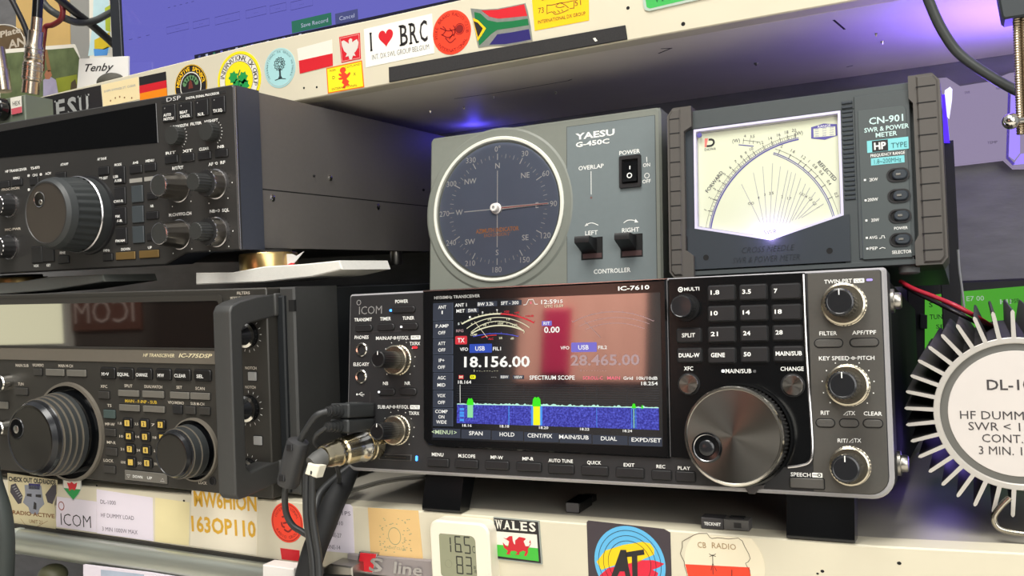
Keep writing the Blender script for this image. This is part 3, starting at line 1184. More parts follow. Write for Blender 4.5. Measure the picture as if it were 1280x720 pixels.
# side handle bolts
for px, py in ((1122, 375), (1125.5, 580)):
    d = ray(px, py)
    t = (341.5 - CAM_C.x) / d.x
    p = CAM_C + d * t
    l = F1.L(*p)
    w_ = -20 if py < 500 else -22
    vv = F1.P(px, py, w_)[1]
    bb = B()
    bb.revolve((337, vv, w_ - 4), (345, vv, w_ - 4), [(0, 6.5), (0.55, 6.5), (0.6, 4.5), (0.9, 4.5), (1, 4)], STEEL, 20)
    bb.build('side_bolt', ic)
# front legs: flat plates folded down from under the case
for (xa, xb) in ((537, 588), (990, 1061)):
    ua = F1.P(xa, 600)[0]
    ub = F1.P(xb, 610)[0]
    if xa == 537:
        ua, ub = 60, 88
    else:
        ua, ub = 286, 320
    foot = [(-6, 2), (-22, 2), (-13, -21.6), (-2, -22.3), (-1.5, -20)]
    bb = B()
    bb.side(foot, ua, ub, BLACKG)
    bb.build('front_leg', ic)
for uu in (40, 300):
    bb = B()
    bb.revolve((uu, 15, -245), (uu, 6.5, -246), [(0, 9), (0.9, 9), (1, 8)], RUBBER, 20)
    bb.build('rear_foot', ic)
# ================================================================ rotator controller on top of the centre transceiver
F2 = F1.shift(0, 122.5, -115)
P2 = F2
GREYG = mat('grey_green_plastic', (122, 126, 118), 0.5, 0, 0.05, 200, 0.05, 2500)
SLATE = mat('slate_grey_panel', (112, 122, 124), 0.5, 0, 0.05, 200)
GLASS = glass('clear_glass', (255, 255, 255), 0.02, 1.5)
cn = F2.P(538, 173.2)
cr = F2.P(825.5, 133)
uL, uR, vT = cn[0], cr[0], (cn[1] + cr[1]) / 2
rc = thing('rotator_controller', 'grey rotator controller with round blue compass dial and two paddle levers', 'controller', F2)
b = B()
sidep = [(-2.5, 1), (-2.5, vT), (-22, vT), (-34, vT - 8), (-180, vT - 8), (-180, 5), (-40, 3)]
b.side(sidep, uL + 1.5, uR - 1.0, GREYG)
b.build('case', rc)
b = B()
b.poly(rr4(uL, 0, uR, vT, (3, 3, 4, 4)), -12, 0, GREYG, 1.6)
b.build('front_panel', rc)
g = F2
# dial
DC = g.P(622, 261.2)
su, sv = g.S(622, 261.2)
R = 90.3 * sv
DIALB = mat('blue_grey_dial', (124, 134, 156), 0.4, 0, 0.1, 40)
IVORY = mat('ivory_ring', (228, 228, 216), 0.35, 0, 0.03)
b = B()
b.lathe(DC[0], DC[1], [(R * 1.13, 0), (R * 1.10, 0.9), (R * 0.98, 1.2)], GREYG, 72, caps=(False, False))
b.build('dial_surround', rc)
b = B()
b.lathe(DC[0], DC[1], [(R, 0.5), (R, 2.2), (R * 0.985, 2.8), (R * 0.955, 2.6), (R * 0.94, 1.0)], IVORY, 80, caps=(False, False))
b.lathe(DC[0], DC[1], [(R * 0.945, 1.2), (R * 0.92, 0.4)], GREYG, 80, caps=(False, False))
rim_ = b.build('dial_rim', rc, label='ivory ring around the compass dial')
WD = 0.4
b = B()
b.flat(circ(DC[0], DC[1], R * 0.94, 80), WD, DIALB)
dial_ = b.build('dial_face', rc)
b = B()
ORG = mat('orange_print', (240, 160, 92), 0.6)
PAT = mat('cream_print', (200, 192, 178), 0.6)
for k in range(72):
    a = math.radians(90 - 5 * k)
    big = (k % 6 == 0)
    mid = (k % 2 == 0)
    r0, r1 = (0.70, 0.79) if big else ((0.72, 0.78) if mid else (0.735, 0.765))
    r0 -= 0.02
    r1 -= 0.02
    p0 = (DC[0] + R * r0 * math.cos(a), DC[1] + R * r0 * math.sin(a))
    p1 = (DC[0] + R * r1 * math.cos(a), DC[1] + R * r1 * math.sin(a))
    b.line([p0, p1], 0.7 if big else 0.35, WD + 0.1, PAT if k % 2 else WHITE)
for k in range(12):
    a = math.radians(90 - 30 * k)
    b.text(str(30 * k) if k else '0\u00b0', DC[0] + R * 0.84 * math.cos(a), DC[1] + R * 0.835 * math.sin(a), R * 0.075, WHITE, WD + 0.1)
for k, s in enumerate(('N', 'NE', 'E', 'SE', 'S', 'SW', 'W', 'NW')):
    a = math.radians(90 - 45 * k)
    b.text(s, DC[0] + R * 0.60 * math.cos(a), DC[1] + R * 0.60 * math.sin(a), R * 0.075, WHITE, WD + 0.1, bold=0.01)
b.line([(DC[0], DC[1] - R * 0.53), (DC[0], DC[1] + R * 0.53)], 0.7, WD + 0.1, WHITE)
b.line([(DC[0] - R * 0.52, DC[1]), (DC[0] + R * 0.1, DC[1])], 0.7, WD + 0.1, WHITE)
b.text('AZIMUTH INDICATOR', DC[0], DC[1] - R * 0.29, R * 0.06, ORG, WD + 0.15, R * 0.66, bold=0.02)
b.text('EACH DIVISION 5\u00b0', DC[0], DC[1] - R * 0.355, R * 0.045, ORG, WD + 0.15, R * 0.4)
b.build('dial_lettering', dial_)
b = B()
NWH = mat('needle_white', (235, 228, 224), 0.35)
NRED = mat('needle_red', (190, 60, 60), 0.4)
nb = [(DC[0] - 4, DC[1] - 1.3), (DC[0] + R * 0.78, DC[1] - 0.5 + 0.3), (DC[0] + R * 0.78, DC[1] + 0.9), (DC[0] - 4, DC[1] + 1.3)]
b.poly(nb, 1.6, 2.1, NWH)
b.flat([(DC[0] + 4, DC[1] - 0.35), (DC[0] + R * 0.77, DC[1] + 0.0), (DC[0] + R * 0.77, DC[1] + 0.5), (DC[0] + 4, DC[1] + 0.35)], 2.2, NRED)
b.lathe(DC[0], DC[1], [(4.3, 0.4), (4.3, 2.6), (3.4, 3.0), (3.2, 6.5), (2.7, 7.2), (1.2, 7.2), (1.0, 6.8), (0.01, 6.8)], [NWH] * 5 + [GREYPR, GREYPR], 24, caps=(False, False))
b.build('compass_needle', rc)
b = B()
b.flat(circ(DC[0], DC[1], R * 0.945, 64), 2.55, GLASS)
b.build('dial_glass', rc)

# right-hand slate panel
b = B()
pl = g.T([(708.5, 157), (817.5, 142), (822, 347), (709.5, 356)])
u0, u1 = (pl[0][0] + pl[3][0]) / 2, (pl[1][0] + pl[2][0]) / 2
b.poly(rect(u0, 1.5, u1, vT - 6), -0.4, 0.35, SLATE, 0.15)
b.ring(rect(u0 - 0.4, 1.1, u1 + 0.4, vT - 5.6), rect(u0, 1.5, u1, vT - 6), 0, 0.12, mat('shadow_groove', (70, 74, 72), 0.6))
b.build('control_panel', rc)
l2 = B()
lab('YAESU', 743.5, 168, 49, 8.0, WHITE, 0.5, 0.03, g, l2)
u, v = g.P(743.5, 168, 0.5)
lab('G-450C', 740.5, 178.6, 42, 6.2, WHITE, 0.5, 0.03, g, l2)
for s, x, y, w, h in (('OVERLAP', 738.8, 208.8, 31.5, 5.2), ('POWER', 787, 190, 26, 5.2), ('ON', 808.2, 206.2, 8.8, 4.6), ('OFF', 808.2, 226.6, 10.5, 4.6), ('LEFT', 739.3, 291, 15.6, 5.4), ('RIGHT', 788.2, 287.4, 21.5, 5.6), ('CONTROLLER', 765, 338.4, 46, 5.6)):
    lab(s, x, y, w, h, WHITE, 0.5, 0.012, g, l2)
l2.line(g.T([(738.8, 214), (739, 243)], 0.5), 0.5, 0.5, WHITE)
u, v = g.P(739, 247, 0.5)
l2.flat(circ(u, v, 0.9, 12), 0.5, mat('unlit_red_lamp', (120, 90, 88), 0.3))
l2.line(g.T([(808.3, 196), (808.6, 202.5)], 0.5), 0.5, 0.5, WHITE)
u, v = g.P(808.6, 219.5, 0.5)
l2.ring(circ(u, v, 2.0, 20), circ(u, v, 1.5, 20), 0.4, 0.5, WHITE)
for pts, tip in (([(731.5, 282), (736, 279.3), (741, 278.8), (747.8, 281.4)], [(730.7, 283), (735.5, 281.6), (733.3, 278.9)]),
                 ([(779.5, 278.6), (784, 275.6), (789, 275), (793.5, 275.8)], [(798, 277.8), (794.2, 273.6), (793.2, 278.2)])):
    l2.line([(p.x, p.y) for p in spline([(a[0], a[1], 0) for a in g.T(pts, 0.5)], 5)], 0.55, 0.5, WHITE)
    l2.flat(g.T(tip, 0.5), 0.5, WHITE)
l2.build('panel_lettering', rc)
# rocker switch
b = B()
c0 = g.P(787.3, 214, 2)
su, sv = g.S(787, 214)
w_, h_ = 27 * su, 40 * sv
b.ring(rrect(c0[0], c0[1], w_, h_, 1), rrect(c0[0], c0[1], w_ * 0.74, h_ * 0.76, 0.4), 0.3, 2.2, BLACKP)
b.flat(rect(c0[0] - w_ * 0.4, c0[1] - h_ * 0.4, c0[0] + w_ * 0.4, c0[1] + h_ * 0.4), 0.5, HOLE)
sw = b.build('power_switch', rc)
b = B()
hw = w_ * 0.33
b.side([(0.5, c0[1] - h_ * 0.34), (3.6, c0[1] - h_ * 0.33), (2.0, c0[1]), (1.0, c0[1] + h_ * 0.34), (0.5, c0[1] + h_ * 0.34)], c0[0] - hw, c0[0] + hw, BLACKG)
b.flat(rect(c0[0] - 0.35, c0[1] + h_ * 0.06, c0[0] + 0.35, c0[1] + h_ * 0.17), 2.1, WHITE)
b.v[-4:] = [(x, y, 2.1 - (y - c0[1]) * 0.07) for x, y, z in b.v[-4:]]
cc = (c0[0], c0[1] - h_ * 0.14)
k0 = len(b.v)
b.ring(circ(cc[0], cc[1], 2.0, 20), circ(cc[0], cc[1], 1.3, 20), 2.9, 3.1, WHITE)
b.build('switch_rocker', sw)
# paddle levers in square openings
MAROON = mat('maroon_recess', (74, 52, 52), 0.6)
for (x0, y0, x1, y1, tx, ty) in ((727, 298.5, 753, 323, 717, 303), (776, 294.5, 803, 320, 767, 297.5)):
    a = g.P(x0 + 0.5, y0)
    c = g.P(x1, y1)
    ua, ub, va, vb = a[0], c[0], c[1], a[1]
    b = B()
    b.flat(rect(ua, va, ub, vb), 0.42, HOLE)
    b.flat(rect(ua + 0.8, va + 0.6, ub - 0.3, va + (vb - va) * 0.27), 0.48, MAROON)
    b.ring(rect(ua - 0.5, va - 0.5, ub + 0.5, vb + 0.5), rect(ua, va, ub, vb), 0.3, 0.5, HOLE)
    rec = b.build('lever_slot', rc)
    hh = vb - va
    # height so that the tip lands where it shows
    tipw = min((abs(g.P(tx, ty, k * 0.5)[0] - ua), k * 0.5) for k in range(1, 60))[1]
    b = B()
    b.side([(0.5, va + hh * 0.28), (tipw, vb - hh * 0.34), (tipw + 0.3, vb - hh * 0.14), (tipw - 0.4, vb - hh * 0.03), (0.5, vb - hh * 0.05)], ua + 0.5, ub - 4.2, BLACKP)
    um = (ua + ub) / 2 + 0.5
    b.box(um - 0.5, vb - hh * 0.2, tipw * 0.45, um + 0.5, vb - hh * 0.0, tipw * 0.55, WHITE)
    b.build('paddle_lever', rc)
for uu in (uL + 18, uR - 18):
    b = B()
    b.revolve((uu, 1.5, -22), (uu, -6, -22), [(0, 7), (0.9, 7), (1, 6.4)], RUBBER, 18)
    b.revolve((uu, 5, -160), (uu, -6, -160), [(0, 7), (0.9, 7), (1, 6.4)], RUBBER, 18)
    b.build('foot', rc)

# ================================================================ power meter
F3 = F1.shift(0, 121.5, -90)
g = F3
mt_ = thing('power_meter', 'dark grey cross-needle power meter with lit white scale and ribbed rubber grips', 'meter', F3)
MBODY = mat('slate_black_plastic', (64, 70, 72), 0.5, 0, 0.05, 200, 0.05, 2500)
MDARK = mat('blue_black_plastic', (48, 55, 62), 0.42, 0, 0.05, 200)
GRIP = mat('ribbed_grip_rubber', (78, 74, 70), 0.6, 0, 0.05, 200)
LILW = mat('lilac_white_rim', (214, 210, 238), 0.3, 0, 0.03)
PLATE = mat('meter_scale_white', (212, 216, 190), 0.5, 0, 0.02)
uL, vTl = g.P(836, 147)
uR, vTr = g.P(1175, 99)
vT = g.P(960, 126)[1]
vB = g.P(1060, 333)[1]
b = B()
b.side([(-4, vB - 1), (-4, vT), (-120, vT - 2), (-120, vB - 2)], uL + 3, uR - 3, MBODY)
b.build('case', mt_)
uw0 = g.P(866, 220)[0]
uw1 = g.P(1052, 200)[0]
up0 = g.P(1139, 230)[0]
# front plate in pieces around the window
b = B()
win = g.T([(867.2, 162.5), (1050.5, 138.5), (1054.8, 269.5), (963.8, 300.5), (868.8, 286)])
vw = sum(p[1] for p in win[:2]) / 2
outer = rect(uL + 8, vB, uR - 8, vT)
# top bar
b.poly(rect(uL + 8, win[0][1] if win[0][1] > win[1][1] else win[1][1], uR - 8, vT), -4, -0.2, MBODY, 0.6)
b.poly([(uL + 8, vB), (win[4][0], vB), win[4], win[0], (uL + 8, win[0][1])], -4, 0, MDARK)
b.poly([(win[2][0], vB), (up0, vB), (up0, win[1][1]), win[1], win[2]], -4, 0, MBODY)
b.build('front_panel', mt_)
b = B()
low = [win[4], win[3], win[2], (win[2][0] + 3.4, win[2][1] + 0.5), (win[2][0] + 3.2, vB + 3.0), (uL + 12, vB + 3.0), (uL + 12, win[4][1] - 6), (uL + 9, win[4][1])]
b.poly(low, -3, 1.2, MDARK)
b.poly([(uL + 9, vB - 1), (up0 + 6, vB - 1), (up0 + 6, vB + 2.2), (uL + 9, vB + 2.2)], -3, 0.6, MBODY, 0.4)
for x, y in ((882.5, 322), (1037, 313.5)):
    u, v = g.P(x, y, 1.2)
    b.lathe(u, v, [(1.9, 1.25), (1.9, 1.35), (1.5, 1.0 + 0.3), (0.01, 1.28)], [HOLE, HOLE, HOLE], 16, caps=(False, False))
EMB = mat('embossed_dark', (34, 40, 46), 0.35)
lab('CROSS NEEDLE', 960, 311, 66, 7, EMB, 1.35, -0.01, g, b, 0.3)
lab('SWR & POWER METER', 957, 323.5, 84, 7, EMB, 1.35, -0.01, g, b, 0.3)
b.build('lower_cover', mt_)
# window rim and scale plate
b = B()
wi = inset(ccw(win), 1.6)
b.ring(ccw(win), wi, -3.0, 0.8, LILW)
b.build('window_rim', mt_, label='lilac-white translucent rim of the meter window')
WP = -2.6
b = B()
b.flat(ccw(win), WP, PLATE)
sc_ = b.build('scale_plate', mt_)
SCB = mat('scale_blue_print', (84, 78, 150), 0.6)
SCK = mat('scale_dark_print', (70, 68, 80), 0.6)
SCG = mat('scale_grey_print', (130, 124, 150), 0.6)
s_ = B()
Z = WP + 0.15


def carc(pa, pm, pb, n=40):
    a, m_, c = [Vector(g.P(x, y, Z)) for x, y in (pa, pm, pb)]
    d = 2 * (a.x * (m_.y - c.y) + m_.x * (c.y - a.y) + c.x * (a.y - m_.y))
    ux = (a.length_squared * (m_.y - c.y) + m_.length_squared * (c.y - a.y) + c.length_squared * (a.y - m_.y)) / d
    uy = (a.length_squared * (c.x - m_.x) + m_.length_squared * (a.x - c.x) + c.length_squared * (m_.x - a.x)) / d
    C = Vector((ux, uy))
    R_ = (a - C).length
    A0 = math.atan2(a.y - uy, a.x - ux)
    A1 = math.atan2(c.y - uy, c.x - ux)
    return C, R_, A0, A1


def arcline(C, R_, A0, A1, width, mt, n=48):
    s_.line([(C.x + R_ * math.cos(A0 + (A1 - A0) * i / n), C.y + R_ * math.sin(A0 + (A1 - A0) * i / n)) for i in range(n + 1)], width, Z, mt)


def zz(x, y):                 # pixel in the 6.4x close look at the upper half of the dial
    return (860 + x / 6.4, 140 + y / 6.4)


CF = carc((886.5, 285.5), (926, 209.5), zz(885, 205))
C, R_, A0, A1 = CF
arcline(C, R_ + 0.0, A0, A1, 0.45, SCB)
arcline(C, R_ - 1.1, A0, A1, 0.9, SCB)
fl = ['0', '1', '2', '3', '4', '5', '6', '7', '8', '9', '10', '12', '14', '16', '18', '20']
for k, s in enumerate(fl):
    t = [0.0, 0.13, 0.22, 0.29, 0.355, 0.415, 0.475, 0.53, 0.58, 0.62, 0.665, 0.745, 0.81, 0.87, 0.925, 0.975][k]
    a = A0 + (A1 - A0) * t
    s_.line([(C.x + (R_ + 0.2) * math.cos(a), C.y + (R_ + 0.2) * math.sin(a)), (C.x + (R_ + 3.6) * math.cos(a), C.y + (R_ + 3.6) * math.sin(a))], 0.35, Z, SCK)
    s_.text(s, C.x + (R_ + 5.4) * math.cos(a), C.y + (R_ + 5.4) * math.sin(a), 2.0, SCK, Z, rot=a - PI / 2 - 0.2)
for k in range(46):
    a = A0 + (A1 - A0) * (0.1 + 0.88 * (k / 45) ** 0.8)
    s_.line([(C.x + (R_ + 0.2) * math.cos(a), C.y + (R_ + 0.2) * math.sin(a)), (C.x + (R_ + 1.8) * math.cos(a), C.y + (R_ + 1.8) * math.sin(a))], 0.2, Z, SCK)
arcline(C, R_ + 2.3, A0, A1, 0.2, SCK)
CRF = carc((1043.5, 273.5), (1009.5, 215), zz(685, 325))
C, R_, A0, A1 = CRF
arcline(C, R_, A0, A1, 0.5, SCB)
arcline(C, R_ - 1.0, A0, A1, 0.4, SCB)
arcline(C, R_ + 2.6, A0, A1 - 0.0, 0.2, SCK)
for k, s in enumerate(('0.2', '0.4', '0.6', '0.8', '1', '1.2', '1.6', '2')):
    t = [0.22, 0.36, 0.48, 0.57, 0.645, 0.71, 0.83, 0.95][k]
    a = A0 + (A1 - A0) * t
    s_.line([(C.x + R_ * math.cos(a), C.y + R_ * math.sin(a)), (C.x + (R_ + 3.2) * math.cos(a), C.y + (R_ + 3.2) * math.sin(a))], 0.35, Z, SCK)
    s_.text(s, C.x + (R_ + 5.6) * math.cos(a), C.y + (R_ + 5.6) * math.sin(a), 1.9, SCK, Z, rot=a - PI / 2)
# short auxiliary scale on the left
s_.line(g.T([zz(405, 262), zz(470, 268), zz(525, 274)], Z), 0.6, Z, SCB)
for a, c in ((445, 212), (495, 215), (525, 228), (557, 235)):
    s_.line(g.T([zz(a, c), zz(a - 4, 255)], Z), 0.25, Z, SCK)
s_.line(g.T([zz(440, 225), zz(570, 240)], Z), 0.25, Z, SCK)


def slab(s, x, y, w, h, mt=SCK, rot=0.0, bold=0.0):
    u, v = g.P(x, y, Z)
    su, sv = g.S(x, y, Z)
    s_.text(s, u, v, h * sv, mt, Z + 0.03, None if w is None else w * su, 'c', rot, bold)


slab('4', *zz(456, 192), None, 3.4)
slab('3.5', *zz(515, 195), None, 3.4)
slab('(W)', *zz(385, 229), 9.5, 4.4)
slab('(W)', *zz(888, 168), 9.5, 4.4)
slab('FORWARD', *zz(210, 558), 31, 4.6, SCK, math.radians(50), 0.01)
slab('REFLECTED', *zz(1113, 470), 34, 4.6, SCK, math.radians(-52), 0.01)
# SWR fan
top_ = [(428, 578, 'OO'), (523, 485, '4'), (598, 435, '3'), (677, 410, '2.5'), (740, 435, ''), (800, 465, '2'), (828, 480, ''), (862, 490, '1.7'), (903, 528, ''), (940, 575, '1.5'), (975, 605, '1.4'), (1020, 640, '1.3'), (1055, 690, '1.2'), (1085, 735, '1')]
ctr = (862, 160)
for i, (x, y, s) in enumerate(top_):
    p = Vector(zz(x, y))
    base = Vector((950.5 + i * 4.0, 279.5 - abs(i - 7) * 0.2))
    if i > 9:
        base = Vector((986 + (i - 9) * 4, 277 - (i - 9) * 1.2))
    s_.line(g.T([tuple(p), tuple(base)], Z), 0.22, Z, SCG)
    if s:
        t = 0.5 if i < 9 else 0.35
        m_ = p.lerp(base, t) if i < 9 else p.lerp(base, 0.25)
        slab(s, m_.x, m_.y, None, 3.2, SCK, math.radians(0 if i < 7 else -10 * (i - 6)))
slab('SWR', 963, 290, 16, 5.6, SCK)
s_.line(g.T([(872, 167.5), (1048, 144.8), (1050.5, 268)], Z), 0.25, Z, SCG)
s_.line(g.T([(872, 167.5), (873.5, 283), (963.5, 297), (1050.5, 268)], Z), 0.25, Z, SCG)
# range box
rb = g.T([zz(985, 122), zz(1085, 92), zz(1192, 97), zz(1196, 188), zz(1095, 222), zz(985, 212)], Z)
s_.flat(rb, Z, SCB)
rb2 = g.T([zz(1003, 135), zz(1178, 115), zz(1181, 188), zz(1006, 203)], Z)
s_.flat(rb2, Z + 0.015, PLATE)
slab('RANGE', *zz(1090, 112), 16, 2.8, WHITE)
for k in range(4):
    for c_ in range(3):
        slab('0000'[:2 + (k + c_) % 2], *zz(1030 + 60 * c_, 138 + 18 * k - 6 * c_), 5, 1.7, SCB)
# maker's badge: red field with black curve
s_.flat(g.T([zz(133, 213), zz(160, 210), zz(147, 280), zz(133, 282)], Z), Z, mat('badge_red', (226, 120, 112), 0.5))
dpts = g.T([zz(165, 222), zz(190, 220), zz(205, 232), zz(205, 252), zz(188, 268), zz(165, 272), zz(150, 273)], Z)
s_.line([(p.x, p.y) for p in spline([(a[0], a[1], 0) for a in dpts], 5)], 1.3, Z + 0.05, BLACKPR)
slab('DAIWA', *zz(178, 297), 14, 3.2)
u, v = g.P(*zz(91, 186), 0.5)
s_.lathe(u + 0, v, [(1.7, 0.2), (1.7, 1.0), (0.01, 1.1)], SCB, 14, caps=(False, False))
s_.build('scale_printing', sc_)
# scale lamp at the bottom of the window
u, v = g.P(964, 297, WP + 1.2)
b = B()
b.poly(rrect(u, v - 1.5, 9, 1.2, 0.5), WP + 0.1, WP + 2.0, emat('meter_lamp', (225, 215, 255), 2.5))
b.build('scale_lamp', mt_)
lw = F3.O + F3.U * u + F3.V * (v + 1.0) + F3.N * (WP + 8.5)
lamp('meter_backlight', 'POINT', lw, 0.013, (0.5, 0.38, 1.0), 0.003)
lw2 = F3.O + F3.U * u + F3.V * (v + 28) + F3.N * 12
# ribbed strip, right panel
b = B()
ur0, ur1 = win[1][0] + 0.8, g.P(1068, 200)[0]
for k in range(22):
    vv = vT - 8 - k * 2.9
    b.poly(rect(ur0, vv - 0.8, ur1, vv + 0.8), -0.2, 0.8, MDARK, 0.3)
b.build('vent_ribs', mt_)
b = B()
pp = g.T([(1072, 141), (1139, 132), (1147, 317), (1078, 325)], 0.8)
b.poly(rect(pp[0][0] - 2, vB + 4, up0 + 1, vT - 5), -0.5, 0.9, MBODY, 0.4)
b.poly(rr4(pp[0][0], pp[3][1], up0 - 1.0, pp[0][1] + 1.0, (0.5, 0.5, 3, 0.5)), 0.5, 1.3, mat('slate_face', (72, 79, 80), 0.5), 0.3)
b.build('label_panel', mt_)
l3 = B()
PALEC = mat('pale_cyan_print', (196, 224, 222), 0.55)
CYAN = mat('cyan_label', (122, 200, 206), 0.5)
CYD = mat('dark_teal_print', (40, 92, 98), 0.6)
for s, x, y, w, h in (('CN-901', 1107.5, 149.2, 43, 8.6), ('SWR & POWER', 1108, 160, 56, 5.8), ('METER', 1108, 167.6, 27, 5.8)):
    lab(s, x, y, w, h, PALEC, 1.5, 0.018, g, l3)
for s, x, y, w, h in (('FREQUENCY RANGE', 1109.5, 192.6, 43, 3.6), ('2KW', 1092, 224.3, 10.5, 4), ('200W', 1091, 249.4, 13, 4), ('20W', 1094, 275, 10, 4), ('POWER', 1126.2, 285, 17, 3.6), ('AVG', 1091.5, 296.8, 10, 3.8), ('PEP', 1092, 310.4, 10, 3.8), ('SELECTOR', 1127.3, 314.8, 24.5, 4)):
    lab(s, x, y, w, h, WHITE, 1.5, 0.01, g, l3)
for x, y in ((1081.2, 225), (1082, 250.4), (1083, 275.6), (1083.5, 297.3), (1084.2, 310.8)):
    u, v = g.P(x, y, 1.5)
    l3.flat(rect(u - 0.6, v - 0.6, u + 0.6, v + 0.6), 1.5, WHITE)
l3.line(g.T([(1099, 298), (1102, 297.6), (1102.3, 294.6), (1105, 294.4), (1105.4, 297.4), (1106.5, 297.2)], 1.5), 0.4, 1.5, WHITE)
l3.line(g.T([(1099.3, 311), (1103, 309.2), (1106.8, 310.4)], 1.5), 0.4, 1.5, WHITE)
for (x, y, w, h) in ((1109.5, 181, 52, 15), (1109.5, 200.4, 42, 9)):
    u, v = g.P(x, y, 1.5)
    su, sv = g.S(x, y, 1.5)
    l3.flat(rect(u - w * su / 2, v - h * sv / 2, u + w * su / 2, v + h * sv / 2), 1.45, CYAN)
u, v = g.P(1100, 182.2, 1.5)
su, sv = g.S(1100, 182, 1.5)
l3.flat(rect(u - 10 * su, v - 7 * sv, u + 10 * su, v + 7 * sv), 1.5, BLACKPR)
lab('HP', 1100, 182.2, 15, 9, WHITE, 1.6, 0.03, g, l3)
lab('TYPE', 1123.8, 181, 20, 6.4, CYD, 1.6, 0.0, g, l3)
lab('1.8~200MHz', 1109.5, 200.6, 34, 5.6, CYD, 1.6, 0.0, g, l3)
l3.build('panel_lettering', mt_)
for x, y in ((1122.6, 218.6), (1123.8, 244.8), (1125, 270), (1126.2, 299.6)):
    u, v = g.P(x, y, 1.5)
    su, sv = g.S(x, y, 1.5)
    w, h = 27 * su, 15.5 * sv
    b = B()
    b.ring(rrect(u, v, w * 1.08, h * 1.12, 9, 8), rrect(u, v, w * 0.9, h * 0.86, 9, 8), 1.0, 1.9, BLACKP)
    b.flat(rrect(u, v, w, h, 9, 8), 1.35, HOLE)
    b.poly(rrect(u + 1.0, v, w * 0.72, h * 0.8, 9, 8), 1.3, 3.0, MDARK, 0.7)
    b.poly(rect(u - 1.2, v - 0.6, u + 1.6, v + 0.8), 2.9, 3.3, STEEL, 0.2)
    b.build('push_button', mt_)
# grips
for sgn, (ue, ui, uj) in ((-1, (uL, g.P(858, 240)[0], g.P(866, 150)[0])), (1, (uR, g.P(1146, 230)[0], g.P(1137, 140)[0]))):
    b = B()
    vT2 = vT + 2.5
    vB2 = vB - 2
    pr = [(ue, vB2 + 4), (ue, vT2 - 5), (ue - sgn * 4, vT2), (uj, vT2), (uj, vT2 - 14), (ui, vT2 - 17), (ui, vB2 + 18), (uj, vB2 + 14), (uj, vB2), (ue - sgn * 3, vB2)]
    b.poly(pr, -26, 4.0, GRIP)
    b.poly(inset(ccw([(ue, vB2 + 4), (ue, vT2 - 5), (ue - sgn * 3, vT2), (ui + sgn * 1, vT2), (ui + sgn * 1, vB2), (ue - sgn * 3, vB2)]), 1.2), 3.5, 5.2, GRIP, 1.0)
    for k in range(11):
        vv = vT2 - 8 - k * 9.9
        b.poly(rect(min(ui, ue) + 2.0, vv - 0.35, max(ui, ue) - 2.6, vv + 0.35), 4.9, 5.35, HOLE)
    b.build('rubber_grip', mt_)
for uu in (uL + 14, uR - 22):
    b = B()
    b.revolve((uu, vB, -10), (uu, vB - 5.5, -10), [(0, 6), (0.85, 6.0), (1, 4.8)], mat('grey_rubber_foot', (120, 124, 124), 0.6), 18)
    b.build('foot', mt_)
# ================================================================ upper left transceiver
GUN = mat('gunmetal_panel', (60, 59, 58), 0.45, 0.35, 0.06, 300, 0.05, 2500)
GUNB = mat('dark_gunmetal', (44, 44, 45), 0.5, 0.2, 0.06, 300)
BLUEG = mat('blue_grey_bezel', (72, 76, 88), 0.42, 0.35, 0.05, 300)
CASEM = mat('taupe_grey_case', (112, 108, 104), 0.55, 0.3, 0.06, 300, 0.06, 2500)
LCDB = mat('dark_display_glass', (10, 11, 13), 0.06, 0, 0.02, spec=0.6, ior=1.7)
F4 = Pan((-104.3, 23.6, 154.2), (1, 0, -0.0172), (0.03, 0, 1))
g = F4
uR = 0.0
vTop = g.P(287, 106)[1]
vBot = g.P(120, 335.6)[1]
ts = thing('transceiver', 'gunmetal transceiver with ribbed dial and row of signal processor keys, stacked top left', 'radio', F4)
b = B()
b.side([(-26, 1.5), (-26, vTop - 1.0), (-335, vTop - 1.0), (-335, 4)], -318, -2.4, CASEM)
b.build('case', ts)
b = B()
out = [(-322, vBot), (g.P(207, 331)[0], vBot), (g.P(232, 318)[0], 0.2), (0, 0), (0, vTop - 2), (-2, vTop), (-322, vTop)]
b.poly(out, -3, 0, GUN, 0.9)
b.build('front_panel', ts)
b = B()
b.poly([(-321, vBot + 0.5), (g.P(207, 331)[0] + 1, vBot + 0.5), (g.P(232, 318)[0], 0.4), (-0.2, 0.4), (-0.2, vTop - 0.3), (-321, vTop - 0.3)], -27, -2.8, BLUEG)
b.tube([(-0.3, 0.6, -1.0), (-0.3, vTop - 1.5, -1.0)], 0.75, SILVER, 8, 0)
b.build('front_bezel', ts)
# side cover with seam and screws
sp = Pan(F4.O + F4.U * -2.4, (F4.N * -1), F4.V)         # u backwards, w to the right
side_ = B()


def sideP(px, py):
    d = ray(px, py)
    n = F4.U
    O = F4.O + F4.U * -2.4
    t = (O - CAM_C).dot(n) / d.dot(n)
    q = CAM_C + d * t - F4.O
    return (q.dot(F4.U), q.dot(F4.V), q.dot(F4.N))


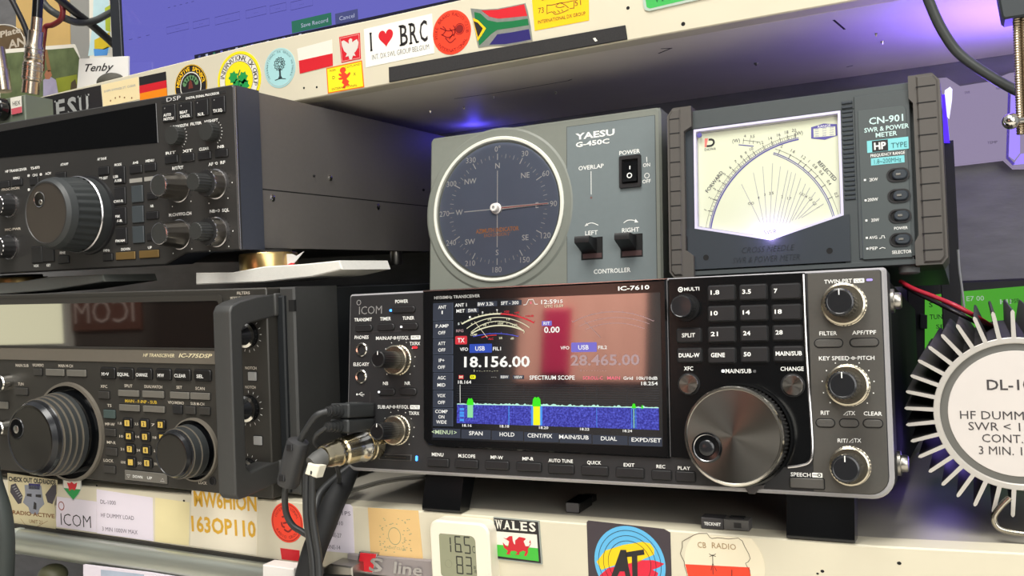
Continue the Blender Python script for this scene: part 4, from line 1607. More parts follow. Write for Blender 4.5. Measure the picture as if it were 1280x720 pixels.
p0 = sideP(334, 237.5)
p1 = sideP(537, 257.5)
vs = (p0[1] + p1[1]) / 2
b = B()
b.box(-2.6, vs - 0.5, -330, -2.2, vs + 0.3, -28, HOLE)
b.build('case_seam', ts)
b = B()
b.box(-3, 2.0, -332, -1.9, vs - 0.8, -28, CASEM, 0.3)
b.build('side_cover', ts)
for x, y, r in ((340, 247.5, 2.6), (472, 258.6, 2.6), (412.5, 222.5, 2.2), (392, 220, 0.9), (529, 237.5, 1.2)):
    p = sideP(x, y)
    b = B()
    b.revolve((-2.6, p[1], p[2]), (-0.9, p[1], p[2]), [(0, r * 1.1), (0.6, r * 1.1), (1, r * 0.6)], CHROME if r > 2 else HOLE, 16)
    b.box(-0.95, p[1] - 0.2 * r, p[2] - 0.7 * r, -0.85, p[1] + 0.2 * r, p[2] + 0.7 * r, HOLE)
    b.build('case_screw', ts)
# rear foot and bail under the case
b = B()
p = sideP(508, 325)
b.revolve((-14, 2, p[2]), (-14, -11, p[2]), [(0, 6), (0.9, 6), (1, 5)], STEEL, 14)
b.build('rear_foot', ts)
# display
b = B()
dq = g.T([(-60, 175), (195, 128.8), (197.5, 178.5), (0, 196), (-60, 200)], 0.3)
b.poly([(max(a, -316), c) for a, c in dq[:1]] + dq[1:3] + [(-316, dq[3][1])], -0.2, 0.4, LCDB, 0.2)
b.build('display', ts)
l4 = B()


def L4(s, x, y, w, h=4.0, mt=WHITE, z=0.25, bold=0.02):
    lab(s, x, y, w, h, mt, z, bold, g, l4)


b = B()
pp = g.T([(201, 121.5), (282, 112), (282, 117), (201, 128)], 0.2)
b.poly(rect(pp[0][0], pp[3][1] - 1, pp[1][0], vTop - 3.4), -0.2, 0.25, GUNB, 0.1)
b.build('name_strip', ts)
L4('DSP', 217, 123.3, 18, 5.0, mat('print_outline', (205, 205, 205), 0.5), 0.4, 0.0)
L4('DIGITAL SIGNAL PROCESSOR', 253, 119.6, 42, 3.0, WHITE, 0.4)
for s1_, s2_, x, y in (('AUTO', 'NOTCH', 210.5, 141.5), ('BEAT', 'CANCEL', 231, 138.2), ('N.R.', '', 251.3, 134.6), ('TX EQ.', '', 272.3, 131)):
    button(x, y, 16.5, 20.5, 1.2, 0.6, BTN, g, ts)
    if s2_:
        L4(s1_, x - 1.5, y + 2, 9.5, 3.6, z=1.5)
        L4(s2_, x + 0.3, y + 6.8, 12.5, 3.6, z=1.5)
    else:
        L4(s1_, x, y + 8 if s1_ == 'N.R.' else y + 7, 8 if s1_ == 'N.R.' else 12, 3.8, z=1.5)
    u, v = g.P(x - 4.5, y - 6, 1.4)
    l4.flat(circ(u, v, 0.5, 8), 1.5, GREYPR)
L4('LO/WIDTH', 224, 157.5, 22, 3.6)
L4('FILTER', 245, 154.3, 14, 3.6)
L4('HI/SHIFT', 264, 151, 17, 3.6)


def knob4(fx, fy, r_px, bx, by, m_face, par=ts, fl=24, name='control_knob', mside=None):
    """single knob: (fx,fy) centre of the front face, (bx,by) centre of the base"""
    u, v = g.P(bx, by, 0)
    h = min((abs(g.P(fx, fy, k * 0.5)[0] - u), k * 0.5) for k in range(4, 90))[1]
    v = (g.P(fx, fy, h)[1] + v) / 2
    sv = g.S(fx, fy, h)[1]
    R = r_px * sv
    b = B()
    b.lathe(u, v, [(R * 1.0, 0), (R * 1.0, h - 0.8), (R * 0.93, h), (R * 0.85, h), (0.01, h - 0.05)], [mside or m_face, mside or m_face, m_face, m_face], 36, fl, 0.05, (0, 1), caps=(False, False))
    return b.build(name, par), u, v, R, h


RIBK = mat('ribbed_dark_knob', (52, 53, 52), 0.45, 0.1, 0.05)
for fx, fy, bx, by in ((214, 170.5, 222, 169), (257, 165.5, 266, 164)):
    o, u, v, R, h = knob4(fx, fy, 12, bx, by, RIBK, ts, 18)
    for k in range(9):
        a = math.radians(60 - 15 * k)
        l4.line([(u + R * 1.25 * math.cos(a), v + R * 1.25 * math.sin(a)), (u + R * 1.4 * math.cos(a), v + R * 1.4 * math.sin(a))], 0.4, 0.25, WHITE)
for s, x, y, bx, by in (('RIT', 213.5, 191, 213.5, 199), ('XIT', 234.3, 188.5, 234, 197), ('CLEAR', 255, 186, 254.7, 194.3), ('NB', 276, 183.2, 276, 191.4)):
    L4(s, x, y, 4.2 * len(s) if s != 'CLEAR' else 12.5, 3.6)
    button(bx, by, 16, 9.5, 1.0, 0.5, BTN, g, ts)
WARMS = mat('warm_silver_sleeve', (132, 127, 120), 0.28, 0.95, 0.05)
# (ring front right edge, inner face) pairs on the right of the panel
for fx, fy, fr, bx, by, br, outer in ((197.5, 233, 13.5, 222, 234, 19, 0), (240.5, 226.3, 10, 268, 230, 19, 1), (198.5, 292, 13.5, 223, 293, 19, 0), (243.5, 286, 10, 269, 290, 19, 1)):
    u, v = g.P(bx, by, 2)
    sv = g.S(bx, by)[1]
    R = br * sv
    h = min((abs(g.P(fx, fy, k * 0.5)[0] - u), k * 0.5) for k in range(4, 90))[1]
    b = B()
    if outer:
        b.lathe(u, v, [(R, 0), (R, 1.2), (R * 0.93, 1.6), (R * 0.9, h * 0.45), (R * 0.86, h * 0.48), (R * 0.5, h * 0.48)], [SILVER, SILVER, WARMS, SILVER, GUNB], 36, 14, 0.06, (3,), caps=(False, False))
        o = b.build('control_knob', ts)
        b = B()
        r2 = fr * sv
        b.lathe(u, v, [(r2 * 1.15, h * 0.46), (r2 * 1.1, h - 0.6), (r2, h), (0.01, h)], RIBK, 36, 18, 0.06, (0, 1), caps=(False, False))
        b.build('knob_cap', o)
    else:
        r2 = fr * sv
        b.lathe(u, v, [(R, 0), (R, 1.2), (R * 0.94, 1.5), (r2 * 1.05, h - 1.2), (r2, h - 0.3), (r2 * 0.92, h - 0.1), (r2 * 0.86, h - 0.2), (0.01, h - 0.2)], [SILVER, SILVER, WARMS, SILVER, SILVER, RIBK, RIBK], 40, 14, 0.06, (3,), caps=(False, False))
        o = b.build('control_knob', ts)
    for k in range(17):
        a = math.radians(210 - 15 * k)
        l4.line([(u + R * 1.1 * math.cos(a), v + R * 1.1 * math.sin(a)), (u + R * 1.24 * math.cos(a), v + R * 1.24 * math.sin(a))], 0.5, 0.25, BLACKPR)
    for a in (90, 0, -45, -120):
        a = math.radians(a)
        l4.flat(circ(u + R * 1.4 * math.cos(a), v + R * 1.4 * math.sin(a), 0.5, 8), 0.25, WHITE)
for s, x, y, w in (('RIT/XIT', 222.3, 209.8, 14), ('AF', 263.5, 205.3, 6), ('RF', 278.5, 203, 6), ('M.CH/VFO.CH', 225, 267.7, 28), ('NB', 265.5, 264, 6.5), ('SQL', 282, 262.6, 9)):
    L4(s, x, y, w, 4)
for x, y in ((271, 204.2), (273.5, 263.3)):
    u, v = g.P(x, y)
    l4.ring(circ(u, v, 1.1, 14), circ(u, v, 0.7, 14), 0.2, 0.25, WHITE)
# left pair
for fx, fy, bx, by, r in ((-2, 258, 10, 257, 15), (-4, 310, 10, 309, 15.5)):
    u, v = g.P(bx, by, 2)
    sv = g.S(bx, by)[1]
    R = r * sv
    b = B()
    b.lathe(u, v, [(R, 0), (R, 1.2), (R * 0.9, 1.5), (R * 0.85, 12), (R * 0.8, 12.5), (R * 0.5, 12.5)], [SILVER, SILVER, GUNB, SILVER, GUNB], 36, 14, 0.06, (3,), caps=(False, True))
    b.build('control_knob', ts)
    for k in range(17):
        a = math.radians(90 - 15 * k)
        l4.line([(u + R * 1.1 * math.cos(a), v + R * 1.1 * math.sin(a)), (u + R * 1.22 * math.cos(a), v + R * 1.22 * math.sin(a))], 0.5, 0.25, BLACKPR)
L4('MIC-PWR', 16, 286.5, 20, 3.2, PAT)
L4('PROC-MON', 13, 236, 22, 3.2, PAT)
# main dial
bx, by = 111, 266
fx, fy = 57, 266
u, v = g.P(bx, by, 0)
h = min((abs(g.P(fx, fy, k * 0.5)[0] - u), k * 0.5) for k in range(4, 120))[1]
sv = g.S(fx, fy, h)[1]
v = g.P(fx, fy, h)[1]
R = 40 * sv
RIBD = mat('dark_rubber_dial', (50, 53, 54), 0.5, 0, 0.05)
DIALF = mat('taupe_dial_face', (82, 76, 70), 0.4, 0.5, 0.04)
b = B()
b.lathe(u, v, [(R * 1.3, 0), (R * 1.28, 2), (R * 1.12, 3)], BLACKP, 64, caps=(False, False))
b.lathe(u, v, [(R * 1.22, 2.5), (R * 1.22, h * 0.3)], RIBD, 64, caps=(False, False))
b.lathe(u, v, [(R * 1.21, h * 0.3), (R * 1.13, h * 0.80)], RIBD, 40, 30, 0.035, (0, 1), caps=(False, False))
b.lathe(u, v, [(R * 1.15, h * 0.80), (R * 1.08, h * 0.93), (R * 0.99, h), (R * 0.95, h + 0.2), (R * 0.93, h - 0.5)], [RIBD, RIBD, GUN, GUN], 64, caps=(False, False))
dl_ = b.build('tuning_dial', ts)
b = B()
b.lathe(u, v, [(R * 1.22, h * 0.27), (R * 1.25, h * 0.29), (R * 1.22, h * 0.31)], SILVER, 64, caps=(False, False))
b.build('dial_ring', dl_, label='thin silver ring around the base of the dial')
b = B()
b.lathe(u, v, [(R * 0.94, h - 0.45), (0.01, h - 0.4)], DIALF, 64, caps=(False, False))
b.build('dial_face', dl_)
ud, vd = g.P(48.7, 249.3, h)
b = B()
rd = 9.8 * sv
b.lathe(ud, vd, [(rd * 1.05, h - 0.3), (rd, h + 0.2), (rd * 0.9, h - 0.1), (rd * 0.5, h - 0.25), (0.01, h - 0.3)], [GUN, SILVER, DARKST, DARKST], 28, caps=(False, False))
b.ball((ud + 0.25 * rd, vd - 0.35 * rd, h - 0.1), rd * 0.35, STEEL, 12, 1, 1, 0.3)
b.build('finger_dimple', dl_)
# middle keys
for x, y, w, hh in ((148.5, 219, 14, 21), (149.3, 245, 14, 21), (150, 270, 14, 21), (151, 295, 14, 20), (129, 213.5, 13, 9.5), (169, 211.5, 15, 10), (187, 209, 14.5, 9.5), (171, 242.3, 14, 21), (171.7, 267.8, 14, 21), (172.3, 293.2, 14, 21),
                   (189, 245, 12, 8), (189.5, 269.3, 15, 9), (189, 296, 12, 9), (134, 321.5, 12, 9), (78.5, 324.5, 13, 9), (45.5, 318.5, 13, 20), (59.5, 317.5, 14, 19), (20.5, 228, 13, 8), (5, 230.5, 12, 8), (75, 219.5, 13, 8), (42, 226.5, 11, 9)):
    button(x, y, w, hh, 1.1, 0.5, mat('slate_button', (62, 68, 72), 0.4) if abs(x - 171.6) < 1 and hh > 20 else BTN, g, ts)
GOLDB = mat('bronze_key', (128, 104, 62), 0.45, 0.5)
for x, y, w in ((156.3, 319.7, 24), (185.7, 317.5, 24.5)):
    button(x, y, w, 9.5, 1.0, 0.5, GOLDB, g, ts)
for x, y, w in ((170, 225.5, 16), (186.5, 223.5, 12)):
    u, v_ = g.P(x, y)
    su, sv_ = g.S(x, y)
    l4.flat(rect(u - w / 2 * su, v_ - 2.6 * sv_, u + w / 2 * su, v_ + 2.6 * sv_), 0.2, mat('grey_tag', (150, 148, 142), 0.5))
for s, x, y, w in (('DOWN', 157, 311.4, 11), ('UP', 187.3, 309.4, 5), ('MODE', 147.5, 205.8, 9), ('A=B', 169.3, 203.3, 7), ('MENU', 187.2, 200.8, 10.5), ('AF TANK', 127.5, 198.5, 12), ('TF-SET', 129.3, 222.7, 11), ('1MHz', 133.2, 313, 8), ('FINE', 78.3, 316, 7), ('HF TRANSCEIVER', 20, 212.8, 27), ('TS-870', 43.8, 209.8, 11.5), ('AT/AMP', 80.5, 205.3, 10), ('MENU', 20.5, 222.6, 8), ('VOX', 45.2, 332.3, 6.5), ('KEY', 60.8, 331.5, 5), ('NR', 190, 257.5, 4)):
    L4(s, x, y, w, 3.3)
for s, x, y, w in (('LSB', 144.5, 220.8, 6), ('/USB', 147.5, 225.7, 9), ('CW/-R', 148, 251.5, 12), ('FSK', 147.3, 270.5, 6), ('/-R', 149.5, 276, 7), ('FM/AM', 150.2, 301, 11.5), ('8', 35.7, 219.5, 3), ('CH1', 43.6, 218.8, 6), ('8', 51, 218, 3), ('ACM', 60, 216.8, 7), ('8', 36, 237, 3)):
    L4(s, x, y, w, 3.3, z=1.4)
l4.build('panel_lettering', ts)

# ================================================================ lower left transceiver with handle
_py = Pan((0, -4, 0))
_a, _b = _py.P(327, 359.8), _py.P(275, 617.8)
F5 = Pan((_a[0] + 0.5, -4, _b[1] - (_a[0] - _b[0]) * 0.0245), (1, 0, -0.0245), (0.0245, 0, 1))
g = F5
WARMP = mat('warm_dark_panel', (57, 55, 51), 0.5, 0.25, 0.06, 300, 0.05, 2500)
BAND = mat('warm_grey_band', (112, 106, 96), 0.5, 0.3, 0.05, 300)
HANDM = mat('grey_handle_paint', (70, 70, 69), 0.5, 0.3, 0.06, 300, 0.05, 2500)
SIDEM = mat('dark_slate_case', (26, 29, 32), 0.55, 0.1, 0.08, 200, 0.05, 2000)
KEYG = mat('grey_key', (112, 109, 102), 0.45, 0.2, 0.05)
KEYD = mat('dark_key', (60, 58, 55), 0.45, 0.2, 0.05)
vTop = g.P(327, 359.8)[1]
vBot = g.P(140, 602.5)[1]
dx = thing('transceiver', 'black transceiver with wide tinted display and grey front handle, bottom left of the stack', 'radio', F5)
b = B()
ub0 = g.P(351, 450, -12)[0]
ub1 = g.P(372.5, 450, -14)[0]
b.side([(-20, 4.4), (-20, vTop - 1.5), (-340, vTop - 1.5), (-340, 6.5)], -415, ub1 - 1.5, SIDEM)
b.build('case', dx)
b = B()
b.poly([(-420, vBot), (-1, vBot), (0, vBot + 1), (0, vTop - 1), (-1, vTop), (-420, vTop)], -22, 0, WARMP, 0.8)
b.build('front_panel', dx)
b = B()
dd = g.T([(-80, 384.5), (273.5, 374), (271, 435), (-80, 432.5)], 0.3)
vd0 = g.P(140, 433.5)[1]
vd1 = g.P(140, 378.3)[1]
uE = g.P(275.5, 400)[0]
b.ring(rr4(-416, vd0 - 1.5, uE + 3.5, vd1 + 4.2, (0.5, 0.5, 4, 0.5)), rr4(-414, vd0, uE, vd1, (0.5, 0.5, 2.5, 0.5)), 0, 1.4, WARMP)
b.build('display_frame', dx)
b = B()
b.poly(rr4(-414, vd0, uE, vd1, (0.5, 0.5, 2.5, 0.5)), -0.2, 0.5, mat('brown_display_glass', (22, 15, 12), 0.03, 0, 0.02, spec=0.7, ior=2.0), 0)
b.build('display', dx)
b = B()
vb0, vb1 = g.P(140, 452.5)[1], g.P(140, 436)[1]
b.poly(rect(-418, vb0, g.P(271, 445)[0] + 12, vb1), -0.2, 1.0, BAND, 0.3)
b.build('name_band', dx)
l5 = B()


def L5(s, x, y, w, h=3.6, mt=None, z=0.25, bold=0.01, shear=0.0):
    lab(s, x, y, w, h, mt or PAT, z, bold, g, l5, shear)


BRASSP = mat('pale_gold_print', (226, 214, 176), 0.5)
L5('HF TRANSCEIVER', 198, 444.2, 39, 4.2, BRASSP, 1.15, 0.01, 0.3)
L5('IC-775DSP', 244, 444.6, 42, 5.0, BRASSP, 1.15, 0.02, 0.3)
for s, x, y, w in (('M>V', 134, 466.5, 18.5), ('EQUAL', 156.5, 467, 19), ('CHANGE', 179.5, 467.6, 19.5), ('MW', 203.5, 468.2, 19), ('CLEAR', 227.4, 468.7, 20), ('SEL', 252.3, 469.4, 21)):
    button(x, y, w, 13.5, 1.4, 1.5, mat('black_key', (26, 25, 25), 0.35), g, dx)
    L5(s, x - 2.5, y + 1.0, {'M>V': 9, 'MW': 8, 'SEL': 8.5}.get(s, 14.5), 4.2, WHITE, 1.75)
for s, x, y, w in (('XFC', 129.8, 483, 8.5), ('SPLIT', 160.5, 482.3, 10), ('DUALWATCH', 191.5, 483.4, 22), ('SET', 224, 484.2, 7), ('SCAN', 250, 485.6, 11.5), ('VFO/MEMO', 219.8, 503.4, 20), ('SUB M-CH', 246.7, 504.8, 17), ('TS', 136.6, 506.8, 5.5), ('MP-W', 137.4, 530.3, 12), ('MP-R', 139.2, 553.2, 11), ('LOCK', 135.6, 575.7, 12), ('LOCK', 253.4, 603.6, 10.5), ('FILTERS', 304.2, 366.3, 16), ('MODE', 292.5, 372.6, 9), ('RB-RA', 303.5, 372.3, 10), ('MAIN M-CH', 82, 457.4, 18), ('MAIN SUB', 27.5, 456.8, 16), ('VFO/MEMO', 47.5, 456.6, 14), ('TUN', 26, 480, 7), ('NOTCH', 313.5, 460, 14), ('NOTCH', 313, 484, 13)):
    L5(s, x, y, w)
L5('MAIN - F-INP - SUB', 176, 502, 39.5, 3.8, mat('yellow_print', (214, 182, 60), 0.5))
for x, y, w, hh, mt in ((129, 494, 13.5, 9, KEYD), (160, 491.7, 25.5, 8, KEYG), (190.6, 493, 26.5, 8.5, KEYG), (223.8, 494.4, 23.5, 8.5, KEYG), (249.3, 495.4, 24, 8.5, KEYG), (161, 510, 25, 8, KEYG), (191.6, 511.5, 26.5, 8, KEYG), (221, 512, 11.5, 10.5, BTN), (237.2, 513, 12.5, 10, KEYD), (255, 514, 13, 9.5, KEYD), (136, 517.8, 14, 10.5, mat('teal_key', (66, 80, 78), 0.45)), (137, 540.7, 13.5, 9, KEYD), (138.8, 564.8, 13.5, 9.5, KEYD), (136, 587, 14, 9, KEYD), (46.5, 465, 10, 8.5, KEYD), (68, 465.6, 22.5, 8.5, KEYG), (94.8, 466.5, 23.5, 8.5, KEYG), (25.8, 489.3, 16, 9, KEYD), (2, 506.5, 14, 9, KEYG)):
    button(x, y, w, hh, 1.3, 0.6, mt, g, dx)
kp = [('1', 158.5, 529), ('2', 179.3, 530), ('3', 200, 531), ('4', 160.3, 545.3), ('5', 180.6, 546), ('6', 202, 547), ('7', 161.6, 561.4), ('8', 181.6, 562.8), ('9', 203, 563.5), ('.', 162.8, 577.8), ('E', 183.2, 579), ('C', 204, 580)]
sm = ['1.8', '3.5', '7', '10', '14', '18', '21', '24', '28', 'GENE', '50', 'ENT']
YPR = mat('yellow_key_print', (206, 176, 84), 0.45)
for (s, x, y), t in zip(kp, sm):
    button(x, y, 11.5, 11.5, 1.5, 1.2, mat('black_key', (26, 25, 25), 0.35), g, dx)
    u, v = g.P(x, y, 1.8)
    su, sv = g.S(x, y)
    l5.flat(rrect(u, v, 6 * su, 7.2 * sv, 0.4), 1.7, YPR)
    l5.text(s, u, v, 4.6 * sv, BLACKPR, 1.78, None, 'c', 0, 0.02)
    L5(t, x - 8.8, y, 4.5 if len(t) < 4 else 6, 3.0)
button(181.5, 596.2, 52, 12.5, 1.2, 0.5, KEYG, g, dx)
L5('DOWN', 172, 596, 12, 3.4, WHITE, 1.5)
L5('UP', 187, 597.5, 6, 3.4, WHITE, 1.5)
for pts in ([(158, 593.5), (163, 593.8), (160.5, 597)], [(200.5, 601.5), (205.5, 602), (203.3, 598)]):
    l5.line(g.T(pts, 1.5), 0.3, 1.5, WHITE, True)
u, v = g.P(266, 601.5)
sv = g.S(266, 601)[1]
b = B()
b.lathe(u, v, [(5.6 * sv, 0), (5.6 * sv, 0.7), (4.2 * sv, 0.8), (3.8 * sv, 0.1), (0.01, 0.1)], [BLACKP, BLACKP, HOLE, HOLE], 20, caps=(False, False))
b.build('lock_knob', dx)


def dial5(bx, by, fx, fy, r_px, grooves, face, name='tuning_dial', dimple=None, flange=True):
    u, v = g.P(bx, by, 0)
    h = min((abs(g.P(fx, fy, k * 0.5)[0] - u), k * 0.5) for k in range(4, 140))[1]
    v = g.P(fx, fy, h)[1]
    sv = g.S(fx, fy, h)[1]
    R = r_px * sv
    b = B()
    if flange:
        b.lathe(u, v, [(R * 1.52, 0), (R * 1.5, 2.5), (R * 1.42, 3.0), (R * 1.40, 1.0), (R * 1.1, 0.8)], [BAND, BAND, BLACKG, BLACKG], 72, caps=(False, False))
    pr = [(R * 1.26, 1.0), (R * 1.26, h * 0.25)]
    mats_ = [BLACKG]
    for k in range(grooves):
        a = 0.25 + 0.55 * k / grooves
        c = 0.25 + 0.55 * (k + 1) / grooves
        rr = R * (1.24 - 0.12 * k / grooves)
        pr += [(rr, h * a + 0.05), (rr, h * (c - 0.035)), (rr * 0.97, h * (c - 0.03)), (rr * 0.97, h * c)]
        mats_ += [RIBD, RIBD, BAND, BAND]
    pr += [(R * 1.1, h * 0.82), (R * 1.08, h * 0.9), (R * 1.0, h), (R * 0.95, h + 0.2), (R * 0.93, h - 0.3)]
    mats_ += [KNOBF, KNOBF, KNOBF, DARKST, KNOBF]
    mats_ = mats_[:len(pr) - 1] + [KNOBF] * (len(pr) - 1 - len(mats_))
    b.lathe(u, v, pr, mats_, 72, caps=(False, False))
    o = b.build(name, dx)
    b = B()
    b.lathe(u, v, [(R * 0.935, h - 0.3), (0.01, h - 0.25)], face, 64, caps=(False, False))
    b.build('dial_face', o)
    if dimple:
        ud, vd = g.P(dimple[0], dimple[1], h)
        rd = dimple[2] * sv
        b = B()
        b.lathe(ud, vd, [(rd * 1.05, h - 0.3), (rd, h + 0.3), (rd * 0.9, h), (rd * 0.5, h - 0.2), (0.01, h - 0.25)], [KNOBF, DARKST, BLACKG, BLACKG], 28, caps=(False, False))
        b.ball((ud - 0.1 * rd, vd - 0.1 * rd, h - 0.15), rd * 0.4, STEEL, 12, 1, 1, 0.25)
        b.build('finger_dimple', o)
    return o


DF5 = mat('satin_dark_dial_face', (58, 56, 52), 0.35, 0.4, 0.04)
dial5(88, 547, 37, 549, 42.5, 4, DF5, dimple=(20.5, 535.5, 13))
dial5(244, 567.5, 213.5, 569, 27, 2, DF5, 'sub_dial')
# left knobs
for bx, by, r in ((2, 478.5, 10.5), (1, 535, 10)):
    u, v = g.P(bx, by, 6)
    sv = g.S(bx, by)[1]
    R = r * sv
    b = B()
    b.lathe(u, v, [(R, 0), (R * 0.95, 8), (R * 0.85, 9), (0.01, 9)], [CHROME, CHROME, KNOBF], 28, caps=(False, False))
    b.build('control_knob', dx)
# knobs and keys seen behind the handle
for bx, by, r in ((308, 419, 15.5), (309, 511, 16), (308, 589, 15)):
    u, v = g.P(bx, by, 2)
    sv = g.S(bx, by)[1]
    R = r * sv
    b = B()
    b.lathe(u, v, [(R * 1.05, 0), (R, 4), (R * 0.8, 5), (R * 0.55, 12), (R * 0.45, 12.5), (0.01, 12.5)], [BLACKG, CHROME, KNOBF, KNOBF, KNOBF], 28, caps=(False, False))
    b.build('control_knob', dx)
    for k in range(12):
        a = math.radians(90 - 22 * k)
        l5.line([(u + R * 1.2 * math.cos(a), v + R * 1.2 * math.sin(a)), (u + R * 1.4 * math.cos(a), v + R * 1.4 * math.sin(a))], 0.35, 0.25, WHITE)
for x, y in ((314.5, 470.5), (321.5, 551)):
    button(x, y, 10, 11, 1.2, 0.6, mat('pale_key', (150, 150, 148), 0.45), g, dx)
l5.build('panel_lettering', dx)
# right end: step, rack bracket and handle
uS = g.P(328, 450)[0]
b = B()
ua = 0.0
b.poly(rect(ua + 0.3, vBot + 3, ua + 7, vTop - 6), -24, -9, SIDEM, 1.0)
b.build('side_step', dx)
# bracket: a plate standing along the side of the case, found where the camera sees its front edge
b = B()
b.poly(rect(ub0, vBot + 1.2, ub1, vTop), -60, -12, HANDM, 1.4)
b.poly(rect(ub1 - 5, vTop - 17, ub1 + 0.1, vTop - 9), -14, -11.8, HOLE)
b.build('rack_bracket', dx)
HD = 36.0
uh0, uh1 = g.P(268.5, 480, HD)[0], g.P(290, 480, HD)[0]
vh1 = g.P(280, 382.5, HD)[1]
vh0 = g.P(300, 627, HD)[1]
# the handle runs forward from the bracket, up the front and back
b = B()
prof = [(-12, vTop - 4.0), (10, vTop - 5.5), (HD - 9, vTop - 8.5), (HD - 2.5, vTop - 11), (HD, vTop - 15), (HD, vh0 + 4), (HD - 3, vh0), (HD - 9, vh0), (6, vh0 + 2), (-12, vh0 + 4),
        (-12, vh0 + 19), (6, vh0 + 18), (HD - 15, vh0 + 16), (HD - 11, vh0 + 20), (HD - 11, vTop - 28), (HD - 15, vTop - 24), (6, vTop - 22), (-12, vTop - 20)]
b.side(prof, uh0, uh1, HANDM)
b.side([(-14, vTop - 4), (-6, vTop - 4), (-6, vTop - 20), (-14, vTop - 20)], uh1 - 1, ub0 + 2, HANDM)
b.side([(-14, vh0 + 4), (-6, vh0 + 4), (-6, vh0 + 19), (-14, vh0 + 19)], uh1 - 1, ub0 + 2, HANDM)
h_ = b.build('handle', dx, label='grey vertical grab handle in front of the panel')
bv = h_.modifiers.new('bevel', 'BEVEL')
bv.width = 0.0012
bv.segments = 2
bv.limit_method = 'ANGLE'
for uu in (-60, -360):
    b = B()
    b.revolve((uu, 6, -80), (uu, -23.0 - F5.O.z - uu * -0.0245 + 0.2, -80), [(0, 10), (0.9, 10), (1, 9)], RUBBER, 18)
    b.build('foot', dx)
# ================================================================ dummy load on the right
F6 = Pan((369, 26, -22.3))
g = F6
ALU = mat('cast_aluminium', (196, 192, 186), 0.45, 0.35, 0.05, 200)
ALUS = mat('dark_anodised_fin', (78, 76, 76), 0.5, 0.4, 0.06)
ALUD = mat('grey_label_ring', (104, 104, 100), 0.5, 0.1, 0.04)
LABELM = mat('pale_grey_label', (206, 200, 196), 0.5, 0, 0.03)
dl = thing('dummy_load', 'round finned aluminium dummy load with grey label on a bent wire stand, right end', 'dummy load', F6)
C6 = g.P(1272, 517.5)
sv = g.S(1272, 517.5)[1]
R_in, R_root, R_tip, R_lab = 88 * sv, 96.5 * sv, 130 * sv, 79 * sv
b = B()
b.lathe(C6[0], C6[1], [(R_root, -150), (R_root - 0.3, -0.2), (R_root - 0.6, 0), (R_in + 0.4, 0), (R_in, -0.4), (R_in, -2)], [ALUS, ALU, ALU, ALU, ALU], 96, caps=(True, False))
nf = 37
for k in range(nf):
    a = math.radians(90 + 360.0 / nf * k)
    c_, s_n = math.cos(a), math.sin(a)
    hw = 1.05
    pts = []
    for (rr, t) in ((R_root - 0.6, -hw), (R_tip - 1, -hw * 0.85), (R_tip, -hw * 0.3), (R_tip, hw * 0.3), (R_tip - 1, hw * 0.85), (R_root - 0.6, hw)):
        pts.append((C6[0] + rr * c_ - t * s_n, C6[1] + rr * s_n + t * c_))
    b.poly(pts, -150, 0, ALU, 0, ALUS)
b.build('finned_body', dl)
b = B()
b.lathe(C6[0], C6[1], [(R_in + 0.2, -1.6), (R_lab - 0.2, -1.2)], ALUD, 80, caps=(False, False))
b.lathe(C6[0], C6[1], [(R_lab, -1.3), (R_lab - 0.2, -0.8), (0.01, -0.8)], LABELM, 80, caps=(False, False))
b.build('front_label', dl)
b = B()
INK = mat('dark_grey_ink', (62, 58, 60), 0.6)
for s, xl, y, h, wpx in (('DL-1000', 1233.5, 481, 13, 77), ('HF DUMMY LOAD', 1200, 518.5, 10, 143), ('SWR < 1.2 MAX', 1210.5, 532.5, 10, 124), ('CONT. 30W', 1227.5, 547.5, 10, 90), ('3 MIN. 1000W', 1223.5, 562.5, 10, 97)):
    u, v = g.P(xl, y, -0.7)
    su, sv_ = g.S(xl, y)
    b.text(s, u, v, h * sv_, INK, -0.65, wpx * su, 'l', 0, 0.014 if h > 12 else 0.0)
b.build('label_lettering', dl)
b = B()
WIRE = mat('bright_steel_wire', (186, 180, 168), 0.25, 1.0, 0.04)
pp = [g.P3(x, y, 4) for x, y in ((1262, 622), (1252, 632), (1243, 645), (1245, 656), (1255, 663), (1280, 667.5), (1320, 671), (1345, 668))]
zmin = 1.4
b.tube([(p[0], max(p[1], zmin + 0.2 * 0), p[2]) for p in pp] + [(pp[-1][0] + 6, 10, 2), (pp[-1][0] + 2, 22, -2)], 1.5, WIRE, 10, 8)
b.build('wire_stand', dl)
b = B()
b.tube([(C6[0] - 22, 1.6, -140), (C6[0] + 22, 1.6, -140), (C6[0] + 18, 16, -138)], 1.5, WIRE, 10, 6)
b.build('wire_stand', dl)

# ================================================================ lit lilac panel, green display and lamps against the back board
F7 = Pan((0, 352, 150))
g = F7
LILP = emat('lilac_lit_panel', (160, 147, 178), 0.8)
E_LB = emat('lit_lilac_window', (150, 128, 255), 1.3)
E_WB = emat('lit_white_window', (226, 222, 255), 1.5)
LEDB = emat('blue_led_strip', (62, 30, 255), 2.4)
pn = thing('panel_display', 'lilac panel with glowing violet windows leaning on the back board beside the meter', 'display', F7)
b = B()
b.poly(g.T([(1160, 99), (1183, 96.5), (1200, 107.5), (1234, 102), (1262, 91), (1300, 86), (1300, 210), (1266, 210.5), (1254, 199.5), (1195, 206.5), (1160, 210)]), -10, 0, LILP, 0.8)
b.build('panel_board', pn)
b = B()
b.poly(g.T([(1181, 113), (1187.5, 108.5), (1190.5, 111.5), (1190, 125), (1186.5, 149), (1179, 140)], 0.5), -0.5, 0.8, E_WB)
b.build('lit_window', pn)
b = B()
b.poly(g.T([(1264, 117), (1275, 112), (1275, 191), (1268, 200), (1261, 195)], 0.5), -0.5, 0.8, E_LB)
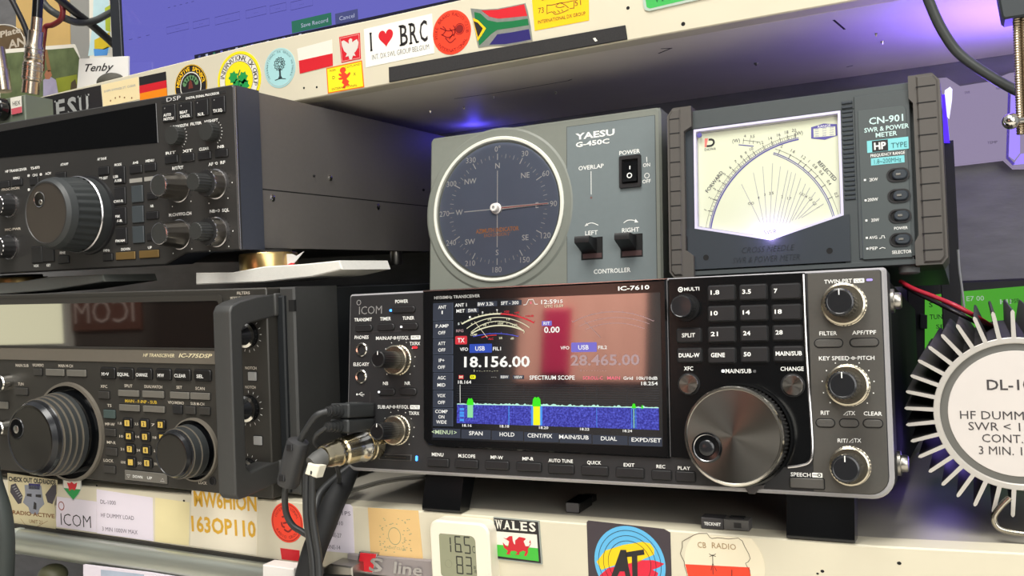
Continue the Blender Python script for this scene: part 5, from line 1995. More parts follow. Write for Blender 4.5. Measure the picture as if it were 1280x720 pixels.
b.poly(g.T([(1270, 200.5), (1276, 192.5), (1300, 189), (1300, 203), (1267, 206)], 0.5), -0.5, 0.8, E_LB)
b.build('lit_window', pn)
b = B()
b.poly(g.T([(1260, 116), (1263, 116), (1260.5, 196), (1268.5, 204.5), (1266, 207), (1257.5, 198)], 0.5), -0.5, 1.4, mat('violet_window_frame', (104, 86, 190), 0.4))
b.build('window_frame', pn)
b = B()
for s, x, y, w in (('SWR', 1209, 115.6, 6.5), ('AIR', 1247.5, 110.3, 5.5), ('TEMP', 1240.5, 178, 12.5)):
    lab(s, x, y, w, 3.2, mat('grey_ink', (98, 90, 104), 0.6), 0.2, 0.0, g, b)
b.build('panel_lettering', pn)
# second panel peeping over the meter
F8 = Pan((0, 340, 150))
g = F8
pn2 = thing('panel_display', 'pale lilac lit panel edge peeping over the top of the power meter', 'display', F8)
b = B()
b.poly(g.T([(1054, 125), (1064, 114), (1106, 108), (1117, 117), (1117, 150), (1054, 150)]), -6, 0, LILP, 0.5)
b.poly(g.T([(1127, 114.5), (1140, 102), (1140, 140), (1127, 140)]), -6, 0, LILP, 0.4)
b.build('panel_board', pn2)
b = B()
b.poly(g.T([(1063, 122.3), (1104, 115.4), (1108, 117.5), (1108, 121), (1063, 127)], 0.3), -0.3, 0.5, E_WB)
b.build('lit_window', pn2)
# violet light bar beside the meter
F9 = Pan((0, 262, 150))
g = F9
b = B()
a = g.T([(1173, 118), (1181, 118), (1187, 178), (1179, 178)])
b.poly(a, -4, 0, LEDB, 0.5)
b.build('light_bar', None, F9, 'glowing violet light bar standing just right of the power meter', 'light')
p_ = (a[0][0] + a[2][0]) / 2, (a[0][1] + a[2][1]) / 2
lamp('light_bar_glow', 'POINT', (p_[0] + 14, 262 - 10, 150 + p_[1] + 14), 0.012, (0.22, 0.12, 1.0), 0.012)
b = B()
b.box(a[0][0] - 5, -172, -12, a[1][0] + 4, a[2][1] + 2, -4.2, BLACKM, 0.6)
b.build('light_stand', None, F9, 'black upright stand behind the violet light bar, right of the power meter', 'stand')
# violet lamps that wash the shelves
lamp('shelf_led_right', 'AREA', (405, 215, 225), 0.27, (0.22, 0.12, 1.0), 0.03, (400, 205, 300), 0.12)
lamp('shelf_led_left', 'POINT', (-74, 338, 274), 0.022, (0.08, 0.06, 1.0), 0.006)
lamp('shelf_led_low', 'POINT', (362, 120, 14), 0.06, (0.32, 0.22, 1.0), 0.02)  # added fill for the violet glow on the lower shelf

# green lit radio display
F10 = Pan((0, 318, 60))
g = F10
gr = thing('radio', 'small radio with bright green lit display behind the dummy load', 'radio', Pan((0, 318, -22.6)))
g = Pan((0, 318, -22.6))
q0 = g.T([(1147, 366), (1300, 352), (1300, 470), (1152, 470)])
u0, u1 = q0[0][0], q0[1][0]
v1, v0 = (q0[0][1] + q0[1][1]) / 2, 2
b = B()
b.poly(rect(u0 - 8, v0, u1 + 6, v1 + 5), -40, -1, BLACKM, 1.0)
b.build('case', gr)
b = B()
dsp = g.T([(1156, 370), (1203, 364), (1206, 364), (1300, 356), (1300, 470), (1156, 470)])
EG = emat('green_lcd', (88, 186, 56), 0.7, True)
b.poly(dsp, -1.2, 0.0, EG)
b.build('display', gr)
b = B()
EGD = mat('lcd_dark_segment', (26, 74, 26), 0.5)
EGW = emat('lcd_pale_segment', (196, 226, 196), 0.6)
for s, x, y, w, h, m in (('S', 1163.5, 381, 4.5, 6, EGD), ('TUN', 1170, 396, 16, 6, EGD), ('ST', 1179, 382, 8, 5, EGD), ('SEL', 1178, 408, 16, 5, EGD), ('E7 00', 1219, 373, 22, 6, EGW), ('HI', 1257, 377, 14, 6, EGW), ('DSP', 1268, 376, 12, 5, EGD), ('F', 1163, 429, 4, 5, EGD), ('K', 1164, 442, 4, 5, EGD)):
    lab(s, x, y, w, h, m, 0.15, 0.01, g, b)
b.build('display_characters', gr)
b = B()
b.poly(g.T([(1150, 392), (1159, 394), (1159, 411), (1150, 411)], 2), 0, 3, BLACKM, 0.4)
b.build('button', gr)
# thin grey aerial lead
b = B()
FW = Pan((0, 250, 0))
b.tube([FW.P3(x, y, 0) for x, y in ((1197.5, 312), (1199, 335), (1202, 358), (1205, 385), (1207, 420), (1208, 470))], 0.9, mat('pale_grey_wire', (150, 152, 150), 0.5), 8, 6)
b.build('wire', None, FW, 'thin pale grey wire hanging in front of the green display', 'wire')
# red and black power leads
FR = Pan((0, 60, 0))
b = B()
pts = []
for x, y, w in ((1126, 352, -60), (1142, 361, -40), (1168, 371, -26), (1196, 383, -14), (1222, 397, -22), (1240, 408, -60)):
    pts.append(FR.P3(x, y, w))
b.tube(pts, 1.35, mat('red_wire', (168, 36, 52), 0.35), 10, 8)
b.build('power_lead', None, FR, 'red wire running from the transceiver towards the dummy load', 'wire')
b = B()
pts = []
for x, y, w in ((1130, 358, -68), (1150, 368.5, -50), (1172, 379, -34), (1196, 391, -24), (1220, 403, -32), (1240, 414, -68)):
    pts.append(FR.P3(x, y, w))
b.tube(pts, 1.2, mat('black_wire', (28, 22, 24), 0.4), 10, 8)
b.build('power_lead', None, FR, 'black wire running just below the red wire towards the dummy load', 'wire')

# black cable, clamp, threaded rod and ball joint hanging under the shelf
FC = Pan((0, 118, 0))
b = B()
pts = [FC.P3(x, y, w) for x, y, w in ((1146, -40, 10), (1163, 6, 4), (1178, 38, 0), (1198, 66, -4), (1230, 90, -6), (1268, 112, -6), (1310, 130, -6), (1350, 142, -6))]
b.tube(pts, 3.0, mat('grey_black_cable', (62, 66, 66), 0.45), 14, 8)
b.build('cable', None, FC, 'thick dark cable drooping from the top edge across the right corner', 'cable')
FK = Pan((0, 100, 0))
g = FK
cl = thing('clamp_arm', 'black clamp with two threaded brass rods and a chrome ball, top right corner', 'clamp', FK)
b = B()
b.poly(g.T([(1240, -40), (1300, -40), (1300, 24), (1280, 23), (1266, 25), (1256, 27), (1252, 24)]), -14, 6, mat('slate_clamp', (50, 56, 60), 0.5), 1.0)
b.build('clamp_body', cl)
BRASS = mat('threaded_brass', (160, 146, 126), 0.3, 1.0, 0.06)
for x0, x1, yb in ((1271, 1276, 168), (1281, 1286, 168)):
    p0, p1 = g.P3(x0, 22, 0), g.P3(x1, yb, 0)
    b = B()
    n = 90
    prof = []
    for k in range(n + 1):
        prof.append((k / n, 2.3 if k % 2 else 1.95))
    b.revolve(p0, p1, prof, BRASS, 16)
    b.build('threaded_rod', cl)
b = B()
p = g.P3(1263.5, 151.5, 5)
b.ball(p, 4.6, CHROME, 24)
b.revolve((p[0] + 3, p[1], p[2] - 1), (p[0] + 9, p[1] + 0.3, p[2] - 4), [(0, 2), (1, 2)], CHROME, 12)
b.build('ball_joint', cl)
# ================================================================ stickers on the upper shelf front
def pm(name, rgb, rough=0.45):
    return mat(name, rgb, rough, 0, 0.03)


S_WHITE = pm('sticker_white', (228, 224, 212))
S_CREAM = pm('sticker_cream', (238, 220, 172))
S_RED = pm('sticker_red', (206, 32, 44))
S_ORED = pm('sticker_orange_red', (240, 66, 40))
S_BLACK = pm('sticker_black', (36, 34, 36))
S_YEL = pm('sticker_yellow', (248, 224, 30))
S_GOLD = pm('sticker_gold', (250, 196, 22))
S_ORG = pm('sticker_orange', (238, 136, 20))
S_GRN = pm('sticker_green', (34, 150, 74))
S_DGRN = pm('sticker_dark_green', (16, 110, 62))
S_LBL = pm('sticker_pale_blue', (166, 212, 214))
S_NAVY = pm('sticker_navy', (40, 34, 104))
S_SKY = pm('sticker_sky_blue', (92, 176, 222))
S_LILAC = pm('sticker_lilac_white', (222, 214, 226))
S_TAN = pm('sticker_tan', (222, 186, 128))
S_GREY = pm('sticker_grey', (170, 172, 170))
S_BRN = pm('sticker_brown', (118, 72, 34))


class Sticker:
    """one thin sticker; everything printed on it lies in its own mesh"""

    def __init__(self, pan, th=0.25):
        self.g, self.b, self.th = pan, B(), th
        self.z = th + 0.06

    def up(self):
        self.z += 0.05

    def base(self, pts, mt):
        self.b.poly(self.g.T(pts), 0.0, self.th, mt)
        return self

    def px(self, pts, mt):
        self.b.flat(self.g.T(pts), self.z, mt)
        return self

    def ln(self, pts, w, mt, closed=False):
        self.b.line(self.g.T(pts), w, self.z, mt, closed)
        return self

    def curve(self, pts, w, mt):
        p = spline([(a[0], a[1], 0) for a in self.g.T(pts)], 6)
        self.b.line([(q.x, q.y) for q in p], w, self.z, mt)
        return self

    def disc(self, cx, cy, ry, mt, base=False, n=48):
        u, v = self.g.P(cx, cy)
        r = ry * self.g.S(cx, cy)[1]
        if base:
            self.b.poly(circ(u, v, r, n), 0, self.th, mt)
        else:
            self.b.flat(circ(u, v, r, n), self.z, mt)
        return u, v, r

    def t(self, s, cx, cy, w, h, mt, bold=0.0, rot=0.0, shear=0.0):
        u, v = self.g.P(cx, cy)
        su, sv = self.g.S(cx, cy)
        self.b.text(s, u, v, h * sv, mt, self.z + 0.04, None if w is None else w * su, 'c', rot, bold, shear)
        return self

    def serif(self, s, cx, cy, w, h, mt, bold=0.0):
        """capitals with slab serifs"""
        u, v = self.g.P(cx, cy)
        su, sv = self.g.S(cx, cy)
        cap = h * sv
        n = len(s)
        adv = w * su / n
        for i, ch in enumerate(s):
            cu = u - w * su / 2 + adv * (i + 0.5)
            wd = adv * (0.78 if ch not in 'I' else 0.25)
            self.b.text(ch, cu, v, cap, mt, self.z + 0.04, wd, 'c', 0, bold)
            sw = adv * 0.16
            feet = {'B': [-1], 'R': [-1, 1], 'E': [-1], 'I': [0], 'W': [], 'A': [-1, 1], 'L': [-1], 'Y': [0], 'U': [], 'S': [], 'C': []}.get(ch, [])
            heads = {'W': [-1, 1], 'U': [-1, 1], 'Y': [-1, 1], 'B': [-1], 'R': [-1], 'E': [-1], 'I': [0], 'L': [-1]}.get(ch, [])
            for f, y in [(k, -0.5) for k in feet] + [(k, 0.5) for k in heads]:
                x = cu + f * (wd / 2 - sw * 0.35)
                yy = v + y * cap
                hh = cap * 0.09
                self.b.flat(rect(x - sw, yy - (0 if y < 0 else hh), x + sw, yy + (hh if y < 0 else 0)), self.z + 0.04, mt)
        return self

    def done(self, label, name='sticker', cat='sticker', group=None):
        return self.b.build(name, None, self.g, label, cat, group)


U_ = Pan((0, 125, 284))
G1 = 'stickers along the upper shelf front'
s = Sticker(U_, 0.6)
s.base([(18, 129.5), (126, 106.5), (128.5, 133), (20, 160)], S_BLACK)
s.serif('YAESU', 76.5, 137, 72, 25, S_GREY, 0.03)
s.done('black name plate with grey serif letters, leftmost on the upper shelf front', 'name_plate', 'plate', G1)
s = Sticker(U_)
s.base([(127, 106.2), (172.5, 96.2), (174.5, 124), (129.5, 134)], S_CREAM)
s.t('SHIPS SWINGS ST. CLEAR', 150, 110.5, 40, 2.6, S_GREY, 0.02)
for x, y in ((138.5, 126), (144.5, 122.5), (150, 121), (156, 122), (165, 122.5)):
    s.disc(x, y, 1.3, S_BRN, n=5)
s.done('plain cream sticker with tiny stars, left of the black-red-gold flag', group=G1)
s = Sticker(U_)
s.base([(174, 96.5), (207.5, 89.5), (209.5, 121), (175.5, 129)], S_BLACK)
s.px([(174.4, 107.5), (208.2, 100.2), (208.7, 109.7), (174.8, 117)], S_RED)
s.px([(174.8, 117), (208.7, 109.7), (209.5, 121), (175.5, 129)], S_ORG)
s.done('black, red and gold striped flag sticker above the top left transceiver', group=G1)
s = Sticker(U_)
u, v, r = s.disc(238.8, 108, 27.5, S_BLACK, True)
s.up()
s.b.ring(circ(u, v, r * 0.99, 48), circ(u, v, r * 0.96, 48), s.z - 0.05, s.z, S_GOLD)
s.b.arctext('NEGATIVE SPONSOR', u, v, r * 0.80, PI / 2, 0.185, r * 0.20, S_GOLD, s.z, bold=0.03)
s.b.flat(circ(u, v, r * 0.66, 40), s.z, S_WHITE)
s.up()
s.b.flat(circ(u, v, r * 0.61, 40), s.z, S_BLACK)
s.up()
for a in range(7):
    an = math.radians(20 + 23 * a)
    s.b.flat(circ(u + r * 0.4 * math.cos(an), v + r * 0.4 * math.sin(an), r * 0.13, 6, a), s.z, pm('sage_green', (96, 140, 96)))
s.b.flat([(u - r * 0.14, v - r * 0.1), (u + r * 0.14, v - r * 0.1), (u + r * 0.1, v + r * 0.15), (u, v + r * 0.34), (u - r * 0.1, v + r * 0.15)], s.z, pm('dark_red_brown', (112, 52, 44)))
s.done('round black sticker with gold lettering around a green centre', group=G1)
s = Sticker(U_)
u, v, r = s.disc(299, 100, 36, S_YEL, True)
s.up()
s.b.flat(circ(u, v, r * 0.90, 48), s.z, S_BLACK)
s.up()
s.b.flat(circ(u, v, r * 0.885, 48), s.z, S_WHITE)
s.up()
s.b.arctext('INTERNATIONAL DX GROUP', u, v, r * 0.77, math.radians(75), 0.155, r * 0.18, S_BLACK, s.z, bold=0.0)
s.b.flat(circ(u, v, r * 0.655, 48), s.z, S_BLACK)
s.up()
s.b.flat(circ(u, v, r * 0.64, 48), s.z, S_YEL)
s.up()
for cx, cy, k in ((-0.24, 0.12, 0.0), (0.2, 0.05, 0.6), (-0.1, -0.18, 1.2), (0.25, -0.22, 2.0)):
    pts = []
    for i in range(14):
        a = 2 * PI * i / 14 + k
        rr = r * (0.24 if i % 2 else 0.17)
        pts.append((u + r * cx + rr * math.cos(a), v + r * cy + rr * math.sin(a)))
    s.b.flat(ccw(pts), s.z, S_GRN)
s.up()
s.b.line([(u - r * 0.02, v - r * 0.2), (u, v + r * 0.2), (u + r * 0.08, v + r * 0.34)], r * 0.05, s.z, S_DGRN)
s.done('round yellow sticker with green vine leaves and a ring of lettering', group=G1)
s = Sticker(U_)
u, v, r = s.disc(350, 85, 25, S_LBL, True)
s.up()
s.b.ring(circ(u, v, r * 0.93, 40), circ(u, v, r * 0.91, 40), s.z - 0.02, s.z, S_GREY)
s.b.arctext('INTERNATIONAL DX GROUP NETWORK', u, v, r * 0.82, PI / 2, 0.15, r * 0.1, pm('slate_ink', (70, 92, 96)), s.z)
TREE = pm('tree_ink', (54, 70, 74))
pts = []
for i in range(26):
    a = 2 * PI * i / 26
    rr = r * (0.36 if i % 2 else 0.29)
    pts.append((u + rr * math.cos(a), v + r * 0.2 + rr * 0.95 * math.sin(a)))
s.b.line(pts, r * 0.05, s.z, TREE, True)
for i in range(9):
    a = i * 2.4
    s.b.ring(circ(u + r * 0.17 * math.cos(a), v + r * 0.2 + r * 0.17 * math.sin(a), r * 0.09, 10), circ(u + r * 0.17 * math.cos(a), v + r * 0.2 + r * 0.17 * math.sin(a), r * 0.06, 10), s.z - 0.02, s.z, TREE)
s.b.flat([(u - r * 0.16, v - r * 0.56), (u + r * 0.16, v - r * 0.56), (u + r * 0.06, v - r * 0.4), (u + r * 0.05, v - r * 0.05), (u - r * 0.05, v - r * 0.05), (u - r * 0.06, v - r * 0.4)], s.z, TREE)
s.b.line([(u - r * 0.35, v - r * 0.58), (u, v - r * 0.52), (u + r * 0.35, v - r * 0.6)], r * 0.04, s.z, TREE)
s.done('pale blue round sticker with a drawn tree', group=G1)
s = Sticker(U_)
s.base([(371.5, 61), (415, 49.5), (416.5, 82), (375, 92.3)], S_WHITE)
s.px([(373.7, 76), (416, 66.7), (416.5, 82), (375, 92.3)], S_RED)
s.done('white over red flag sticker without emblem', group=G1)
s = Sticker(U_)
s.base([(424, 46.5), (450, 41), (451.3, 73.5), (427, 78.5)], S_RED)
s.ln([(425.5, 48), (448.8, 43), (450, 72.3), (428, 76.8)], 0.3, S_WHITE, True)
s.up()
s.px([(438, 48), (440.5, 49), (440.5, 53), (443, 51), (446.5, 49), (448.5, 53), (447.5, 60), (444.5, 65), (443, 66), (445, 70), (441.5, 69.5), (440, 74.5), (437, 74), (436, 70), (432, 71.5), (434, 67), (430.5, 64), (428, 58), (427, 52), (430, 50.5), (434, 53), (436.5, 55), (436, 50.5)], pm('eagle_silver', (214, 208, 200)))
s.done('small red sticker with a white eagle', group=G1)
s = Sticker(U_)
s.base([(408, 85.2), (452.5, 75.5), (455.5, 109), (410, 117)], pm('sticker_deep_orange', (232, 116, 20)))
s.px([(409.3, 86.5), (451.6, 77.3), (454.2, 107.8), (411.2, 115.6)], pm('sticker_lemon', (250, 226, 40)))
s.up()
s.px([(428, 84), (431.5, 84.5), (433, 88), (431, 90.5), (434, 93), (437.5, 90), (438.5, 92), (436, 96), (433.5, 98.5), (437, 102), (435.5, 104), (438, 107.5), (433, 107), (431.5, 111), (428, 110), (430.5, 106), (427.5, 103.5), (429, 99.5), (424.5, 100), (423, 98), (427.5, 96.5), (424, 94.5), (423.5, 92), (427.5, 92.5), (425, 89), (425.5, 86)], S_ORED)
s.t('D', 417.5, 97, 3, 4, S_BLACK)
s.t('X', 443.5, 92.5, 3, 4, S_BLACK)
s.t('SCOTLAND', 440, 82.5, 22, 2.6, S_BRN, 0.0, math.radians(2))
s.t('ALBA', 416, 88, 8, 2.6, S_BRN)
s.t('INTERNATIONAL', 431, 109, 32, 2.8, S_BRN)
s.done('yellow sticker with a red rampant lion and orange border', group=G1)
s = Sticker(U_)
s.base([(455, 36.5), (540, 17), (543, 66.5), (457.5, 84.5)], pm('sticker_paper_white', (240, 238, 230)))
s.serif('I', 464, 52.5, 9, 23.5, S_BLACK, 0.01)
s.serif('BRC', 517.3, 41.5, 37, 26.5, S_BLACK, 0.012)
hp = []
u, v = U_.P(482.6, 46.5)
su, sv = U_.S(482.6, 46.5)
for i in range(40):
    t = 2 * PI * i / 40
    hp.append((u + 16 * math.sin(t) ** 3 / 16 * 9.2 * su, v + (13 * math.cos(t) - 5 * math.cos(2 * t) - 2 * math.cos(3 * t) - math.cos(4 * t)) / 16 * 12.2 * sv))
s.b.flat(ccw(hp), s.z, S_RED)
s.t('INT. DX SWL GROUP BELGIUM', 500.3, 65.2, 72, 6.2, S_BLACK, -0.008)
s.done('white sticker with a red heart between black serif letters', group=G1)
s = Sticker(U_)
u, v, r = s.disc(564.8, 40.5, 27.8, S_ORED, True)
RINK = pm('dark_red_ink', (134, 26, 24))
s.up()
s.b.arctext('MIKE BRAVO RADIO CLUB', u, v, r * 0.82, PI / 2, 0.17, r * 0.15, RINK, s.z)
s.b.arctext('INTERNATIONAL', u, v, r * 0.82, -PI / 2, 0.17, r * 0.15, RINK, s.z, inward=True)
s.b.flat(circ(u + r * 0.42, v + r * 0.08, r * 0.2, 20), s.z, RINK)
s.b.ring(circ(u + r * 0.42, v + r * 0.08, r * 0.26, 20), circ(u + r * 0.42, v + r * 0.08, r * 0.23, 20), s.z - 0.02, s.z, RINK)
for a, b_, c_ in (((-0.6, 0.3), (-0.2, 0.1), (0.2, 0.1)), ((-0.55, 0.0), (-0.2, -0.2), (0.15, -0.1)), ((-0.45, 0.35), (-0.3, 0.15), (-0.5, -0.05)), ((-0.1, 0.2), (0.05, -0.05), (-0.15, -0.3)), ((-0.35, -0.2), (-0.1, -0.45), (0.2, -0.3)), ((0.1, 0.3), (0.2, 0.1), (0.1, -0.2))):
    p = spline([(u + r * q[0], v + r * q[1], 0) for q in (a, b_, c_)], 5)
    s.b.line([(q.x, q.y) for q in p], r * 0.05, s.z, RINK)
s.done('orange-red round sticker with a handshake drawing, on the upper shelf', group=G1)
s = Sticker(U_, 0.4)
SIL = mat('prismatic_silver_edge', (188, 196, 190), 0.3, 0.7, 0.2, 300)
fl_ = [(588.5, 10.5), (604, 12), (622, 11), (640, 7.5), (657, 4), (660, 14), (663.5, 32), (666, 50.5), (650, 54), (632, 57), (614, 57.5), (598, 59.5)]
s.base(fl_, SIL)
s.px([(602, 13.3), (622, 12.3), (640, 8.8), (655.5, 5.5), (658, 15), (659.5, 20), (640, 22), (623, 23.5), (612, 21)], S_RED)
s.px([(616, 51), (622, 43), (640, 40.5), (661.5, 36.5), (664, 49.5), (649, 52.6), (632, 55.3), (612, 56)], S_NAVY)
s.px([(593, 15), (601, 17), (610, 25.5), (622, 27.8), (641, 26.5), (660, 23.5), (661.3, 31.5), (640, 35), (622, 37.5), (614, 43), (604, 53), (599.5, 57), (596, 38)], S_DGRN)
s.up()
s.px([(591.5, 22.5), (598, 25.5), (608, 35.5), (604, 42), (599, 49.5), (597.5, 52), (594, 36)], S_GOLD)
s.up()
s.px([(592.5, 26.5), (597.5, 28.5), (604, 35.5), (601, 41.5), (598, 47), (595, 36)], S_BLACK)
s.done('waving rainbow-nation flag sticker with silver edge, six colours', group=G1)
s = Sticker(U_)
s.base([(664, -12), (736, -26), (736.5, 25.5), (668.5, 38.5)], S_GOLD)
s.t('73', 676.5, 13, 7, 7, S_BRN)
s.t('51', 722.5, 3.5, 8, 7, S_BRN)
s.t('SIERRA', 690, -4, 26, 5, S_BRN)
s.t('INTERNATIONAL DX GROUP', 702, 22.3, 60, 4.4, S_BRN, 0.01)
for pts in ([(684, 6), (684, 18)], [(684, 7), (692, 6), (700, 4), (706, 6), (711, 10)], [(684, 17), (690, 15), (694, 18), (699, 17), (705, 15), (711, 12)], [(718, 0), (717.5, 11)], [(717, 1), (708, 3), (700, 4), (695, 8), (700, 9.5), (706, 8)], [(717, 10), (712, 11)], [(692, 14), (695, 16)], [(697, 13), (700, 15.5)], [(702, 12), (704, 14.5)]):
    s.curve(pts, 0.55, S_BRN)
s.done('golden yellow sticker with a handshake drawing, top edge of the picture', group=G1)
s = Sticker(U_, 1.0)
s.base([(800, -30), (905, -48), (893, -6), (888, -3), (812, 14.3), (807, 13), (805, 9)], pm('plate_silver_edge', (176, 190, 178)))
s.px([(803, -28), (900, -44), (889, -7), (813, 11.2), (809, 9.5)], pm('plate_green', (62, 176, 84)))
s.up()
s.t('VIC', 829, -5.5, 26, 15, S_DGRN, 0.02)
s.done('green plate with a silver rim, cut by the top edge of the picture', 'name_plate', 'plate', G1)
b = B()
b.poly(U_.T([(487, 84.5), (782, 32), (784.5, 49.5), (487.5, 103)]), 0, 1.6, mat('black_foam', (44, 43, 44), 0.9, 0, 0.3, 900, 0.4, 2500), 0.3)
b.flat(U_.T([(741, 48), (744, 47), (747, 51), (744, 52)], 1.7), 1.72, S_WHITE)
b.build('foam_strip', None, U_, 'long black foam strip along the lower edge of the upper shelf front', 'strip')

# ================================================================ stickers on the lower shelf front
LL = Pan((0, 0, -22.6))
G2 = 'stickers along the lower shelf front'
s = Sticker(LL)
s.base([(9.5, 591), (72, 600), (70, 661), (13, 653)], pm('sticker_beige', (196, 186, 150)))
BLOT = pm('blotched_ink', (62, 58, 66))
GREYB = pm('grey_blue_ink', (128, 132, 142))
s.t('CHECK OUT OLD', 32, 600, 42, 6, S_BLACK, 0.04)
s.t('RADIOS', 62, 602.5, 16, 6, S_BLACK, 0.04)
s.px([(14, 606), (20, 604), (29, 620), (27, 629), (23, 630), (13, 615)], BLOT)
s.px([(57, 618), (66, 606), (71, 606), (71, 617), (66, 630), (60, 628)], BLOT)
s.px([(31, 606), (52, 607), (54, 622), (56, 630), (50, 636), (48, 643), (38, 642), (36, 634), (29, 628), (32, 619)], GREYB)
s.px([(36, 604), (51, 605), (50, 612), (36, 611)], S_NAVY)
s.up()
s.px([(34, 617), (40, 617), (40, 621), (34, 620)], S_BLACK)
s.px([(45, 618), (52, 618), (52, 622), (45, 621)], S_BLACK)
s.px([(43, 627), (46, 629), (46, 637), (42, 636)], S_BLACK)
for k in range(6):
    s.ln([(16 + k * 1.8, 609 + 2.8 * k), (19.5 + k * 1.8, 607.5 + 2.6 * k)], 0.5, S_GREY)
s.t('RADIO ACTIVE', 42, 642.5, 52, 5, S_BRN, 0.02)
s.t('UNIT 21', 45, 652, 16, 4.5, S_BRN)
s.curve([(26, 648), (34, 657), (46, 658), (60, 651)], 0.3, S_BRN)
s.done('beige sticker with a grey skull and crossed blades, bottom left', group=G2)
s = Sticker(LL)
hp = [(79, 596), (102, 598), (102, 610), (99, 617.5), (92, 626), (84.5, 617.5), (79, 609)]
s.base(hp, S_GREY)
s.px([(80, 610), (101, 612), (98, 617.5), (92, 624.5), (85.5, 617)], S_GRN)
s.px([(80, 597), (101, 599), (101, 611.5), (80, 609.5)], S_WHITE)
s.up()
s.px([(84, 603), (88, 604), (90, 602), (93, 605), (97, 603), (96, 608), (94, 613), (90, 611), (87, 614), (86, 608)], S_RED)
s.done('small shield-shaped sticker with a red dragon on white and green', group=G2)
s = Sticker(LL)
s.base([(67.5, 620), (121, 627), (121, 665.5), (71, 658.5)], S_LILAC)
s.t('ICOM', 95, 650.5, 37.5, 14.5, S_BLACK, -0.012)
u, v = LL.P(77, 632.2)
sv = LL.S(77, 632)[1]
s.b.ring(circ(u, v, 5.6 * sv, 24), circ(u, v, 4.4 * sv, 24), s.z - 0.05, s.z, pm('red_brown_ink', (150, 70, 62)))
s.done('white maker label with thin black capitals and a small ring', 'label', 'label', G2)
s = Sticker(LL)
s.base([(121, 611.5), (191, 622), (192, 676.5), (121.5, 666.5)], S_LILAC)
INKG = pm('grey_ink', (92, 88, 98))
s.t('DL-1000', 135.5, 627.7, 19, 5, INKG)
s.t('HF DUMMY LOAD', 147, 645.5, 41, 5, INKG)
s.t('3 MIN 1000W MAX', 150, 663, 44, 5, INKG)
s.done('white paper label with three lines about the dummy load', 'label', 'label', G2)
s = Sticker(LL, 0.12)
s.base([(194, 622), (237, 628), (236, 682), (194, 677)], mat('yellowed_tape', (224, 212, 164), 0.35, 0, 0.08, 40))
s.done('yellowed plain tape patch between the dummy load label and the gold capitals', 'tape', 'tape', G2)
s = Sticker(LL)
s.base([(240, 605), (322, 617), (321, 694), (238, 682)], pm('callsign_backing', (226, 218, 198)))
GOLDF = mat('gold_foil', (226, 176, 60), 0.35, 0.35, 0.2, 150)
s.t('MW6HION', 281, 626, 78, 20, GOLDF, 0.03)
s.t('163OP110', 279, 658, 80, 20, GOLDF, 0.03)
s.done('white strip with two rows of gold foil capitals and figures', group=G2)
s = Sticker(LL)
u, v, r = s.disc(359, 653, 25, S_ORED, True)
s.up()
s.b.ring(circ(u, v, r * 0.93, 48), circ(u, v, r * 0.9, 48), s.z - 0.02, s.z, RINK)
s.b.arctext('INTERNATIONAL', u, v, r * 0.74, PI / 2, 0.2, r * 0.14, RINK, s.z)
s.b.arctext('RADIO GROUP', u, v, r * 0.74, -PI / 2, 0.2, r * 0.14, RINK, s.z, inward=True)
for q in ([(-0.3, 0.25), (0.1, 0.35), (0.3, 0.1)], [(-0.25, -0.05), (0.1, 0.0), (0.25, -0.2)], [(-0.2, -0.35), (0.05, -0.45), (0.3, -0.3)], [(-0.35, 0.0), (-0.3, -0.2), (-0.15, -0.25)]):
    p = spline([(u + r * a, v + r * b_, 0) for a, b_ in q], 5)
    s.b.line([(w.x, w.y) for w in p], r * 0.09, s.z, RINK)
s.done('orange-red round sticker on the lower shelf, crossed by the ferrite cable', group=G2)
s = Sticker(LL)
s.base([(350.5, 685), (374.5, 688), (374.5, 701.5), (352.5, 699)], S_RED)
s.done('small plain crimson rectangle below the orange-red round sticker', group=G2)
s = Sticker(LL)
s.base([(398, 628), (438, 630.5), (441, 634), (443.5, 692), (398, 688)], S_LILAC)
s.t('IO71PS', 426, 641, 25, 5, INKG)
s.t('SN10', 422.5, 653.5, 13, 5, INKG)
s.t('ITU ZONE-27', 412, 668, 30, 5, INKG)
s.t('CQ ZONE-14', 411, 683, 29, 5, INKG)
s.done('white paper label with grid square and zone numbers behind the cables', 'label', 'label', G2)
s = Sticker(LL)
s.base([(460, 634.3), (523, 638.2), (529, 700), (463.5, 694)], S_TAN)
SAGE = pm('faded_sage_ink', (160, 158, 120))
cx, cy = 493.5, 670
u, v = LL.P(cx, cy)
su, sv = LL.S(cx, cy)
s.b.ring(circ(u, v, 9.5 * sv, 28, 0, 11 * sv), circ(u, v, 8.6 * sv, 28, 0, 10 * sv), s.z - 0.02, s.z, SAGE)
rnd = random.Random(5)
for k in range(70):
    x = rnd.uniform(475, 515)
    y = rnd.uniform(648, 690)
    if abs(x - 494) < 9 and abs(y - 670) < 11:
        continue
    u_, v_ = LL.P(x, y)
    s.b.flat(circ(u_, v_, 0.7, 5, rnd.random() * 3, 0.35), s.z, SAGE)
s.t('RADIO CLUB', 494, 685, 26, 3, SAGE)
s.done('faded tan square sticker with a wreath', group=G2)
s = Sticker(LL, 1.0)
s.base([(617.5, 645.8), (674.5, 650.8), (678.5, 705), (621.5, 698.5)], pm('plate_grey_rim', (150, 156, 150)))
s.px([(618.5, 647), (673.5, 652), (677.3, 703.6), (622.5, 697.3)], S_BLACK)
s.up()
s.px([(621, 663.5), (672, 667.6), (674.6, 701), (623.3, 694.5)], S_WHITE)
s.up()
s.px([(622, 680), (673.4, 684.6), (674.6, 701), (623.3, 694.5)], pm('flag_green', (66, 180, 58)))
s.up()
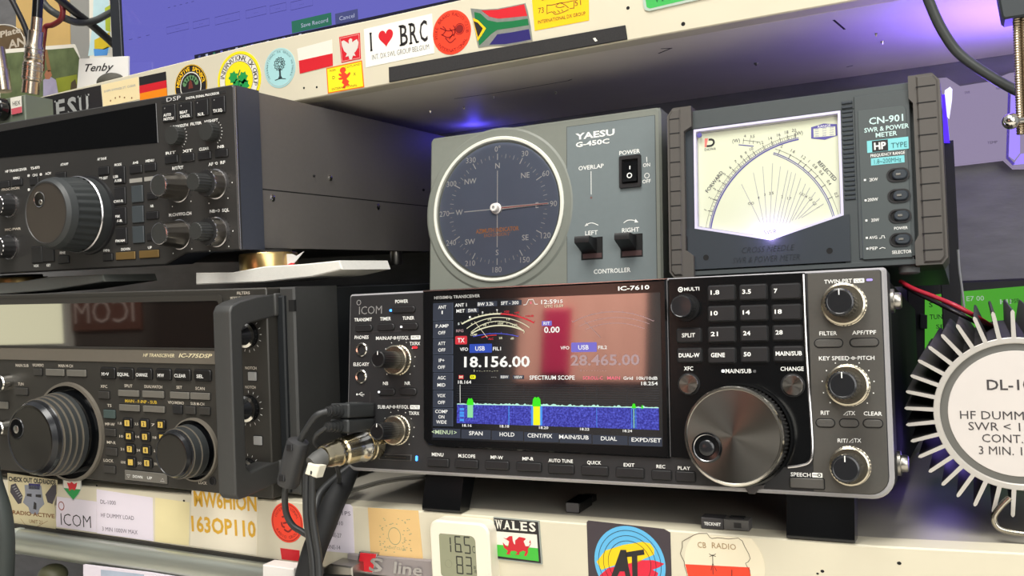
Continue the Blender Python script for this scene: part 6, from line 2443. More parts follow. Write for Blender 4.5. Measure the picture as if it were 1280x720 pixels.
s.px([(630, 671.5), (634, 672.5), (638, 669.5), (641.5, 669.5), (642, 675), (643.5, 679), (645, 680), (645, 675), (650, 670.5), (653, 671), (657, 672), (658.5, 673), (655.5, 676), (658, 682), (662, 682), (664.5, 678), (662.3, 678), (664, 674), (664.5, 679.5), (661, 685.5), (661, 690), (659, 694.5), (656, 694), (658, 689), (655, 687.5), (650, 690), (650.5, 693), (645, 692.5), (648, 690), (645, 688), (640, 688), (638, 691.5), (640, 693), (634, 692), (636, 688), (631, 684), (629.5, 677), (632.5, 680.5), (636, 683), (637.5, 676), (634.5, 674)], pm('dragon_red', (196, 36, 48)))
s.serif('WALES', 645.5, 656.5, 52, 11.5, S_WHITE, 0.03)
s.done('black-rimmed plate with a red dragon on white and green under white capitals', 'name_plate', 'plate', G2)
s = Sticker(LL)
s.base([(733.5, 652.5), (735.5, 650.5), (830, 661), (838, 665.5), (840, 735), (736, 727)], pm('sticker_charcoal', (62, 54, 60)))
# two-tone disc with rings and two painted strokes
u, v = LL.P(787, 704)
sv = LL.S(787, 704)[1]
r = 46.5 * sv
s.b.flat(circ(u, v, r, 56), s.z, S_SKY)
s.up()
s.px([(746, 702), (757, 688), (779, 681), (803, 677), (813, 679), (818, 686), (818, 693), (806, 698), (797, 703), (770, 706), (752, 712)], pm('paint_yellow', (240, 200, 20)))
s.px([(750, 719), (760, 710), (783, 705), (800, 700), (817, 700), (831, 704.5), (824, 709), (816, 712), (823, 716), (820, 727), (750, 727)], pm('paint_crimson', (214, 36, 62)))
s.up()
for rr in (0.88, 0.74, 0.60):
    p = circ(u, v, r * rr, 56)
    s.b.line([q for q in p], 0.3, s.z, S_BLACK, True)
s.up()
s.px([(763, 724), (776, 687), (783, 687), (786, 708), (789, 722), (783, 724), (781, 714), (775, 714), (770, 724)], S_BLACK)
s.px([(783, 690), (805, 686.5), (806, 693), (797, 694.5), (797.5, 727), (791, 727), (790, 695.5), (783, 696)], S_BLACK)
s.done('dark square sticker with blue rings and yellow and red paint strokes, bottom centre', group=G2)
s = Sticker(LL)
CLR = pm('cream_sticker', (226, 216, 190))
u, v = LL.P(905, 706)
sv = LL.S(905, 706)[1]
s.b.poly([p for p in circ(u, v, 50 * sv, 56) if p[1] < LL.P(905, 668)[1]], 0, s.th, CLR)
out_ = [(853, 677), (856, 675), (867, 669), (874, 666.3), (884, 666.5), (887, 671), (890, 673), (897, 672), (911, 673.5), (923, 672.5), (928, 676), (931, 683), (936, 692), (938, 698), (935.5, 702), (932, 704), (934, 708), (937.5, 713), (938, 722), (860, 722), (858.5, 715), (856, 708), (855.5, 702), (850.5, 692), (853, 684)]
s.ln(out_, 0.35, pm('sepia_ink', (90, 80, 66)), True)
s.px([(856.5, 705), (937, 709), (939, 722), (861, 722)], S_ORED)
s.up()
s.t('CB', 877.5, 681, 10.5, 7, pm('tan_ink', (160, 132, 92)))
s.t('RADIO', 905, 682.5, 30, 7, pm('tan_ink', (160, 132, 92)))
s.ln([(891, 693), (891.5, 718)], 0.35, S_BLACK)
s.ln([(886.5, 692), (891, 694.5), (895, 692)], 0.3, S_BLACK)
s.ln([(887, 695.5), (891, 694), (895, 695.5)], 0.3, S_BLACK)
s.ln([(889, 713), (891, 703.5), (896, 713.5)], 0.35, S_BLACK)
s.ln([(915, 712), (915, 720)], 0.4, S_BLACK)
s.done('round cream sticker with a map outline and red lower half', group=G2)

# car-style badge: grey metal bar with a red block
b = B()
b.poly(LL.T([(437, 690.8), (600, 704), (600, 732), (435, 713.5)]), 0, 2.6, mat('grey_badge_metal', (150, 142, 142), 0.38, 0.25, 0.06), 0.6)
b.poly(LL.T([(449.5, 689.5), (472, 691.5), (466.5, 716.8), (445, 714.5)], 2.6), 0.2, 3.2, SILVER, 0.2)
b.poly(LL.T([(450.5, 690.8), (470.5, 692.6), (465.5, 715.4), (446.5, 713.3)], 3.2), 2.8, 3.4, S_RED, 0.1)
for txt, x, y, w, h in (('S', 470, 706, 18, 17), ('line', 509.5, 711, 36, 15)):
    u, v = LL.P(x, y, 3.4)
    su, sv = LL.S(x, y, 3.4)
    b.text(txt, u, v, h * sv, SILVER, 3.6, w * su, 'c', 0, 0.02, 0.12)
b.build('emblem_bar', None, LL, 'grey metal emblem bar with a red block, below the tan sticker', 'emblem')

# thermometer
WP_ = mat('white_plastic', (232, 226, 208), 0.4, 0, 0.03)
th = thing('thermometer', 'white square digital thermometer reading 16.5 and 83 stuck on the lower shelf front', 'thermometer', LL)
TW = 11.0
c4 = LL.T([(538, 652.5), (608, 657), (612, 733), (541, 728)], TW)
u0 = (c4[0][0] + c4[3][0]) / 2
u1 = (c4[1][0] + c4[2][0]) / 2
v1 = (c4[0][1] + c4[1][1]) / 2
v0 = v1 - (u1 - u0) * 0.98
b = B()
b.poly(rrect((u0 + u1) / 2, (v0 + v1) / 2, u1 - u0 + 2.4, v1 - v0 + 2.4, 6.5, 6), 0, TW - 2.5, WP_)
b.poly(rrect((u0 + u1) / 2, (v0 + v1) / 2, u1 - u0 + 2.4, v1 - v0 + 2.4, 6.5, 6), TW - 2.5, TW, WP_, 1.2)
b.build('housing', th)
lc = LL.T([(549, 667), (593.5, 670), (597, 725), (551, 720)], TW)
lu0, lu1 = (lc[0][0] + lc[3][0]) / 2, (lc[1][0] + lc[2][0]) / 2
lv1, lv0 = (lc[0][1] + lc[1][1]) / 2, (lc[2][1] + lc[3][1]) / 2
b = B()
b.poly(rr4(lu0, lv0, lu1, lv1, (2.2, 2.2, 3.5, 1.5)), TW - 0.5, TW + 0.1, mat('lcd_olive', (142, 144, 118), 0.25, 0, 0.03))
lcd_ = b.build('display', th)
b = B()
SEG = mat('lcd_segment', (52, 54, 48), 0.5)
SEGS = {'0': 'abcdef', '1': 'bc', '2': 'abged', '3': 'abgcd', '4': 'fgbc', '5': 'afgcd', '6': 'afgedc', '7': 'abc', '8': 'abcdefg', '9': 'abcdfg'}


def seg(ch, u, v, w, h, t):
    for k in SEGS[ch]:
        x0, x1, y0, ym, y1 = u, u + w, v, v + h / 2, v + h
        r = {'a': rect(x0 + t * .4, y1 - t, x1 - t * .4, y1), 'd': rect(x0 + t * .4, y0, x1 - t * .4, y0 + t), 'g': rect(x0 + t * .4, ym - t / 2, x1 - t * .4, ym + t / 2),
             'f': rect(x0, ym + t * .3, x0 + t, y1 - t * .4), 'e': rect(x0, y0 + t * .4, x0 + t, ym - t * .3), 'b': rect(x1 - t, ym + t * .3, x1, y1 - t * .4), 'c': rect(x1 - t, y0 + t * .4, x1, ym - t * .3)}[k]
        b.flat(r, TW + 0.16, SEG)


su, sv = LL.S(572, 685, TW)
for ch, x, ytop, w, h in (('1', 555.5, 670.3, 8, 19.5), ('6', 568, 669.5, 8, 20.5), ('5', 579.5, 670.2, 8, 21.5), ('8', 570, 694.5, 8.5, 22.5), ('3', 581.5, 695.5, 8, 22)):
    u, v = LL.P(x, ytop, TW)
    seg(ch, u, v - h * sv, w * su, h * sv, 1.7 * sv)
u, v = LL.P(577.3, 689.8, TW)
b.flat(circ(u, v, 0.5, 8), TW + 0.16, SEG)
lab('C', 592, 687, 3.6, 9, SEG, TW + 0.16, 0.0, LL, b)
lab('%', 594, 712, 3.6, 9, SEG, TW + 0.16, 0.0, LL, b)
u, v = LL.P(560.8, 704.5, TW)
FAINT = mat('lcd_faint', (122, 124, 100), 0.4)
b.ring(circ(u, v, 5.2 * sv, 20), circ(u, v, 4.6 * sv, 20), TW + 0.1, TW + 0.14, FAINT)
b.build('display_digits', lcd_)
# ================================================================ small things standing on the lower shelf
ZS = -23.2
SH = Pan((0, 0, ZS))


def on_z(px, py, z):
    d = ray(px, py)
    t = (z - CAM_C.z) / d.z
    return CAM_C + d * t


p = on_z(716, 641.5, ZS)
FD = Pan((p.x, p.y, ZS))
dg = thing('usb_receiver', 'tiny black usb receiver lying alone on the shelf under the centre transceiver', 'usb stick', FD)
b = B()
b.poly(rrect(0, 3.4, 9.6, 6.6, 1.0), -20, 0, BLACKG, 0.5, BLACKG)
b.poly(rrect(0, 3.4, 8.4, 5.6, 0.8), -0.2, 0.15, mat('grey_usb_face', (82, 80, 82), 0.5))
b.build('housing', dg)
b = B()
b.box(-3.8, 1.3, -30, 3.8, 5.3, -20, DARKST, 0.2)
b.build('plug', dg)
p = on_z(906, 663, ZS)
FD = Pan((p.x, p.y, ZS))
dg = thing('usb_receiver', 'flat grey usb stick lying crosswise at the shelf edge under the large dial', 'usb stick', FD)
b = B()
a0, a1 = FD.P(876.5, 660)[0], FD.P(904, 661)[0]
a2 = FD.P(936, 662)[0]
b.box(a0, 0.2, -9, a1, 6.3, 0, mat('charcoal_plastic', (58, 56, 58), 0.5), 0.4)
lab('TECKNET', 890.5, 655, 21, 4, WHITE, 0.2, 0.03, FD, b)
b.build('housing', dg)
b = B()
b.box(a1 + 0.2, 0.4, -8.4, a2, 6.1, -0.3, mat('grey_usb_plug', (84, 82, 80), 0.5), 0.3)
b.box(a1 + 3, 5.9, -7, a2 - 3, 6.9, -3, BLACKP)
b.box(a1 + 6, 1.8, -0.4, a1 + 10, 4.6, -0.15, BLACKP)
b.build('plug_cap', dg)

# ================================================================ cables at the front of the centre transceiver
CABM = mat('dark_cable_jacket', (44, 45, 46), 0.45, 0, 0.05)
g = F1
WPX = F1


def p1(x, y, w):
    return F1.P3(x, y, w)


# two usb plugs
for (sx, sy, ex, ey, hgt, L_, lbl) in ((459, 512, 405, 520, 9.2, 30, 'black usb plug and its ferrite cable, upper of the two at the centre transceiver'), (458.5, 530.5, 398, 541, 8.6, 30, 'black usb plug and short cable, lower of the two at the centre transceiver')):
    u, v = F1.P(sx, sy, 0)
    t = thing('usb_cable', lbl, 'cable', F1)
    b = B()
    b.poly(rrect(u, v, 13.5, hgt, 1.2), 0.2, 4, BLACKP)
    b.poly(rrect(u, v, 15.0, hgt, 1.5), 3.5, L_, mat('soft_black_plug', (42, 44, 45), 0.55), 1.0)
    b.poly(rrect(u, v + 0.2, 9, hgt + 0.5, 0.5), 11, 18, mat('plug_pad', (62, 64, 64), 0.5), 0.2)
    b.build('plug', t)
    b = B()
    for k in range(4):
        r = 4.2 - 0.35 * k
        b.lathe(u, v, [(r, L_ + 0.3 + 3 * k), (r, L_ + 2.1 + 3 * k), (r * 0.75, L_ + 2.2 + 3 * k), (r * 0.75, L_ + 3.3 + 3 * k)], CABM, 18)
    b.build('strain_relief', t)
    b = B()
    if sy < 520:
        w0 = L_ + 12
        pts = [(u, v, w0)] + [p1(x, y, w) for x, y, w in ((396, 519, 46), (386, 532, 46), (376, 550, 44), (366, 580, 42), (358, 606, 40), (356, 622, 38), (358, 642, 34), (366, 657, 31), (378, 665, 30), (392, 676, 30), (398, 700, 30), (400, 740, 30))]
        b.tube(pts, 2.1, CABM, 12, 6)
        b.build('cable', t)
        b = B()
        b.revolve(p1(374, 549, 43.5), p1(359, 608, 40), [(0, 3.5), (0.04, 6.8), (0.1, 7.4), (0.9, 7.4), (0.96, 6.8), (1, 3.2)], mat('ferrite_shell', (54, 54, 55), 0.5), 12)
        for f in (0.16, 0.8):
            a = Vector(p1(374, 549, 43.5)).lerp(Vector(p1(359, 608, 40)), f)
            b.box(a.x - 2.2, a.y - 2.0, a.z + 6.2, a.x + 2.2, a.y + 2.0, a.z + 8.0, BLACKP, 0.4)
        b.build('ferrite_bead', t)
    else:
        w0 = L_ + 12
        pts = [(u, v, w0)] + [p1(x, y, w) for x, y, w in ((396, 543, 44), (393, 552, 42), (398, 558, 38), (412, 566, 28), (420, 580, 14), (424, 600, 0), (420, 622, -8))]
        b.tube(pts, 1.5, CABM, 10, 6)
        b.build('cable', t)
# microphone plug
mc = thing('microphone_plug', 'chrome round microphone connector with two black cables hanging down', 'connector', F1)
base = Vector(p1(468, 553.5, 1.0))
tip = Vector(p1(400, 572, 44))
GOLDC = mat('warm_chrome', (206, 194, 164), 0.2, 1.0, 0.06)
b = B()
b.revolve(base, base.lerp(tip, 0.18), [(0, 10.56), (0.7, 10.56), (0.75, 9.84), (1, 9.84)], GOLDC, 28)
b.revolve(base.lerp(tip, 0.18), base.lerp(tip, 0.42), [(0, 9.36), (0.1, 10.32), (0.3, 10.32), (0.4, 9.48), (1, 9.24)], CHROME, 28)
b.revolve(base.lerp(tip, 0.42), base.lerp(tip, 0.95), [(0, 9.24), (0.35, 9.00), (0.4, 7.92), (0.5, 8.64), (0.6, 8.64), (0.66, 7.92), (0.85, 7.92), (1, 6.72)], GOLDC, 28)
d_ = (tip - base).normalized()
side_v = d_.cross(Vector((0, 1, 0))).normalized()
c_ = base.lerp(tip, 0.6) + side_v * 8.4
b.ball(tuple(c_), 1.3, CHROME, 10)
b.build('connector_shell', mc)
b = B()
e0 = base.lerp(tip, 0.92)
e1 = Vector(p1(389, 581, 49))
b.tube([tuple(e0), tuple(e0.lerp(e1, 0.5)), tuple(e1)], [6.0, 6.0, 5.0], mat('grey_strain_relief', (84, 84, 82), 0.6), 16, 6)
b.build('strain_relief', mc)
b = B()
b.tube([tuple(e0.lerp(e1, 0.7))] + [p1(x, y, w) for x, y, w in ((385, 589, 50), (383, 604, 50), (383, 640, 49), (386, 668, 47), (391, 700, 46), (393, 745, 46))], 2.25, CABM, 12, 6)
b.build('cable', mc)
b = B()
b.tube([tuple(e0.lerp(e1, 0.7))] + [p1(x, y, w) for x, y, w in ((392, 588, 51), (390.5, 604, 50), (390.5, 640, 49), (394, 668, 48), (398.5, 700, 47), (400, 745, 47))], 2.25, CABM, 12, 6)
b.build('cable', mc)
b = B()
a = [p1(x, y, 53.2) for x, y in ((384.5, 578.5), (399.5, 582.5), (394.5, 597.5), (380.5, 592.5))]
b.poly([(q[0], q[1]) for q in a], 46.5, 53.2, mat('white_tape', (228, 224, 206), 0.7), 0.6)
b.build('tape_flag', mc, label='white tape wrapped round both cables')
# black sleeved bundle coming over the shelf edge
b = B()
SLV = mat('braided_black_sleeve', (22, 23, 25), 0.65, 0, 0.2, 900, 0.3, 2500)
b.tube([p1(x, y, w) for x, y, w in ((442, 588, -26), (430, 606, -10), (418, 626, 2), (406, 655, 12), (392, 690, 18), (382, 730, 20), (376, 770, 20))], [4.0, 6.5, 7.6, 7.8, 7.8, 7.8, 7.8], SLV, 16, 8)
b.build('cable_bundle', None, F1, 'thick black sleeved cable bundle dropping over the lower shelf edge', 'cable')
b = B()
b.tube([p1(x, y, w) for x, y, w in ((440, 582, -30), (420, 598, -18), (400, 618, -4), (393, 645, 6), (388, 670, 10), (384, 730, 14))], 3.0, CABM, 12, 8)
b.build('cable', None, F1, 'single black cable running just left of the thick sleeved bundle', 'cable')
b = B()
b.tube([SH.L(*on_z(x, y, ZS + 1.6)) for x, y in ((424, 616), (450, 609), (480, 601), (520, 596), (580, 596))], 1.3, mat('grey_lead', (96, 94, 88), 0.5), 8, 8)
b.build('cable', None, SH, 'thin grey lead lying on the shelf beneath the centre transceiver', 'cable')

# ================================================================ between the two left transceivers
FT = Pan((0, 40, 125.5))
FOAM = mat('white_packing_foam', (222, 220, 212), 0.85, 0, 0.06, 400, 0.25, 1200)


def foam(pan, front, depth, mt, name, label, cat):
    b = B()
    b.poly(pan.T(front), -depth, 0, mt, 0.8)
    return b.build(name, None, pan, label, cat)


FA = Pan((0, 34, 127.5))
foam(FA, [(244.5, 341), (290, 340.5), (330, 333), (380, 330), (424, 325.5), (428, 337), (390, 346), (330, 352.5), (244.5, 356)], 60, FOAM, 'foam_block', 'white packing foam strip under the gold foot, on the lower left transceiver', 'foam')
GOLDM = mat('brushed_gold', (206, 176, 118), 0.28, 1.0, 0.05)


def goldfoot(cx, cy, y, rr, z0, z1, label):
    pan = Pan((0, y, 0))
    u, v = pan.P(cx, cy)
    f = Pan((u, y, z0))
    t = thing('isolation_foot', label, 'foot', f, 'gold feet under the upper left transceiver')
    b = B()
    b.revolve((0, 0.2, -rr), (0, z1 - z0 - 2.2, -rr), [(0, rr * 0.96), (0.08, rr), (0.9, rr), (1, rr * 0.97)], GOLDM, 48)
    b.build('gold_disc', t)
    b = B()
    b.revolve((0, z1 - z0 - 2.2, -rr), (0, z1 - z0, -rr), [(0, rr * 0.8), (1, rr * 0.8)], RUBBER, 32)
    b.build('rubber_pad', t)


goldfoot(311, 333, 40, 22.5, 138.4, 154.6, 'gold disc foot under the right corner of the upper left transceiver')
goldfoot(-2, 347, 40, 22.5, 136.5, 150.6, 'gold disc foot under the left end of the upper left transceiver, at the picture edge')
FB = Pan((0, 36, 127.5))
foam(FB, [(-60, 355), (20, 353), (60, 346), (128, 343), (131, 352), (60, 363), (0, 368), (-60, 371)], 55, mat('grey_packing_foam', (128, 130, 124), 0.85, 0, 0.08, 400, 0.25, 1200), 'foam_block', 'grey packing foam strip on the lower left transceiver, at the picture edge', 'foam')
FP = Pan((0, 58, 130))
b = B()
TAGM = mat('clear_label_paper', (206, 204, 204), 0.4)
q = FP.T([(353, 331), (356, 317.5), (365, 317.5), (370, 320), (379, 314.5), (368, 328), (362, 331)])
b.poly(q, -1.0, 0, TAGM)
b.flat(FP.T([(359, 331), (364, 328.5), (369, 329), (366, 331.5)], 0.1), 0.15, S_RED)
b.build('paper_tag', None, FP, 'crumpled white paper tag stuck beside the gold foot', 'tag')

# ================================================================ antenna switch and connectors on the upper left transceiver
FS = Pan((0, 62, 277.2))
g = FS
sw_ = thing('coax_switch', 'small grey-green box with silver coaxial connectors on the upper left transceiver', 'switch box', FS)
BOXG = mat('grey_green_enamel', (104, 112, 98), 0.45, 0.1, 0.06)
q = FS.T([(62, 116), (66, 150)])
b = B()
um = FS.P(31, 130)[0]
dep = min((abs(FS.P(66, 125, -k)[0] - um), k) for k in range(5, 140))[1]
v1 = FS.P(40, 116)[1]
b.box(um - 62, 1, -dep, um, v1, 0, BOXG, 1.0)
b.build('case', sw_)
b = B()
tg = FS.T([(13, 122.5), (26.5, 120), (27.5, 140.5), (14.5, 143.5)], 1.3)
b.poly(tg, 1.0, 1.5, S_WHITE)
tg = FS.T([(14, 136), (27.2, 133), (27.5, 140.5), (14.5, 143.5)], 1.6)
b.flat(tg, 1.6, pm('pink_band', (206, 92, 104)))
lab('HEX', 20.5, 129, 9.5, 5.5, S_BLACK, 1.65, 0.0, FS, b)
b.build('paper_tag', sw_)
b = B()
k_ = FS.P(3, 137, 2)
b.lathe(k_[0], k_[1], [(10.5, 1.2), (10.5, 9), (9.5, 10), (0.01, 10)], BLACKG, 30, caps=(False, False))
b.build('knob', sw_)
NICK = mat('worn_nickel', (190, 176, 158), 0.26, 1.0, 0.08)
b = B()
pa, pb = Vector(FS.P3(38, 117, -dep * 0.45)), Vector(FS.P3(46.5, 22, -dep * 0.45))
b.revolve(pa, pb, [(0, 7.6), (0.16, 7.4), (0.18, 8.6), (0.40, 8.6), (0.42, 7.4), (0.44, 8.0), (0.62, 7.8), (0.64, 6.8), (0.82, 6.6), (0.83, 5.0), (1.0, 4.8)], NICK, 32)
for f in (0.2, 0.3, 0.36, 0.46, 0.52, 0.58):
    c_ = pa.lerp(pb, f)
    b.revolve(c_, c_ + (pb - pa).normalized() * 1.0, [(0, 8.9 if f < 0.4 else 8.3), (1, 8.9 if f < 0.4 else 8.3)], STEEL, 32)
b.build('coax_connector', sw_)
b = B()
b.tube([FS.P3(46, 26, -16), FS.P3(47.5, 0, -16), FS.P3(49, -40, -16)], 4.6, BLACKG, 14, 6)
b.build('coax_cable', sw_)
b = B()
pa, pb = Vector(FS.P3(5, 114, -10)), Vector(FS.P3(-2, 60, -10))
b.revolve(pa, pb, [(0, 6.8), (0.5, 6.8), (0.52, 6.0), (1, 5.6)], NICK, 28)
b.build('coax_connector', sw_)
# cables above it
FQ = Pan((0, 100, 0))
b = B()
b.tube([FQ.P3(x, y, w) for x, y, w in ((50, -22, 26), (90, 12, -30), (112, 29, -68), (138, 51.5, -98), (160, 72, -104), (180, 90, -106))], 4.0, BLACKP, 14, 8)
b.build('cable', None, FQ, 'thick straight black cable slanting down to the monitor edge', 'cable')
b = B()
b.tube([FQ.P3(x, y, w) for x, y, w in ((-10, -40, 10), (8, -12, 6), (20, 10, 2), (32, 36, -4), (38, 60, -8), (42, 90, -10))], 2.7, BLACKP, 12, 8)
b.build('cable', None, FQ, 'black cable slanting down behind the silver connector, far top left', 'cable')
FQ2 = Pan((0, 130, 0))
b = B()
b.tube([FQ2.P3(x, y, w) for x, y, w in ((48, -6, 10), (58, 8, 6), (68, 16, 2), (82, 23, 0), (98, 28, -14), (118, 26, -44), (138, 16, -76), (158, 7, -80), (180, 0, -82))], 3.6, mat('dark_grey_cable', (56, 58, 58), 0.5), 14, 8)
b.build('cable', None, FQ2, 'dark grey cable sagging behind the straight black cable', 'cable')
b = B()
b.tube([FQ2.P3(x, y, w) for x, y, w in ((64, -14, 10), (74, 0, 10), (78.5, 12, 10), (76, 24, 10), (66, 31, 10), (57, 33.5, 10), (55, 45, 10), (53, 62, 8), (52, 88, 4))], 2.6, mat('dark_red_cable', (112, 32, 34), 0.4), 12, 8)
b.build('cable', None, FQ2, 'dark red cable looping beside the silver connector', 'cable')

# ================================================================ things on the upper shelf
FM = Pan((0, 168, 334))
g = FM
mon = thing('monitor', 'computer monitor with violet screen on the upper shelf', 'monitor', FM)
b = B()
bl = FM.P(141, 40)[0]
blb = FM.P(153, 40)[0]
b.box(bl, 4, -22, 420, 250, 0, mat('black_bezel', (34, 36, 42), 0.4), 1.0)
b.box(bl + 0.1, 4, -1, blb, 249, 2.2, mat('dark_bezel_edge', (44, 47, 52), 0.35), 0.5)
b.build('housing', mon)
b = B()
E_VIO = emat('monitor_violet', (104, 102, 194), 0.95, True)
zb_ = 6.5
b.poly(rect(blb + 1.5, zb_, 410, 246), -0.5, 0.4, E_VIO)
sc = b.build('screen', mon)
b = B()
E_VIOD = emat('monitor_line', (70, 68, 150), 0.8)
E_TASK = emat('monitor_taskbar', (26, 26, 58), 0.6)
E_SAVE = emat('monitor_green', (42, 120, 96), 0.8)
E_CAN = emat('monitor_slate', (78, 84, 140), 0.8)
E_TXT = emat('monitor_text', (200, 206, 236), 0.8)
E_DTX = emat('monitor_dark_text', (52, 50, 110), 0.8)


def mrect(pts, mt, z):
    q = FM.T(pts)
    b.flat(rect(min(q[0][0], q[3][0]), (q[2][1] + q[3][1]) / 2, max(q[1][0], q[2][0]), (q[0][1] + q[1][1]) / 2), z, mt)


u0 = FM.P(243, 60)[0]
v1 = (FM.P(243, 66)[1] + FM.P(320, 51)[1] + FM.P(500, 18.5)[1]) / 3
b.flat(rect(u0, zb_, 410, v1), 0.5, E_TASK)
for k in range(14):
    uu = u0 + 5 + k * 9.5
    b.flat(rect(uu, zb_ + 1.2, uu + 3, v1 - 1.5), 0.56, [E_CAN, E_TXT, E_SAVE, E_VIO][k % 4])
mrect([(365.5, 25.5), (414.5, 17), (415, 32.5), (365.5, 41)], E_SAVE, 0.5)
mrect([(419.5, 18), (447.5, 10.5), (447.5, 25), (420, 33)], E_CAN, 0.5)
lab('Save Record', 393, 28.4, 34, 5, E_TXT, 0.6, 0.0, FM, b)
lab('Cancel', 433.5, 21.2, 19, 5, E_TXT, 0.6, 0.0, FM, b)
for pts in ([(209, 34), (236, 28.5), (236, 37), (209, 42)], [(242, 28), (262, 22.5), (262, 31.5), (242, 36)], [(269.5, 21.5), (300, 15), (300, 25), (269.5, 31)], [(308, 13), (333, 8), (333, 18), (308, 23)], [(338, 8), (358, 3), (358, 12), (338, 18)], [(364, 3), (391, -3), (391, 7), (364, 13)]):
    q = FM.T(pts)
    r_ = rect(min(q[0][0], q[3][0]), (q[2][1] + q[3][1]) / 2, max(q[1][0], q[2][0]), (q[0][1] + q[1][1]) / 2)
    b.line(r_, 0.5, 0.5, E_VIOD, True)
    cu_, cv_ = (r_[0][0] + r_[1][0]) / 2, (r_[0][1] + r_[2][1]) / 2
    b.text('- - -', cu_, cv_, 2.2, E_DTX, 0.55)
for s_t, x, y, w in (('- - - - -', 226, 5, 33), ('- - -', 174, 46, 26)):
    lab(s_t, x, y, w, 4, E_DTX, 0.55, 0.0, FM, b)
b.build('screen_content', sc)
b = B()
b.box(60, 0.2, -120, 180, 3, -10, BLACKP, 1)
b.box(110, 2, -70, 130, 100, -50, BLACKP, 1)
b.build('stand', mon)


def card(y, pts, mt, name, label, cat, extra=None, th=2.0, zbase=334.4):
    pan = Pan((0, y, zbase))
    b = B()
    b.poly([(a, max(c, 0.2)) for a, c in pan.T(pts)], -th, 0, mt)
    if extra:
        extra(b, pan)
    return b.build(name, None, pan, label, cat)


def photo(b, pan):
    b.flat(pan.T([(2, 67), (92, 59.5), (100, 74), (100, 122), (0, 130)], 0.1), 0.1, mat('photo_foliage', (96, 108, 74), 0.35, 0, 0.6, 70))
    b.flat(pan.T([(70, 98), (96, 93), (98, 112), (70, 120)], 0.15), 0.16, mat('photo_grass', (140, 148, 52), 0.35, 0, 0.3, 40))
    b.flat(pan.T([(54, 100), (62, 95), (70, 100), (73, 118), (54, 121)], 0.2), 0.22, mat('photo_lilac_shirt', (168, 162, 190), 0.4, 0, 0.2, 90))
    b.flat(pan.T([(55.5, 93), (58, 88), (63, 88), (65, 94), (62, 99), (57, 99)], 0.2), 0.24, mat('photo_skin', (168, 112, 84), 0.4))
    b.flat(pan.T([(55, 62), (59, 62), (64, 88), (60, 90)], 0.2), 0.24, mat('photo_brown', (140, 104, 70), 0.4))
    b.flat(pan.T([(89, 103), (94, 99), (97, 110), (88, 112)], 0.2), 0.24, mat('photo_dark', (84, 74, 56), 0.4))


card(160, [(-30, 66), (0, 62), (92, 55), (98, 70), (103, 118), (-30, 140)], S_WHITE, 'photo_print', 'white-bordered photo of greenery leaning at the back of the upper shelf', 'photo', photo)
card(152, [(99, 73.5), (141, 71), (160, 70), (160, 104), (96, 112)], pm('card_white', (232, 230, 226)), 'card', 'white card with slanting black script next to the monitor', 'card',
     lambda b, pan: b.text('Tenby', pan.P(124, 84, 0.2)[0], pan.P(124, 84, 0.2)[1], 9.5 * pan.S(124, 84)[1], S_BLACK, 0.2, 36 * pan.S(124, 84)[0], 'c', -0.12, 0.01, 0.35))
card(222, [(86, -60), (120, -64), (124, 110), (90, 115)], mat('grey_board', (146, 146, 142), 0.6, 0, 0.05), 'board', 'plain grey board standing behind the cards', 'board', None, 3)


def sun(b, pan):
    b.flat(pan.T([(110, 70), (137, 66), (138, 40), (136, 0), (134, -60), (118, -60), (116, 30)], 0.1), 0.1, mat('poster_sky', (190, 220, 226), 0.5, 0, 0.1))
    b.flat(pan.T([(118, 50), (137, 40), (139, 58), (130, 62), (118, 61)], 0.15), 0.18, mat('poster_yellow', (214, 188, 44), 0.5, 0, 0.15, 60))
    b.flat(pan.T([(117, 61), (128, 61.5), (136, 58), (134, 69), (118, 70)], 0.15), 0.18, mat('poster_blue', (84, 150, 220), 0.5))
    b.flat(pan.T([(131, 10), (138, 6), (138, 40), (132, 38)], 0.15), 0.18, mat('poster_green', (176, 190, 60), 0.5))


card(216, [(112, 80), (111, -60), (138, -64), (150, -60), (150, 90), (112, 96)], S_WHITE, 'poster', 'pale poster with yellow and blue shapes left of the monitor', 'poster', sun, 1.5)
card(228, [(20, -60), (86, -66), (88, 70), (20, 80)], mat('buff_card', (206, 172, 108), 0.6, 0, 0.06), 'card', 'buff brown card behind the red cable', 'card', None, 2)


def oval(b, pan):
    u, v = pan.P(-2, 62)
    su, sv = pan.S(0, 60)
    b.ring(circ(u, v, 33 * su, 40, 0, 31 * sv), circ(u, v, 32.2 * su, 40, 0, 30.2 * sv), 0, 0.2, S_WHITE)
    for s_t, x, y, w, h in (('AN', 21, 53.5, 22, 11), ('Plate', 13, 40, 26, 8)):
        lab(s_t, x, y, w, h, pm('worn_letter_white', (190, 180, 164)), 0.25, 0.03, pan, b)


card(172, [(-45, 20), (-20, 32), (2, 31), (22, 35), (30, 42), (33, 60), (33, 120), (-45, 130)], mat('brown_plaque', (96, 78, 54), 0.55, 0, 0.15), 'plaque', 'brown rounded plaque with pale letters, top left corner', 'plaque', oval, 4)
b = B()
FL = Pan((0, 142, 336))
pts = FL.T([(109, 104), (112, 96), (118, 90), (127, 86), (136, 85), (143, 86), (148, 92), (150, 100)])
c0 = FL.P(130, 98)
b.ball((c0[0], 5.0 + 0.2, -8), 17, mat('mottled_stone', (74, 72, 64), 0.8, 0, 0.4, 120, 0.5, 200), 24, 1.0, 0.52, 0.6)
b.build('stone', None, FL, 'dark mottled stone lying in front of the monitor corner', 'stone')

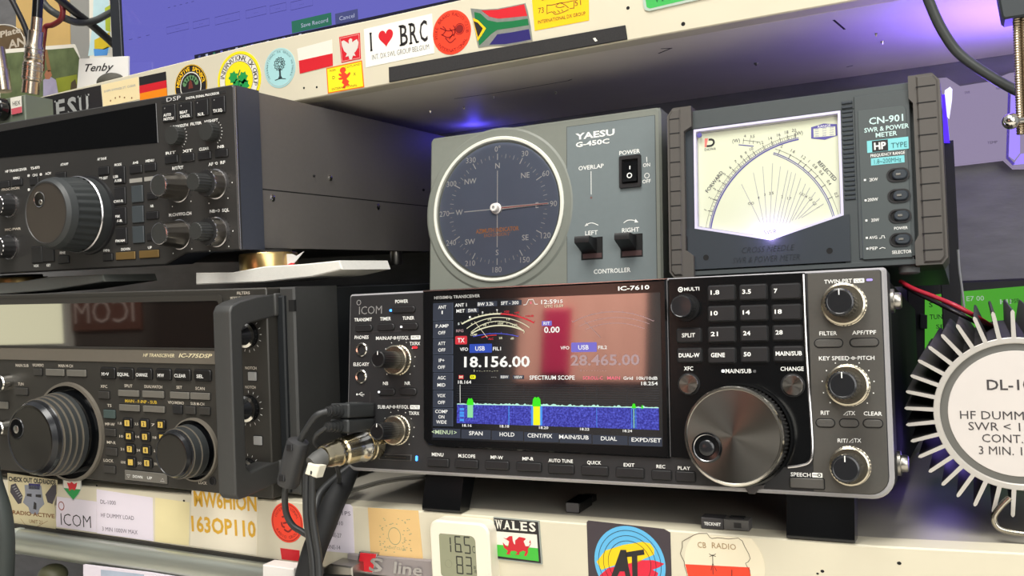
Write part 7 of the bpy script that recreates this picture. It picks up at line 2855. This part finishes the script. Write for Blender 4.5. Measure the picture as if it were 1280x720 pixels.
# ================================================================ below the lower shelf
FR_ = Pan((0, -14, -90))
rail = thing('metal_rail', 'aluminium rail running below the lower shelf at the bottom left', 'rail', FR_)
RAILM = mat('brushed_rail', (178, 182, 172), 0.36, 0.7, 0.08, 200, stretch=(0.2, 1, 6))
FRr = Pan((0, -14, -90))
_r0, _r1 = FRr.P(40, 663), FRr.P(320, 703)
FRr = Pan((0, -14, -90), (_r1[0] - _r0[0], 0, _r1[1] - _r0[1]), (0, 0, 1))
rail.matrix_world = FRr.mat4()
u0 = FRr.P(12, 675)[0]
vt = FRr.P(60, 671.5)[1]
vbm = FRr.P(60, 703)[1]
hh = vt - vbm
b = B()
prof = []
for k in range(13):
    a = math.radians(100 - 200 * k / 12)
    prof.append((-8 + 10 * math.cos(a) * 0.8, (vt + vbm) / 2 + hh / 2 * math.sin(a)))
prof += [(-20, vbm + 1), (-20, vt - 1)]
b.side(prof, u0, FRr.P(345, 700)[0], RAILM)
b.build('rail_profile', rail)
b = B()
b.side([(w * 1.02 + 0.2, vt / 2 + vbm / 2 + (v - (vt + vbm) / 2) * 1.04) for w, v in prof], u0 - 4, u0 + 2.5, mat('bright_end_cap', (206, 212, 204), 0.3, 0.5, 0.04))
b.build('end_cap', rail)
b = B()
FG = Pan((0, -2, -70), (_r1[0] - _r0[0], 0, _r1[1] - _r0[1]), (0, 0, 1))
q = FG.T([(16, 657), (320, 700), (400, 712), (400, 718), (320, 708), (24, 664)])
b.poly(rect(FG.P(14, 660)[0], FG.P(170, 686)[1], FG.P(345, 700)[0], FG.P(170, 676.2)[1]), -30, 0, mat('dark_gap_strip', (40, 38, 34), 0.7))  # dark strip put in for the shade of the gap
b.build('batten', None, FG, 'dark batten in the gap between the lower shelf and the metal rail', 'batten')
b = B()
FN = Pan((0, -60, 0))
b.tube([FN.P3(x, y, 0) for x, y in ((-16, 560), (-10, 600), (2, 640), (6, 680), (4, 740), (2, 780))], 7.0, mat('dark_blurred_hose', (52, 58, 56), 0.6), 16, 8)
b.build('hose', None, FN, 'dark grey hose at the bottom left picture edge', 'hose')
FW_ = Pan((0, -16, -160))
b = B()
b.poly(FW_.T([(104, 706), (186, 716), (260, 728), (260, 770), (104, 770)]), -2, 0, S_LILAC)
b.flat(FW_.T([(126, 712), (180, 718), (180, 760), (126, 760)], 0.1), 0.12, mat('paper_blue_print', (168, 180, 198), 0.5, 0, 0.2, 60))
b.build('paper_sheet', None, FW_, 'white paper sheet hanging below the metal rail', 'paper')
FW2 = Pan((0, -22, -130))
b = B()
b.poly(FW2.T([(328, 706), (367, 711), (369, 760), (328, 760)]), -12, 0, mat('white_block_plastic', (222, 218, 214), 0.5), 0.6)
b.build('power_plug', None, FW2, 'white plastic block below the shelf, left of the hanging cables', 'plug')
FW3 = Pan((0, -16, -130))
b = B()
b.poly(FW3.T([(404, 710), (412, 705), (440, 709), (441, 745), (404, 745)]), -14, 0, STEEL, 0.8)
b.flat(FW3.T([(404, 717), (440, 719), (440, 723), (404, 721)], 0.1), 0.15, HOLE)
b.build('steel_bracket', None, FW3, 'steel bracket below the shelf just right of the hanging cables', 'bracket')
FW4 = Pan((0, -20, -130))
b = B()
q = FW4.P(38, 728)
b.ball((q[0], q[1], -20), 11, mat('olive_cap', (84, 84, 62), 0.5), 20, 1.1, 0.8, 1)
b.build('round_cap', None, FW4, 'olive round cap at the very bottom left below the rail', 'cap')

# ================================================================ the room and added cloths behind the camera, seen only as reflections
sgn = [bounce(F5, x, y, ROOMY + 12) for x, y in ((90, 372), (174, 368), (172, 412), (90, 415))]
us = [-p.x for p in sgn]
vs_ = [p.z for p in sgn]
FSG = Pan((0, ROOMY + 12, 0), (-1, 0, 0), (0, 0, 1))
ua, ub = min(us), max(us)
va, vb = min(vs_), max(vs_)
sg = thing('wall_sign', 'brown wall sign with pale rounded letters behind the camera, seen mirrored in the wide display', 'sign', FSG)
b = B()
b.poly(rect(ua, va, ub, vb + 60), -10, 0, mat('brown_sign_board', (104, 62, 48), 0.6), 4)
b.build('sign_board', sg)
b = B()
b.text('ICOM', (ua + ub) / 2, (va + vb) / 2 + (vb - va) * 0.05, (vb - va) * 0.62, mat('pale_sign_letter', (214, 190, 178), 0.5), 4, (ub - ua) * 0.86, 'c', 0, -0.01)
b.build('sign_lettering', sg)
wn = [bounce(F5, x, y, ROOMY + 6) for x, y in ((-150, 378), (84, 380), (84, 415), (-150, 418))]
uw = [-p.x for p in wn]
FWN = Pan((0, ROOMY + 6, 0), (-1, 0, 0), (0, 0, 1))
b = B()
ua2, ub2 = min(uw), max(uw)
va2 = va - 30
E_WIN = emat('daylight_window', (250, 244, 205), 3.2)
b.poly(rect(ub + 25, va - 38, ub + 1500, vb + 30), -6, 0, E_WIN)
b.ring(rect(ub + 5, va - 58, ub + 1520, vb + 50), rect(ub + 25, va - 38, ub + 1500, vb + 30), -6, 20, S_WHITE)
b.build('window_1', None, FWN, kind='structure')
red = [bounce(F1, x, y, ROOMY + 30) for x, y in ((678, 395), (712, 400), (706, 450), (676, 440))]
FRD = Pan((0, ROOMY + 30, 0), (-1, 0, 0), (0, 0, 1))
b = B()
ur = [-p.x for p in red]
vr = [p.z for p in red]
b.poly(rect(min(ur), min(vr) - 40, max(ur), max(vr) + 20), -25, 0, mat('red_towel', (206, 24, 84), 0.8), 8)  # added cloth, sized to give the red patch mirrored in the screen
b.build('wall_hanging', None, FRD, 'red cloth hanging on the wall behind the camera, seen only in the screen', 'cloth')
pk = [bounce(F1, x, y, ROOMY + 18) for x, y in ((650, 372), (806, 368), (806, 476), (650, 476))]
FPK = Pan((0, ROOMY + 18, 0), (-1, 0, 0), (0, 0, 1))
up_, vp_ = [-p.x for p in pk], [p.z for p in pk]
b = B()
PKM = mat('peach_curtain_cloth', (236, 176, 156), 0.85, 0, 0.12, 6)  # added sheet, gives the screen its peach reflection of a person
n_ = 40
vs = []
for k in range(n_ + 1):
    uu = min(up_) + (max(up_) - min(up_)) * k / n_
    w_ = -5 + 2.0 * math.sin(k * 0.7)
    vs += [(uu, min(vp_), w_), (uu, max(vp_) + 60, w_)]
b.add(vs, [[2 * k, 2 * k + 2, 2 * k + 3, 2 * k + 1] for k in range(n_)], PKM)
b.build('curtain', None, FPK, 'peach curtain on the wall behind the camera, seen only as a reflection in the screen', 'curtain')
print('CURTAIN', min(up_), max(up_), min(vp_), max(vp_), 'RED', min(ur), max(ur), min(vr), max(vr), 'SIGN', ua, ub, va, vb)
